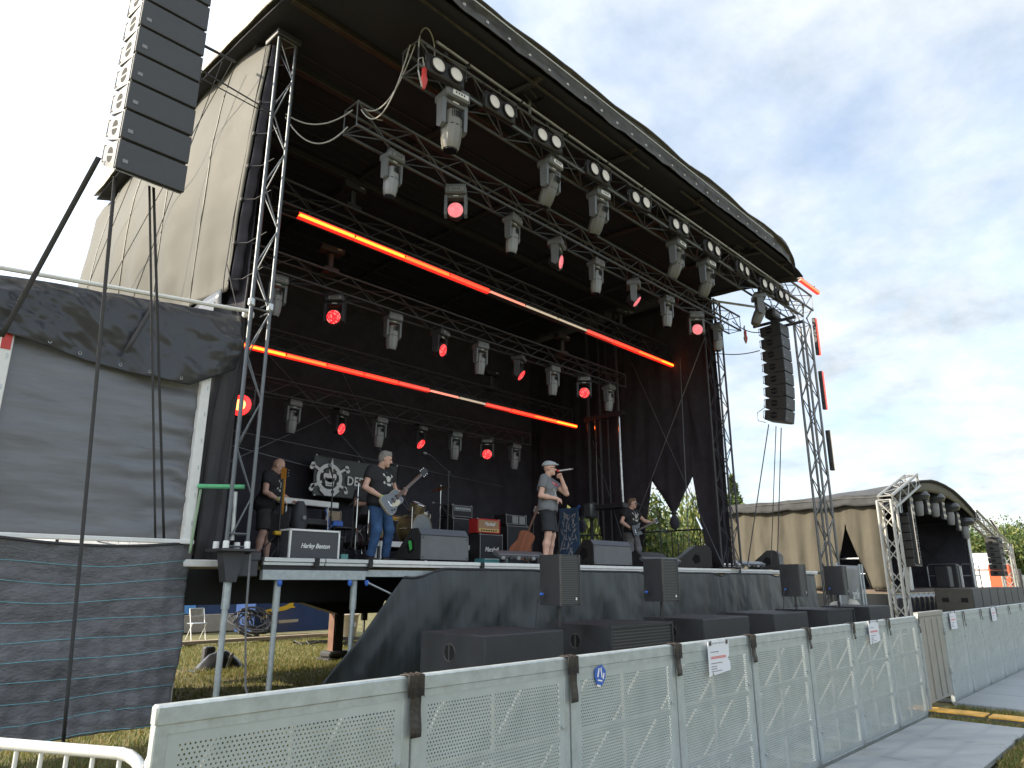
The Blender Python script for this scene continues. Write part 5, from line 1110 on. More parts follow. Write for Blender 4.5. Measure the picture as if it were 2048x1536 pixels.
def skullprint(y0, z0, s=1.0):
    out = []
    def ci(cy, cz, r):
        for k in range(6):
            a, a2 = k*math.pi/3, (k+1)*math.pi/3; out.append([(cy, cz), (cy+r*math.cos(a), cz+r*math.sin(a)), (cy+r*math.cos(a2), cz+r*math.sin(a2))])
    ci(y0, z0+.0*s, .045*s); out.append([(y0-.02*s, z0+.03*s), (y0+.02*s, z0+.03*s), (y0+.0, z0+.11*s)])
    for sx in (-1, 1):
        for sz in (-1, 1): ci(y0+sx*.085*s, z0+sz*.055*s, .022*s)
        for k in range(5):
            q = .03+.012*k; out.append([(y0+sx*q*1.0*s, z0+q*.65*s), (y0+sx*(q+.013)*s, z0+(q+.013)*.65*s), (y0+sx*(q+.013)*s, z0+(q-.008)*.65*s), (y0+sx*q*s, z0+(q-.02)*.65*s)])
    out.append([(y0-.05*s, z0-.06*s), (y0+.05*s, z0-.06*s), (y0+.035*s, z0-.095*s), (y0-.035*s, z0-.095*s)])
    return out
LEG = dict(hiR=(0, -.09, .92), hiL=(0, .09, .92), knR=(.03, -.12, .50), knL=(.03, .13, .50), anR=(-.02, -.14, .09), anL=(-.0, .16, .09))
m_tee = M('black_tshirt', (.024, .024, .028), .85, 0, .15, 12); m_jean = M('blue_denim', (.045, .11, .25), .8, 0, .3, 9, .2, 60); m_print = M('shirt_print_white', (.58, .58, .53), .7, 0, .1)
# ---- guitarist left (grey hair, jeans)
J = dict(LEG); J.update(head=(.05, .03, 1.635), lean=-.02, pelx=.02, shR=(-.02, -.21, 1.44), shL=(-.02, .21, 1.44), elR=(-.03, -.33, 1.15), wrR=(.22, -.17, .98), haR=(.30, -.08, .95), hnR=(-.5, .6, -.3), elL=(.02, .36, 1.14), wrL=(.25, .30, 1.09), haL=(.30, .32, 1.19), hnL=(-.8, -.3, .2), curlR=.8, curlL=1.5, knR=(.08, -.13, .50), knL=(.10, .14, .51), anR=(.0, -.16, .09), anL=(.02, .17, .09))
p1 = person('grey haired guitarist in black skull t-shirt and blue jeans looking down at his guitar', (6.80, 9.35, DZ), (.22, -.97), J, 1.13, 1.0, R_(38), R_(14), m_tee, .52, .86, m_jean, 1.98, M('brown_shoe', (.05, .04, .035), .6), M('grey_hair', (.30, .28, .26), .8, 0, .2, 60, .4, 90))
shirt_print(p1, J['_pr'], skullprint(.02, 1.30, 1.15), m_print)
m_wrist = M('green_wristband', (.42, .62, .14), .5, 0, 0)
def band(t, a, b, r=.036, m=m_wrist, f=.06):
    a = Vector(a); b = Vector(b); q = b.lerp(a, f); MB().rod(q, q+(a-b).normalized()*.028, r, 12, caps=False).build('wristband', m, t, thick=.003)
band(p1, J['elR'], J['wrR'])
# ---- keyboard player
J = dict(LEG); J.update(head=(.14, .0, 1.60), lean=.07, pelx=-.02, shR=(.05, -.20, 1.42), shL=(.05, .20, 1.42), elR=(.08, -.27, 1.13), wrR=(.30, -.20, 1.0), haR=(.40, -.18, .98), hnR=(0, 0, -1), elL=(.12, .27, 1.14), wrL=(.34, .2, 1.03), haL=(.44, .18, 1.02), hnL=(0, 0, -1), curlR=.6, curlL=.6)
p2 = person('bald keyboard player in black t-shirt and dark shorts bending over the keyboards', (5.85, 11.2, DZ), (.62, -.78), J, 1.08, 1.01, R_(12), R_(24), m_tee, .52, .84, M('dark_grey_shorts', (.05, .05, .05), .85, 0, .2), .92, M('black_shoe', (.02, .02, .02), .6))
shirt_print(p2, J['_pr'], skullprint(.0, 1.27, 1.1), m_print); band(p2, J['elR'], J['wrR'])
# ---- singer
J = dict(LEG); J.update(head=(.04, .0, 1.645), lean=-.01, shR=(-.01, -.21, 1.45), shL=(.0, .21, 1.45), elR=(-.06, -.30, 1.14), wrR=(.19, -.15, 1.10), haR=(.27, -.07, 1.06), hnR=(-.6, .5, -.4), elL=(.30, .22, 1.22), wrL=(.235, .10, 1.48), haL=(.20, .06, 1.57), hnL=(-.2, -.9, .2), curlR=.5, curlL=1.7, knR=(.03, -.12, .50), knL=(.05, .14, .50))
p3 = person('singer in grey flat cap, grey t-shirt and black shorts holding a microphone to his mouth', (9.74, 8.35, DZ), (.50, -.87), J, 1.06, 1.035, R_(8), R_(-3), M('grey_tshirt', (.19, .20, .215), .85, 0, .1, 14), .56, .90, M('black_shorts', (.028, .030, .036), .8, 0, .15), .88, M('white_trainer', (.5, .5, .5), .6), cap=M('light_grey_cap', (.40, .44, .46), .85, 0, .08, 40), glasses=True)
shirt_print(p3, J['_pr'], [[(-.15+.05*k, 1.345), (-.101+.05*k, 1.345), (-.101+.05*k, 1.41), (-.15+.05*k, 1.41)] for k in range(6)], M('pink_red_print', (.55, .09, .14), .7, 0, .2)); shirt_print(p3, J['_pr'], [[(-.13+.042*k, 1.362), (-.108+.042*k, 1.362), (-.112+.042*k, 1.394), (-.13+.042*k, 1.394)] for k in range(6)]+skullprint(-.04, 1.20, 1.0), m_print, 'shirt_lettering')
Bx('tattoo_band', M('dark_bracelet', (.04, .03, .03), .6), p3, (.16, -.165, 1.103), (.03, .06, .06), .015)
mk = thing('microphone', 'silver wireless microphone held at the mouth of the singer', 'microphone', tuple(p3.matrix_basis @ Vector((.165, .035, 1.60))), p3.rotation_euler.z)
MB().lathe([(.012, 0), (.024, .012), (.026, .035), (.018, .05)], 12, Matrix.Rotation(R_(84), 4, 'Y')).build('mic_grille', m_red, mk); MB().lathe([(.018, .05), (.016, .16), (.018, .22), (.020, .225), (.020, .26), (.010, .262), (.008, .30), (.004, .302)], 12, Matrix.Rotation(R_(84), 4, 'Y')).build('mic_handle', m_alu, mk)
# ---- bassist right
J = dict(LEG); J.update(head=(.05, .02, 1.635), lean=0, shR=(-.01, -.20, 1.44), shL=(-.01, .20, 1.44), elR=(-.04, -.34, 1.16), wrR=(.17, -.24, .98), haR=(.23, -.16, .93), hnR=(-.6, .6, 0), elL=(.10, .40, 1.22), wrL=(.24, .56, 1.16), haL=(.27, .62, 1.23), hnL=(-.8, -.4, .2), curlR=.8, curlL=1.4, anR=(-.02, -.16, .09), anL=(.06, .22, .09), knL=(.06, .17, .5))
p4 = person('bassist with short hair in black skull t-shirt and grey ripped shorts at the right', (15.25, 10.3, DZ), (-.05, -1), J, 1.0, 1.0, R_(28), R_(4), m_tee, .56, .90, M('grey_denim', (.20, .20, .21), .85, 0, .3, 14), 1.18, M('dark_red_shoe', (.10, .02, .03), .6), M('brown_grey_hair', (.22, .15, .10), .8, 0, .25, 60, .4, 90))
shirt_print(p4, J['_pr'], skullprint(.02, 1.30, 1.3), m_print); band(p4, J['elR'], J['wrR'], m=M('yellow_wristband', (.6, .5, .12), .5, 0, 0))
for (y, z) in ((-.10, .84), (.06, .80), (.13, .62), (.15, .52)): pass
# ---- drummer behind the kit
J = dict(LEG); J.update(head=(.04, 0, 1.635), shR=(0, -.20, 1.44), shL=(0, .20, 1.44), elR=(.08, -.32, 1.18), wrR=(.32, -.22, 1.18), haR=(.41, -.18, 1.22), hnR=(0, 0, -1), elL=(.08, .32, 1.18), wrL=(.32, .2, 1.12), haL=(.41, .16, 1.14), hnL=(0, 0, -1), hiR=(0, -.1, .90), hiL=(0, .1, .90), knR=(.42, -.2, .88), knL=(.42, .2, .88), anR=(.44, -.22, .46), anL=(.44, .22, .46), floor=.37)
p5 = person('drummer seated behind the kit, mostly hidden by the guitarist and cymbals', (8.75, 12.55, RZ-.375), (.1, -1), J, 1.0, 1.0, 0, R_(6), M('dark_grey_tshirt', (.05, .05, .055), .85), .55, .88, M('black_trousers', (.03, .03, .032), .8), 1.95, m_black, M('dark_hair', (.10, .09, .085), .8, 0, .2, 60))
for sx, hd in ((-1, 'haR'), (1, 'haL')):
    q = Vector(J[hd]); s_ = Rd('drumstick', M('pale_wood', (.55, .38, .22), .5), None, p5.location, p5.location, .01) if False else None
    d = thing('drumstick', ['wooden drumstick in the right hand of the drummer', 'wooden drumstick in the left hand of the drummer'][(sx+1)//2], 'drumstick', tuple(p5.location+Matrix.Rotation(p5.rotation_euler.z, 3, 'Z') @ q), p5.rotation_euler.z, 'drumsticks'); MB().rod((-.08, 0, .0), (.28, 0, .16), .008, 8, .006).build('stick', M('pale_wood', (.55, .38, .22), .5), d)
st = thing('drum_stool', 'black round stool under the drummer', 'stool', (8.75, 12.56, RZ)); MB().lathe([(.17, .42), (.18, .45), (.17, .50)], 20).build('seat', m_black, st); Rd('pole', m_chrome, st, (0, 0, .1), (0, 0, .43), .02, 8)
for k in range(3): Rd('leg', m_chrome, st, (0, 0, .3), (.25*math.cos(k*2.09), .25*math.sin(k*2.09), .01), .012, 6)
# ================================================================ guitars
def smooth_poly(pts, n=3):
    for _ in range(n):
        q = []
        for i in range(len(pts)):
            a, b = pts[i], pts[(i+1) % len(pts)]; q += [(a[0]*.75+b[0]*.25, a[1]*.75+b[1]*.25), (a[0]*.25+b[0]*.75, a[1]*.25+b[1]*.75)]
        pts = q
    return pts
def guitar(name, label, o, neck, face, outline, bodym, edgem, neckm, thick=.045, nl=.62, guard=None, head=None, headm=None, dots=True, soundhole=False):
    t = thing(name, label, 'guitar', o); n = Vector(neck).normalized(); f = Vector(face); f = (f-n*f.dot(n)).normalized(); y = f.cross(n)
    R = Matrix((n, y, f)).transposed().to_4x4(); t.rotation_euler = R.to_euler()
    ol = smooth_poly(outline); MB().prism(ol, thick, Tm(0, 0, -thick/2)).build('body', edgem, t, ang=.5)
    MB().prism([(x*.965, y_*.965) for x, y_ in ol], .006, Tm(.002, 0, thick/2-.003)).build('top', bodym, t, ang=.5)
    x0 = max(p[0] for p in ol)-.06
    MB().box((x0+nl/2, 0, thick/2+.004), (nl, .050, .022), b=.006).build('neck', neckm, t); Bx('fretboard', M('rosewood', (.10, .055, .035), .5) if neckm is not MATS.get('orange_maple') else neckm, t, (x0+nl/2-.03, 0, thick/2+.017), (nl+.06, .046, .006))
    for k in range(14): Bx('fret', m_alu, t, (x0+nl-.012-nl*(1-.943**k)*1.35, 0, thick/2+.021), (.003, .045, .003))
    hm_ = headm or neckm; hd = MB().prism(head or [(0, -.026), (.05, -.04), (.17, -.045), (.19, 0), (.17, .045), (.05, .04), (0, .026)], .016, Tm(x0+nl, 0, thick/2-.008)).build('headstock', hm_, t)
    for k in range(3):
        for sy in (-1, 1): MB().box((x0+nl+.05+.045*k, sy*.056, thick/2), (.016, .026, .012), b=.004).build('tuner', m_chrome, hd)
    for k in (0, .09) if not soundhole else (): MB().box((-.0+k, 0, thick/2+.008), (.035, .085, .012), b=.004).build('pickup', m_black, t)
    MB().box((-.10 if not soundhole else -.12, 0, thick/2+.008), (.022, .10 if not soundhole else .16, .012), b=.003).build('bridge', m_chrome if not soundhole else M('dark_wood', (.05, .03, .02), .5), t)
    for k in range(6): Rd('string', m_alu, t, (-.10, -.02+.008*k, thick/2+.024), (x0+nl+.03, -.014+.0056*k, thick/2+.022), .0012, 4)
    if guard is not None: MB().prism(guard, .004, Tm(0, 0, thick/2+.004)).build('pickguard', M('cream_pickguard', (.62, .57, .44), .4, 0, 0), t)
    if not soundhole:
        for (x, y_) in ((-.13, -.10), (-.08, -.12)): MB().lathe([(.012, 0), (.012, .016), (.008, .018)], 10, Tm(x, y_, thick/2+.002)).build('knob', m_black, t)
    return t
LP = [(-.22, -.10), (-.19, -.165), (-.08, -.165), (.0, -.115), (.07, -.12), (.14, -.13), (.20, -.09), (.17, -.03), (.21, .03), (.19, .10), (.12, .125), (.05, .12), (0, .115), (-.08, .165), (-.19, .165), (-.22, .10)]
g1 = guitar('electric_guitar', 'grey single cut electric guitar with cream pickguard played by the grey haired man', (6.80, 9.02, DZ+.94), (.80, .12, .62), (.12, -.95, .28), LP, M('slate_grey_lacquer', (.16, .18, .20), .25, 0, .06, 4), M('cream_binding', (.55, .50, .38), .4, 0, 0), M('maple_neck', (.40, .24, .12), .4, 0, .1), guard=[(-.12, -.02), (.10, -.035), (.10, -.10), (.02, -.11), (-.08, -.075)], headm=m_black)
SS = [(-.20, -.08), (-.18, -.15), (-.08, -.165), (.02, -.12), (.12, -.13), (.24, -.15), (.17, -.08), (.13, -.03), (.14, .03), (.20, .10), (.27, .15), (.12, .14), (.02, .12), (-.08, .165), (-.18, .15), (-.20, .08)]
g2_ = guitar('electric_bass', 'black double cut electric bass with long neck held by the bassist', (14.98, 9.98, DZ+.93), (.93, .05, .28), (.05, -1, .12), SS, M('black_lacquer', (.022, .022, .026), .2, 0, 0), M('black_lacquer_edge', (.03, .03, .035), .25, 0, 0), M('dark_maple', (.16, .10, .06), .45, 0, .1), nl=.74, headm=m_black)
AC = [(-.26, -.08), (-.24, -.18), (-.14, -.20), (-.02, -.15), (.06, -.125), (.14, -.14), (.22, -.13), (.25, -.05), (.25, .05), (.22, .13), (.14, .14), (.06, .125), (-.02, .15), (-.14, .20), (-.24, .18), (-.26, .08)]
m_mah = M('mahogany', (.30, .085, .03), .35, 0, .45, 3, stretch=(.4, 6, 1))
g3 = guitar('acoustic_guitar', 'brown acoustic guitar leaning in a stand showing its mahogany back', (11.05, 10.15, DZ+.46), (.30, -.24, .92), (.60, .72, .0), [(a*1.14, b*1.22) for a, b in AC], M('spruce_top', (.45, .28, .13), .4), m_mah, M('dark_neck', (.13, .05, .03), .4), thick=.11, nl=.46, soundhole=True)
gs = thing('guitar_stand', 'thin black stand holding the brown acoustic guitar', 'stand', (11.28, 10.15, DZ)); Rd('pole', m_black, gs, (0, -.02, .05), (.08, -.02, 1.0), .012, 8)
for k in range(3): Rd('leg', m_black, gs, (0, 0, .25), (.25*math.cos(k*2.09-.5), .25*math.sin(k*2.09-.5), .01), .010, 6)
MB().tube([(-.2, -.12, .17), (-.1, .02, .14), (.1, .02, .14), (.18, -.12, .17)], .012).build('cradle', m_black, gs)
# orange necked bass on stand behind the case
m_orn = M('orange_maple', (.58, .27, .035), .4, 0, .1, 12)
BS = [(-.24, -.09), (-.2, -.16), (-.1, -.165), (0, -.12), (.1, -.13), (.24, -.16), (.18, -.06), (.16, 0), (.2, .08), (.32, .15), (.14, .14), (.02, .12), (-.1, .165), (-.2, .16), (-.24, .09)]
g4 = guitar('bass_guitar', 'bass with bright orange neck on a stand, its black body hidden behind the flight case', (5.33, 9.75, DZ+.50), (.02, .06, 1.0), (.75, .65, 0), BS, m_black, m_black, m_orn, nl=.48, head=[(0, -.028), (.03, -.045), (.15, -.05), (.19, -.02), (.17, .03), (.04, .03), (0, .028)], headm=M('orange_headstock', (.55, .22, .03), .4, 0, .12, 20))
gs = thing('guitar_stand', 'black tripod stand with yellow rubber holding the orange necked bass', 'stand', (5.30, 9.70, DZ)); Rd('pole', m_black, gs, (0, 0, .1), (0, .03, 1.2), .014, 8); 
for k in range(3): Rd('leg', m_truss, gs, (0, 0, .42), (.36*math.cos(k*2.09+2.6), .36*math.sin(k*2.09+2.6), .01), .011, 6)
MB().box((-.02, -.06, .40), (.20, .08, .06), b=.015).build('yellow_rubber', M('yellow_rubber', (.70, .42, .03), .5), gs)
gb = thing('gig_bag', 'grey soft bag standing upright beside the orange necked bass', 'bag', (5.75, 9.95, DZ)); MB().lathe([(.10, 0), (.115, .1), (.11, .5), (.13, .62), (.09, .85), (.05, .92)], 14).build('bag_body', M('grey_nylon', (.06, .062, .07), .7, 0, .2, 8, .3, 20), gb); MB().lathe([(.03, .0), (.04, .02), (.03, .05)], 10, Tm(-.0, -.11, .66, Matrix.Rotation(R_(90), 4, 'X'))).build('badge', m_grey2, gb)
# ================================================================ crowd barriers
def perf_mat():
    m = bpy.data.materials.new('perforated_galvanised_sheet'); m.use_nodes = True; t = m.node_tree; b = t.nodes['Principled BSDF']
    tcn = t.nodes.new('ShaderNodeTexCoord'); sx = t.nodes.new('ShaderNodeSeparateXYZ'); t.links.new(tcn.outputs['Object'], sx.inputs[0])
    n = t.nodes.new('ShaderNodeTexNoise'); n.inputs['Scale'].default_value = 5; n.inputs['Detail'].default_value = 6; t.links.new(tcn.outputs['Object'], n.inputs['Vector'])
    r = t.nodes.new('ShaderNodeValToRGB'); e = r.color_ramp.elements; e[0].position = .3; e[1].position = .7; e[0].color = (.38, .43, .435, 1); e[1].color = (.48, .53, .535, 1); t.links.new(n.outputs[0], r.inputs[0]); t.links.new(r.outputs[0], b.inputs['Base Color']); b.inputs['Metallic'].default_value = .3; b.inputs['Roughness'].default_value = .5
    pit = .0185
    def hole(ox, oz):
        u = math_n(t, 'SUBTRACT', math_n(t, 'FRACT', math_n(t, 'ADD', math_n(t, 'DIVIDE', sx.outputs[0], pit), ox)), .5)
        w = math_n(t, 'SUBTRACT', math_n(t, 'FRACT', math_n(t, 'ADD', math_n(t, 'DIVIDE', sx.outputs[2], pit*1.732), oz)), .5)
        u = math_n(t, 'MULTIPLY', u, pit); w = math_n(t, 'MULTIPLY', w, pit*1.732)
        d = math_n(t, 'SQRT', math_n(t, 'ADD', math_n(t, 'MULTIPLY', u, u), math_n(t, 'MULTIPLY', w, w)))
        return math_n(t, 'LESS_THAN', d, .0038)
    h = math_n(t, 'MAXIMUM', hole(.0, .0), hole(.5, .5))
    inx = math_n(t, 'LESS_THAN', math_n(t, 'ABSOLUTE', sx.outputs[0]), .475); inz = math_n(t, 'LESS_THAN', math_n(t, 'ABSOLUTE', math_n(t, 'SUBTRACT', sx.outputs[2], .575)), .475)
    h = math_n(t, 'MULTIPLY', h, math_n(t, 'MULTIPLY', inx, inz))
    tr = t.nodes.new('ShaderNodeBsdfTransparent'); ms = t.nodes.new('ShaderNodeMixShader'); t.links.new(h, ms.inputs[0]); t.links.new(b.outputs[0], ms.inputs[1]); t.links.new(tr.outputs[0], ms.inputs[2]); t.links.new(ms.outputs[0], t.nodes['Material Output'].inputs[0])
    return m
m_perf = perf_mat(); m_tape = M('brown_black_tape', (.035, .030, .027), .4, 0, .3, 20, .3, 60)
BY = 2.75
m_strut = M('weathered_galvanised_strut', (.135, .14, .138), .6, .3, .2, 10)
def barrier0():
    t = thing('crowd_barrier', '', 'barrier', (0, 0, 0))
    MB().add([(-.565, 0, .03), (.565, 0, .03), (.565, 0, 1.10), (-.565, 0, 1.10)], [(0, 1, 2, 3)]).build('perforated_sheet', m_perf, t, smooth=False)
    b = MB(); b.box((0, .02, 1.145), (1.136, .055, .07), b=.008); b.box((0, .004, 1.10), (1.13, .012, .035)); b.build('top_rail', m_galv, t)
    for sx in (-.542, .542): MB().box((sx, .02, .57), (.048, .045, 1.09), b=.004).build('post', m_galv, t)
    MB().box((0, .02, .035), (1.06, .045, .05), b=.004).build('bottom_rail', m_galv, t)
    for zz_ in (.40, .76): MB().box((0, .03, zz_), (1.03, .03, .035), b=.003).build('cross_rail', m_strut, t)
    MB().box((0, .03, .57), (.035, .028, 1.04), b=.003).build('mid_post', m_strut, t)
    for sx in (-.28, .28): MB().rod((sx, .07, 1.06), (sx-.20, .62, .06), .018, 6).build('strut', m_strut, t)
    for sx in (-.28, .28): MB().box((sx-.1, .42, .03), (.06, .75, .04), b=.004).build('foot', m_strut, t)
    Bx('bolt', m_galv, t, (-.47, -.008, .30), (.02, .012, .02), .004); Bx('bolt', m_galv, t, (.50, -.008, .82), (.02, .012, .02), .004)
    return t
b0 = barrier0(); NB = 8; x0b = 1.09; pit = 1.146
for i in range(NB):
    o = b0 if i == 0 else copy_tree(b0); o.location = (x0b+pit*(i+.5), BY+rnd.uniform(-.004, .004), 0); o.rotation_euler = (0, 0, R_(rnd.uniform(-.25, .25)))
    o['label'] = ['perforated steel barrier panel nearest the camera, its open end beside the white hurdle', 'perforated barrier panel second from the camera, between two tape strips', 'perforated barrier panel carrying a torn blue sticker', 'perforated barrier panel carrying the largest white notice', 'perforated barrier panel just right of the largest notice', 'perforated barrier panel left of the second notice, sixth from the camera', 'perforated barrier panel with the second white notice', 'last perforated barrier panel before the solid gate'][i]; o['group'] = 'perforated barrier panels before the stage'
NF = 22
for i in range(NF):
    o = copy_tree(b0); o.location = (11.50+pit*(i+.5), BY, 0)
    o['label'] = ('first barrier panel beyond the solid gate, with a white notice', 'second barrier panel beyond the solid gate', 'third barrier panel beyond the solid gate', 'fourth barrier panel beyond the gate with the farther white notice')[i] if i < 4 else 'perforated barrier panel in the far row beyond the solid gate'
    o['group'] = 'perforated barrier panels before the stage' if i < 4 else 'far barrier panels toward the second stage'
gt = thing('barrier_gate', 'solid tan grey gate panel with vertical ribs raised between the perforated barriers', 'gate', (10.88, BY, 0))
m_gate = M('tan_grey_gate', (.31, .305, .275), .5, .2, .12, 4)
MB().box((0, 0, .68), (1.14, .03, 1.06), b=.004).build('gate_sheet', m_gate, gt); MB().box((0, 0, 1.19), (1.17, .06, .06), b=.006).build('top_rail', m_gate, gt)
for x in (-.28, .03, .30): MB().box((x, -.02, .66), (.05, .016, .94), b=.006).build('rib', m_gate, gt)
for x in (-.57, .57): MB().box((x, 0, .63), (.035, .05, 1.15), b=.004).build('post', m_galv, gt)
Bx('hinge', m_galv, gt, (.56, -.03, .45), (.05, .03, .09), .006); Bx('hinge', m_galv, gt, (.56, -.03, .95), (.05, .03, .09), .006)
def tape(x, w, h, label, y=BY-.022, cover=True, flap=0):
    t = thing('tape_strip', label, 'tape', (x, y, 1.18), 0, 'tape strips over the barrier joints')
    b = MB(); b.sheet(lambda u, v: (-w/2+w*u+.02*v*flap, -.004-.006*math.sin(v*9)*v, -.0-h*v), 2, 12); b.build('hanging_strip', m_tape, t, thick=.003)
    if cover:
        b = MB(); pf = [(-.006, -.09), (-.007, .004), (.06, .006), (.062, -.06)]
        b.sheet(lambda u, v: (-w*.75+w*1.6*u+.004*math.sin(u*30), pf[min(3, int(round(v*3)))][0], pf[min(3, int(round(v*3)))][1]+.004*math.sin(u*17+v*5)), 8, 3); b.build('wrapped_cover', m_tape, t, thick=.003)
for i in range(1, NB):
    tape(x0b+pit*i, .062 if i < 5 else .045, [.26, .24, .20, .20, .17, .15, .17][i-1], f'dark tape strip over the {ORD[i-1]} barrier joint counted from the camera', flap=rnd.uniform(-.6, .6))
for i in range(1, 7): tape(11.50+pit*i, .05, [.22, .17, .16, .16, .14, .14][i-1], f'thin dark tape strip over the {ORD[i-1]} barrier joint beyond the gate', cover=False)
tape(10.30, .05, .20, 'thin dark tape strip on the left edge of the solid gate', cover=False)
# notices
m_paper = M('white_paper', (.74, .76, .82), .6, 0, .03, 6); m_ink = M('grey_ink', (.22, .22, .25), .6, 0, 0); m_rink = M('red_highlighter', (.72, .20, .20), .6, 0, 0)
def notice(x, z, label, sc=1.0, torn=True):
    t = thing('notice', label, 'notice', (x, BY-.03, z), 0, 'white notices taped on the barrier')
    w, h = .32*sc, .235*sc
    pts = [(-w/2, h/2), (-w/2, -h/2), (-w*.38, -h*.46), (-w*.34, -h*.36), (-w*.28, -h*.47), (w*.50, -h*.40), (w*.50, -h*.17), (w*.40, -.02*h), (w*.47, .05*h), (w/2, h/2)]
    if not torn: pts = [(-w/2, h/2), (-w/2, -h/2), (w/2, -h/2), (w/2, h/2)]
    MB().prism([(a, b) for a, b in pts], .003, Tm(0, 0, 0, FRONT)).build('paper', m_paper, t, smooth=False)
    lines = [('An Besucher', .22, m_ink), ('Bitte Abstand', .05, m_rink), ('Kein Durchgang', -.16, m_ink), ('Zutritt', -.25, m_ink), ('Stage 1', -.33, m_ink), ('Mit Bandausweis', -.41, m_ink)]
    # faint printed rows, unreadable in the photograph: drawn as short ink dashes
    r = random.Random(3); b = MB(); b2_ = MB()
    for (z0, ln, mm) in ((.20, .34, 0), (.055, .70, 1), (.015, .70, 1), (-.13, .48, 0), (-.22, .22, 0), (-.29, .26, 0), (-.36, .48, 0)):
        x_ = -w*.40; e = x_+w*ln
        while x_ < e:
            l = w*r.uniform(.02, .06); (b2_ if mm else b).box((x_+l/2, -.0045, h*z0), (l, .001, h*(.022 if not mm else .028))); x_ += l+w*.012
    b.build('printed_rows', m_ink, t, smooth=False); b2_.build('red_printed_row', m_rink, t, smooth=False)
    for x_ in (-w*.40, w*.38): Bx('tape_piece', m_seam, t, (x_, -.006, h*.46), (.03*sc, .003, .03*sc))
    b = MB()
    for k in range(9): b.box((-w*.28+w*.065*k, -.0045, h*.45), (.006*sc, .001, .012*sc))
    b.build('header_marks', m_ink, t, smooth=False)
notice(5.09, 1.055, 'largest white notice with a red printed row and torn edges on the barrier')
notice(8.56, 1.07, 'second white notice with a red printed row, on the panel before the last tape joint', 1.02)
notice(11.95, 1.07, 'third white notice, just beyond the solid gate', 1.0, False)
notice(14.65, 1.08, 'farthest white notice, several panels beyond the gate', 1.0, False)
t = thing('torn_sticker', 'torn blue and white hexagon sticker on the third barrier panel', 'sticker', (3.66, BY-.008, 1.06))
bl_ = M('royal_blue_print', (.03, .12, .50), .4, 0, .05)
MB().prism([(-.052, .035), (-.055, -.005), (-.03, -.055), (.012, -.062), (.05, -.02), (.055, .02), (.02, .055), (-.015, .05)], .002, Tm(0, 0, 0, FRONT)).build('sticker_base', bl_, t, smooth=False)
b = MB()
for (x, z, w, h, a) in ((-.02, .015, .012, .05, .3), (.01, .012, .010, .055, -.2), (.03, -.008, .010, .035, .3), (-.006, -.03, .045, .008, .2), (0, .035, .03, .007, -.3), (-.02, -.058, .035, .010, .2)): b.box((x, -.003, z), (w, .001, h), Matrix.Rotation(a, 3, 'Y'))
b.build('sticker_print', m_white, t, smooth=False)
# white hurdle in the lower left
hu = thing('crowd_hurdle', 'white tubular crowd hurdle in the lower left corner before the barrier end', 'hurdle', (1.0, 3.0, 0), w=True)
A, Bp = Vector((.40, 4.30, 0)), Vector((1.13, 2.86, 0)); dv = (Bp-A).normalized(); A = Bp-dv*2.3
m_hw = M('bright_galvanised_tube', (.70, .71, .71), .4, .3, .05, 10)
pts = [A+Vector((0, 0, .15)), A+Vector((0, 0, .90))]+[A+dv*(.12*(1-math.cos(a)))+Vector((0, 0, .90+.10*math.sin(a))) for a in np.linspace(.3, 1.57, 5)]
pts2 = [Bp-dv*(.12*(1-math.cos(a)))+Vector((0, 0, .90+.10*math.sin(a))) for a in np.linspace(1.57, .3, 5)]+[Bp+Vector((0, 0, .90)), Bp+Vector((0, 0, .15))]
Tb('frame_tube', m_hw, hu, pts+pts2, .021, 10); Rd('bottom_tube', m_hw, hu, A+Vector((0, 0, .18)), Bp+Vector((0, 0, .18)), .016, 8)
for k in range(1, 19): q = A+dv*(.121*k); Rd('bar', m_hw, hu, q+Vector((0, 0, .18)), q+Vector((0, 0, .99)), .0085, 8)
for q in (A+dv*.3, Bp-dv*.3): n_ = Vector((-dv.y, dv.x, 0)); Tb('foot', m_hw, hu, [q-n_*.3+Vector((0, 0, .02)), q+Vector((0, 0, .14)), q+n_*.3+Vector((0, 0, .02))], .015)
hk = Rd('hook', m_hw, hu, Bp+Vector((0, 0, .94)), Bp+Vector((.02, -.07, .86)), .010, 6); Tb('hook_loop', m_hw, hk, [Bp+Vector((.01+.02*math.cos(a), -.02+.02*math.sin(a), .97+.03*math.sin(a))) for a in np.linspace(0, 6.2, 10)], .006)
cab('black cable lying in the grass behind the white hurdle', [(1.5, 4.3, .03), (1.75, 4.2, .05), (2.0, 4.15, .03), (2.25, 4.2, .05)], .02, m_rope)
# ================================================================ under the stage
m_bb = M('deep_blue_enamel', (.020, .05, .16), .35, 0, .1, 3); m_log = M('yellow_print', (.75, .48, .03), .5, 0, 0)
gx = thing('blue_generator', 'dark blue metal box with yellow leaping animal logo standing behind the stage', 'generator', (11.75, 20.8, 0))
MB().box((0, 0, .62), (2.5, 1.2, .95), b=.02).build('box_body', m_bb, gx); MB().box((0, -.2, 1.11), (2.5, .8, .03)).build('box_lid', M('pale_blue_lid', (.40, .50, .62), .4), gx)
b = MB(); b.prism(smooth_poly([(-.95, -.05), (-.7, .02), (-.35, .06), (-.1, .12), (.05, .2), (.22, .24), (.12, .12), (.25, .05), (.08, .05), (-.1, -.02), (-.5, -.06), (-.8, -.25), (-.9, -.28), (-.75, -.12)], 1), .004, Tm(-.2, -.612, .78, FRONT)); b.build('animal_logo', m_log, gx)
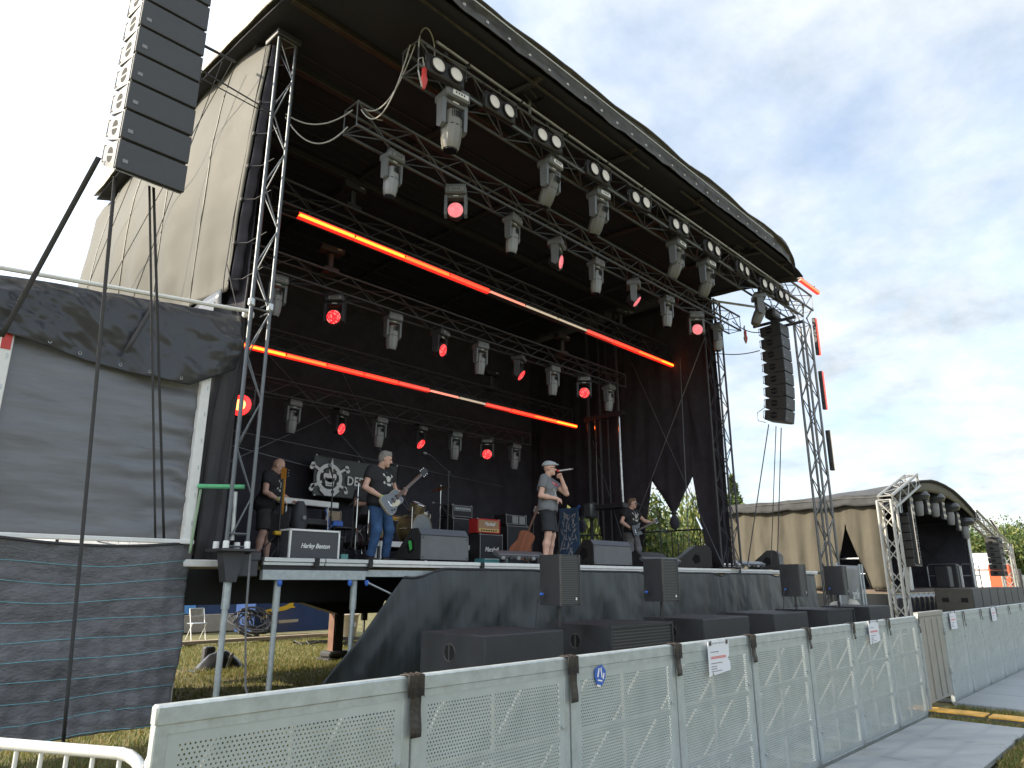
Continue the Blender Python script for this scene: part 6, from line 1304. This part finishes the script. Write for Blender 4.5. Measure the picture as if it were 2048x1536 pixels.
MB().prism([(-.75, -.04), (.35, .0), (.36, .08), (-.75, .06)], .004, Tm(-.2, -.612, .42, FRONT)).build('logo_bar', M('cream_print', (.5, .45, .35), .6), gx); MB().lathe([(.07, 0), (.07, .005)], 14, Tm(.85, -.612, .80, Matrix.Rotation(R_(90), 4, 'X'))).build('red_mark', m_red, gx)
wk = thing('duckboard', 'long wooden board laid on the grass behind the stage', 'board', (10.2, 19.0, 0)); MB().box((0, 0, .10), (5.4, .25, .08), b=.005).build('plank', M('grey_wood', (.26, .21, .15), .8, 0, .3, 3), wk); 
for x in (-2, 0, 2): MB().box((x, 0, .03), (.2, .3, .06)).build('bearer', m_blackmat, wk)
lb = thing('blue_container', 'light and navy blue container panel standing behind the stage', 'container', (10.6, 24.0, 0)); MB().box((-1.0, 0, 1.1), (1.3, .8, 1.0), b=.01).build('light_panel', M('sky_blue_panel', (.12, .34, .72), .5), lb); MB().box((.75, .05, 1.1), (2.1, .8, 1.1), b=.01).build('navy_panel', M('navy_panel', (.03, .06, .14), .5), lb); MB().box((0, -.1, .3), (3.4, .6, .55), b=.02).build('base_unit', M('beige_unit', (.35, .31, .26), .6), lb)
wt = thing('white_tent', 'white tent wall standing behind the stage at left', 'tent', (9.4, 25.5, 0)); MB().sheet(lambda u, v: (-3+4*u, .06*math.sin(u*40), 2.4*(1-v)), 40, 4).build('tent_wall', M('white_tent_canvas', (.62, .62, .62), .7, 0, .05, 3), wt, thick=.01)
MB().prism([(-3.2, 0), (1.2, 0), (-1, 1.0)], 3, Tm(0, 3, 2.4, FRONT)).build('tent_roof', MATS['white_tent_canvas'], wt)
fch = thing('folding_chair', 'white folding chair standing behind the stage on the left', 'chair', (9.2, 21.0, 0)); 
for sx in (-.2, .2): MB().rod((sx, -.2, 0), (sx, .12, .85), .014, 6).rod((sx, .2, 0), (sx, -.15, .45), .014, 6).build('leg', m_white, fch)
MB().box((0, 0, .45), (.42, .40, .03), b=.01).build('seat', m_alu, fch); MB().box((0, .12, .75), (.42, .02, .22), b=.008).build('backrest', m_alu, fch)
bw = thing('brick_house', 'brick and cream house wall glimpsed below the stage floor', 'house', (24, 42, 0)); MB().box((0, 0, 2.4), (9, 5, 4.8)).build('wall', M('cream_wall', (.55, .45, .34), .8, 0, .1), bw); MB().prism([(-4.8, 0), (4.8, 0), (0, 2.6)], 5.4, Tm(0, 2.7, 4.8, FRONT)).build('roof', M('terracotta_roof', (.36, .12, .07), .8, 0, .2, 3), bw); Bx('window', m_glass, bw, (-2, -2.51, 2), (1.2, .04, 1.2))
bg_ = thing('plastic_tub', 'beige plastic tub on the grass behind the hydraulic jack', 'tub', (12.4, 18.4, 0)); MB().lathe([(.30, .02), (.36, .62), (.38, .64), (.38, .68)], 20).build('tub_body', M('beige_plastic', (.50, .42, .32), .6), bg_); Bx('tub_label', m_white, bg_, (0, -.36, .4), (.2, .01, .12))
for i, (x, y) in enumerate(((10.2, 19.8), (10.6, 20.0))):
    c = thing('cable_coil', ['black cable coil hanging at the left of the blue box', 'black cable coil spilling before the blue box'][i], 'cable', (x, y, 0), 0, 'cable coils')
    r = random.Random(i); 
    for k in range(7):
        q = r.uniform(.25, .5); a0 = r.uniform(0, 6); tl = r.uniform(.3, 1.3); ax = Matrix.Rotation(tl, 3, 'X') @ Matrix.Rotation(a0, 3, 'Z')
        Tb('loop', m_rope, c, [Vector((r.uniform(-.1, .1), 0, .5)) + ax @ Vector((q*math.cos(a), q*math.sin(a)*1.2, 0)) for a in np.linspace(0, 6.2, 18)], .022, 5)
r = random.Random(12)
for i, (x, y, z) in enumerate(((10.9, 17.2, .02), (12.2, 17.5, .02), (11.4, 16.3, .015))):
    cab(['dark cables heaped on the grass behind the stage, nearest heap', 'dark cables heaped on the grass before the tub', 'thin stray cable in the sunlit grass under the stage'][i], [(x+r.uniform(-.8, .8), y+r.uniform(-.3, .3), z+r.uniform(0, .10)) for k in range(14)], .018, m_rope)
js = thing('plastic_sheeting', 'crumpled black sheeting with a pale edge lying beside the stage leg', 'sheeting', (6.55, 13.9, 0)); js.scale = (.6, .6, .6)
MB().sheet(lambda u, v: (-.9+1.8*u, -.5+1.0*v, .02+.52*max(0, 1-((u-.55)*2.3)**2-((v-.5)*2.2)**2)+.06*fbm(u*5, v*5)*math.sin(math.pi*u)*math.sin(math.pi*v)), 28, 18).build('sheet', m_pvcs, js, thick=.004); MB().sheet(lambda u, v: (.05+.12*u+.25*v, -.45+.2*v, .04+.42*v), 4, 8).build('pale_edge', M('pale_sheet_back', (.42, .42, .42), .5, 0, .2), js, thick=.004)
MB().box((-.1, .45, .4), (.35, .3, .5), b=.05).build('bundle', m_black, js)
# ================================================================ second stage
s2 = thing('second_stage', 'smaller sand walled stage with arched grey roof and black interior at right', 'stage', (27, 8, 0), w=True)
SX0, SX1, SY0, SY1 = 25.9, 38.2, 7.6, 13.6
def arch(x): u = (x-SX0)/(SX1-SX0); return 4.2+1.05*math.sin(math.pi*min(1, max(0, u)))**.85
MB().sheet(lambda u, v: (SX0-.15+(SX1-SX0+.3)*u, SY0-.6+(SY1-SY0+.9)*v, 4.2+(arch(SX0+(SX1-SX0)*u)-4.2)*(1-.8*v)+.12+.03*fbm(u*8, v*6)), 40, 16).build('roof', M('grey_vinyl_roof', (.066, .067, .071), .7, 0, .25, 1.5, .2, 4, spec=.15), s2, thick=.05)
MB().sheet(lambda u, v: (SX0+.4+(SX1-SX0-.8)*u, SY0-.5+.03*v, arch(SX0+.4+(SX1-SX0-.8)*u)+.05-(.16+.22*math.sin(math.pi*u))*v), 40, 3).build('front_valance', M('olive_tan_vinyl', (.12, .11, .075), .6, 0, .2, 3, spec=.1), s2, thick=.02)
def w2(u, v):
    y = SY0-.2+(SY1-SY0+.2)*u; z = 4.32+(1.35-4.32)*v; c = abs(y-8.72); 
    if v > .30 and c < .62:
        k = (v-.30)/.70; y = 8.72+(1 if y > 8.72 else -1)*max(c, .62*k)
    return (SX0+.05*math.sin(u*60)*(.2+.8*v)+.03*fbm(u*20, v*2)-.05*v, y, z)
b = MB(); b.sheet(w2, 140, 24)
b.f = [f for f in b.f if not (min(b.v[i][2] for i in f) < 3.42 and min(b.v[i][1] for i in f) < 8.72 < max(b.v[i][1] for i in f))]; b.mi = [0]*len(b.f)
b.build('side_wall', M('sand_canvas_far', (.085, .078, .063), .75, 0, .1, 1.5, spec=.08), s2, thick=.01)
MB().sheet(lambda u, v: (SX0-.10-.1*v, SY0-.2+(SY1-SY0+.3)*u, 4.42+.04*fbm(u*9, 2)-(.36+.07*fbm(u*7, 3))*v), 60, 4).build('side_eaves', M('grey_vinyl_edge', (.05, .051, .053), .75, 0, .3, 3, spec=.08), s2, thick=.02)
MB().sheet(lambda u, v: (SX0+.1+(SX1-SX0-.2)*u, SY0-.4+(SY1-SY0+.5)*v, 4.2+(arch(SX0+.1+(SX1-SX0-.2)*u)-4.2)*(1-.8*v)+.02), 40, 6).build('roof_lining', m_roof, s2, thick=.03)
for (a, c, d) in ((((SX1, 10.6, 2.9)), (.05, 6.0, 3.2), 0), ((32.05, SY1+.1, 2.9), (12.3, .05, 3.4), 0)): MB().box(a, c).build('black_wall', m_drape, s2)
MB().box((32.05, 10.6, 1.27), (12.2, 6.0, .12)).build('deck', M('brown_deck', (.12, .09, .075), .7, 0, .2), s2)
MB().sheet(lambda u, v: (SX0+.1+(SX1-SX0-.2)*u, SY0-.02+.06*math.sin(u*120+v*2)*v, 1.2-1.2*v), 260, 6).build('skirt', m_pvcs, s2, thick=.01); MB().sheet(lambda u, v: (SX0, SY0+6*u, 1.2-1.2*v), 10, 2).build('side_skirt', M('dark_side_skirt', (.018, .02, .022), .9, 0, .1, spec=.05), s2, thick=.01)
for x in (28.0, 37.7): Rd('roof_post', m_alu, s2, (x, 7.5, 1.3), (x, 7.5, arch(x)-.1), .09, 10)
MB().sheet(lambda u, v: (27.0+9*u, 12.8, 3.95+.15*math.sin(u*3)+.08*v), 12, 1).build('painted_light_gap', m_white, s2, thick=.01)  # solid white strip standing in for light through a gap below the roof
for (p, q) in (((38.1, 7.9, 1.5), (38.1, 10.2, 4.0)), ((38.1, 10.2, 1.5), (38.1, 7.9, 4.0))): Rd('wire', m_tdark, s2, p, q, .02, 5)
m_wt = M('bright_truss', (.36, .355, .335), .4, .5, .08, 6)
G2 = 'goalpost trusses of the second stage'
truss('truss_tower', 'bright truss leg at the left front corner of the second stage', (25.45, 7.2, 0), (25.5, 7.2, 4.15), .50, .42, .55, .05, .022, m_wt, G2, cat='truss tower')
truss('truss_tower', 'bright truss leg at the right front corner of the second stage', (43.9, 7.2, 0), (43.9, 7.2, 3.3), .6, .5, .55, .05, .022, m_wt, G2, cat='truss tower')
truss('arch_truss', 'bright truss rising from the left leg toward the second stage roof crown', (25.5, 7.2, 4.1), (28.9, 7.2, 5.15), .42, .42, .55, .05, .022, m_wt, G2)
truss('arch_truss', 'bright truss falling from the second stage roof down to its right leg', (37.6, 7.2, 4.5), (43.9, 7.2, 3.3), .42, .42, .55, .05, .022, m_wt, G2)
def small_array(x, y, z, n, label):
    t = thing('line_array', label, 'speaker array', (x, y, z), 0, 'line arrays of the second stage')
    for i in range(n):
        c = MB().box((0, 0, -.28*i-.14), (.9, .55, .265), b=.015).build('speaker_cabinet', m_pas, t)
        for sx in (-.22, 0.05, .30): Bx('horn_mouth', m_hole, c, (sx, -.277, -.28*i-.14), (.13, .01, .16))
        Bx('side_recess', m_hole, c, (-.452, .05, -.28*i-.14), (.01, .16, .12))
    Rd('chain', m_truss, t, (0, 0, .0), (0, 0, .55), .02, 6); MB().box((0, 0, .06), (.7, .5, .10), b=.02).build('bumper', m_black, t); return t
small_array(27.3, 7.25, 3.75, 6, 'tan lit line array behind the left truss leg of the second stage'); small_array(40.4, 7.0, 3.5, 6, 'black line array hanging at the right of the second stage')
sb = None
for i in range(7):
    lab = ['second stage subwoofer with sunlit tan side at the left of its row', 'second subwoofer from the tan lit end of the second stage row', 'third subwoofer from the tan lit end of the second stage row', 'middle subwoofer of the second stage row', 'third subwoofer from the right end of the second stage row', 'last but one subwoofer at the right of the second stage row', 'second stage subwoofer at the right end of its row'][i]
    if sb is None:
        sb = thing('stage_subwoofer', lab, 'subwoofer', (28.4, 6.2, 0), 0, 'subwoofer row of the second stage')
        MB().box((0, 0, .72), (1.25, 1.1, 1.3), b=.02).build('cabinet', M('brown_black_paint', (.055, .05, .042), .6, 0, .2), sb); Bx('front_grille', m_pag, sb, (0, -.556, .72), (1.17, .02, 1.2))
        for y in (-.30, .25):
            for z in (.4, 1.0): Bx('handle_recess', m_hole, sb, (-.628, y, z), (.01, .20, .14))
        Bx('base_board', m_blackmat, sb, (0, 0, .03), (1.26, 1.12, .06))
    else: o = copy_tree(sb); o.location = (28.4+1.29*i, 6.2, 0); o['label'] = lab
for i in range(4):
    x = 30.1+2.3*i; t = thing('second_stage_lamp', ['leftmost', 'second', 'third', 'rightmost'][i]+' covered moving head hanging under the second stage roof edge', 'stage light', (x, 7.4, arch(x)-.28), 0, 'covered lamps of the second stage')
    MB().lathe([(.34, 0), (.44, -.16), (.36, -.30), (.16, -.36)], 14).build('rain_dome', M('smoky_dome', (.05, .055, .06), .3), t); MB().lathe([(.15, -.3), (.17, -.5), (.14, -.85), (.1, -.9)], 12).build('head', m_grey2, t)
    t = thing('panel_light', ['leftmost', 'second', 'third', 'rightmost'][i]+' tall pale blinder panel between the second stage lamps', 'stage light', (x-1.1, 7.4, arch(x-1.1)-.75), 0, 'blinder panels of the second stage'); MB().box((0, 0, 0), (.42, .12, .8), b=.02).build('housing', m_tdark, t)
    for zz_ in (-.25, 0, .25):
        for sx in (-.1, .1): MB().lathe([(.08, 0), (.06, .02)], 10, Tm(sx, -.06, zz_, Matrix.Rotation(R_(90), 4, 'X'))).build('lamp_cell', M('warm_cell', (.5, .47, .38), .4), t)
def rail2(x0, x1, y, label, axis='x'):
    t = thing('white_railing', label, 'railing', (x0, y, 1.34), 0, 'pale tube railings of the second stage'); L2 = x1-x0
    p = [(0, 0, 0), (0, 0, .9), (.08, 0, 1.0), (L2-.08, 0, 1.0), (L2, 0, .9), (L2, 0, 0)]
    if axis == 'y': p = [(0, a, c) for a, b_, c in p]
    Tb('frame_tube', m_alu, t, p, .030, 8); Rd('mid_tube', m_alu, t, (p[1][0], p[1][1], .5), (p[4][0], p[4][1], .5), .024, 8)
rail2(37.7, 39.0, 8.0, 'longer tube railing inside the second stage by its black wall', 'y'); rail2(37.7, 38.4, 7.25, 'shorter tube railing at the right front corner of the second stage', 'y'); rail2(26.1, 27.7, 8.0, 'tube railing in the tent flap gap of the second stage', 'y')
for i, (x, y) in enumerate(((35.2, 8.1), (36.6, 8.1))):
    t = thing('stage_monitor', ['squat black speaker standing on the second stage', 'narrow black speaker column standing on the second stage'][i], 'speaker', (x, y, 1.33)); MB().box((0, 0, .45), (.7-.3*i, .5, .85+.2*i), b=.02).build('cabinet', m_black, t); Bx('front_grille', m_pag, t, (0, -.255, .45), (.6-.3*i, .012, .75))
for i, (x, y, z) in enumerate(((17.35, 6.25, .62), (17.9, 6.1, .60), (18.3, 6.3, .58))):
    t = thing('pale_cover', ['cream plastic cover peeping over the last subwoofer, left of three', 'cream plastic cover peeping over the last subwoofer, middle of three', 'cream plastic cover beside the grey tarp fence, right of three'][i], 'cover', (x, y, 0), .3*i, 'cream covers behind the subwoofers'); MB().lathe([(.26, .0), (.28, .7), (.24, .95+.06*(i % 2)), (.12, 1.12+.05*i), (.04, 1.16+.05*i)], 14).build('cover_shell', M('cream_plastic', (.42, .40, .34), .6, 0, .1), t)
# things beyond the second stage
t = thing('white_marquee', 'white sunlit marquee beyond the second stage', 'tent', (60, 11.2, 0)); MB().box((0, 0, 1.2), (3, 2.2, 2.4)).build('tent_wall', M('marquee_white', (.80, .80, .80), .6, 0, .03), t); MB().prism([(-1.7, 0), (1.7, 0), (0, 1.1)], 2.5, Tm(0, 1.25, 2.4, FRONT)).build('tent_roof', MATS['marquee_white'], t)
t = thing('orange_stand', 'bright orange booth before the white marquee', 'booth', (58, 9.9, 0)); MB().box((0, 0, 1.9), (1.6, 1.2, 1.5), b=.03).build('booth_body', M('orange_red_vinyl', (.50, .07, .02), .5, 0, .1), t); MB().box((0, 0, .55), (1.8, 1.3, 1.1), b=.03).build('booth_base', m_white, t)
for i in range(5):
    t = thing('site_fence', 'pale mesh fence panel at the far right edge of the field, '+['nearest', 'second', 'third', 'fourth', 'farthest'][i], 'fence', (61+3.4*i, 9.5-.2*i, 0), 0, 'site fence panels'); b = MB()
    b.tube([(0, 0, 0), (0, 0, 2.0), (3.3, 0, 2.0), (3.3, 0, 0)], .03, 6); b.build('frame_tube', m_alu, t); b = MB()
    for k in range(16): b.rod((.2*k+.1, 0, .1), (.2*k+.1, 0, 2.0), .012, 4)
    for k in range(5): b.rod((0, .01, .3+.4*k), (3.3, .01, .3+.4*k), .010, 4)
    b.build('wire_mesh', m_alu, t)
t = thing('ground_stanchion', 'black upright monitor post right of the second stage right leg', 'post', (45.6, 7.1, 0)); MB().box((0, 0, 1.1), (.35, .3, 2.2), b=.04).build('post_body', m_black, t); Bx('post_base', m_black, t, (0, 0, .04), (.7, .6, .08), .01)
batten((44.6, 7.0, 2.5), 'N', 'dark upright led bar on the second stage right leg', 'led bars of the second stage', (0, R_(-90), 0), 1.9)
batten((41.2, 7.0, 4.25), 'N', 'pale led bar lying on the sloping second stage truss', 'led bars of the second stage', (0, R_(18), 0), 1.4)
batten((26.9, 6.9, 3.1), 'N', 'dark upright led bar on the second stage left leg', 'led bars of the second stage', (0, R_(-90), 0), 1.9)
# ================================================================ trees
def leaf_cloud(rng, cx, cy, cz, rx, ry, rz_, n, sz, clumps=26, droop=0.0):
    cc = rng.normal(0, 1, (clumps, 3)); cc /= np.linalg.norm(cc, axis=1)[:, None]; cc *= rng.uniform(.45, 1.0, (clumps, 1)); k = rng.integers(0, clumps, n); r = rng.normal(0, .22, (n, 3)); p = cc[k]+r
    if droop: p[:, 2] -= droop*np.abs(rng.normal(0, 1, n))*(.3+np.hypot(p[:, 0], p[:, 1]))
    P = p*np.array([rx, ry, rz_])+np.array([cx, cy, cz]); a = rng.normal(0, 1, (n, 3)); a /= np.linalg.norm(a, axis=1)[:, None]; b = np.cross(a, rng.normal(0, 1, (n, 3))); b /= np.linalg.norm(b, axis=1)[:, None]; s = sz*rng.uniform(.6, 1.4, (n, 1))
    if droop: a = np.tile(np.array([0, 0, -1.0]), (n, 1))+rng.normal(0, .25, (n, 3)); s = s*1.0
    q = np.stack([P-a*s, P+b*s*.45, P+a*s, P-b*s*.45], 1); return q.reshape(-1, 3)
lm = [M('dark_leaf', (.045, .075, .020), .6, 0, .2, 2, trans=.3), M('mid_leaf', (.085, .125, .028), .6, 0, .2, 2, trans=.35), M('yellow_green_leaf', (.20, .21, .055), .6, 0, .2, 2, trans=.4)]
m_bark = M('grey_brown_bark', (.10, .08, .06), .9, 0, .3, 6)
def tree(name, label, x, y, h, r, kind, n, grp, seed, sz=.16, cone=False):
    rng = np.random.default_rng(seed); t = thing(name, label, 'tree', (x, y, 0), 0, grp)
    tr = MB(); tr.tube([(0, 0, 0), (.1, .05, h*.3), (0, .1, h*.6), (.1, 0, h*.85)], [h*.022, h*.018, h*.011, h*.004], 8)
    for k in range(7):
        a = rng.uniform(0, 6.28); z0 = h*rng.uniform(.25, .6); q = r*rng.uniform(.4, .8); tr.tube([(0, .05, z0), (q*.5*math.cos(a), q*.5*math.sin(a), z0+h*.12), (q*math.cos(a), q*math.sin(a), z0+h*.2)], [h*.010, h*.006, h*.002], 5)
    tr.build('trunk', m_bark, t)
    if cone:
        V = []
        for k in range(16):
            f = k/15; V.append(leaf_cloud(rng, 0, 0, h*(.15+.83*f), r*(1-f)+.1, r*(1-f)+.1, h*.05, n//16, sz, 14))
        V = np.concatenate(V)
    else: V = np.concatenate([leaf_cloud(rng, 0, 0, h*.58, r, r, h*.42, n, sz, 34, .25 if kind == 'w' else 0)])
    V[:, 2] = np.maximum(V[:, 2], .2); nf = len(V)//4; me = bpy.data.meshes.new('crown'); me.from_pydata(V.tolist(), [], [(4*i, 4*i+1, 4*i+2, 4*i+3) for i in range(nf)])
    for m in lm: me.materials.append(m)
    w = {'w': (.15, .4, .45), 'd': (.6, .35, .05), 'm': (.3, .5, .2)}[kind]; me.polygons.foreach_set('material_index', rng.choice(3, nf, p=w).astype(int).tolist()); obj('crown', me, t); return t
GT = 'trees behind the right stage opening'
for i, (x, y, h, r, k) in enumerate(((30, 23.5, 7.6, 2.8, 'w'), (34.5, 24, 6.6, 2.6, 'm'), (39, 25.0, 5.8, 2.8, 'w'), (36, 29, 7.8, 3.0, 'w'), (43, 28, 6.2, 2.8, 'm'), (44, 34.5, 8.8, 3.2, 'w'), (31, 31, 7, 3, 'm'), (49, 33, 5.6, 2.8, 'd'), (27.5, 26.5, 6.5, 2.6, 'm'), (52, 37, 6.6, 3, 'w'))):
    tree('willow_tree' if k == 'w' else 'bushy_tree', ['tall yellow green willow seen through the left tied drape gap', 'mid green bushy tree behind the railing', 'yellow willow seen through the right tied drape gap', 'willow standing deeper behind the drape gap', 'bushy tree right of the willows behind the railing', 'willow rising beside the sand coloured wall of second stage', 'bushy tree behind the blue banner', 'dark low tree next to the second stage eaves', 'bushy tree left of the willows, half hidden by the drape', 'farthest willow behind the railing'][i], x, y, h, r, k, 7000, GT, i, .17)
tree('conifer_tree', 'dark conifer tip rising over the second stage roof beside the straps', 62, 30.5, 10.6, 3.0, 'd', 6000, None, 31, .28, True)
tree('broadleaf_tree', 'yellow green tree peeping over the second stage left of the conifer', 62.5, 35, 10.0, 3.2, 'w', 5000, None, 32, .25)
for i in range(14):
    x = 102+6*i; tree('broadleaf_tree', 'broad green tree in the treeline far behind the second stage', x, 22-1.1*i+3*(i % 2), 7.6+.25*i+1.0*math.sin(i*1.7), 4.6, ['m', 'd', 'm', 'w'][i % 4], 7000, 'treeline beyond the second stage', 50+i, .24)
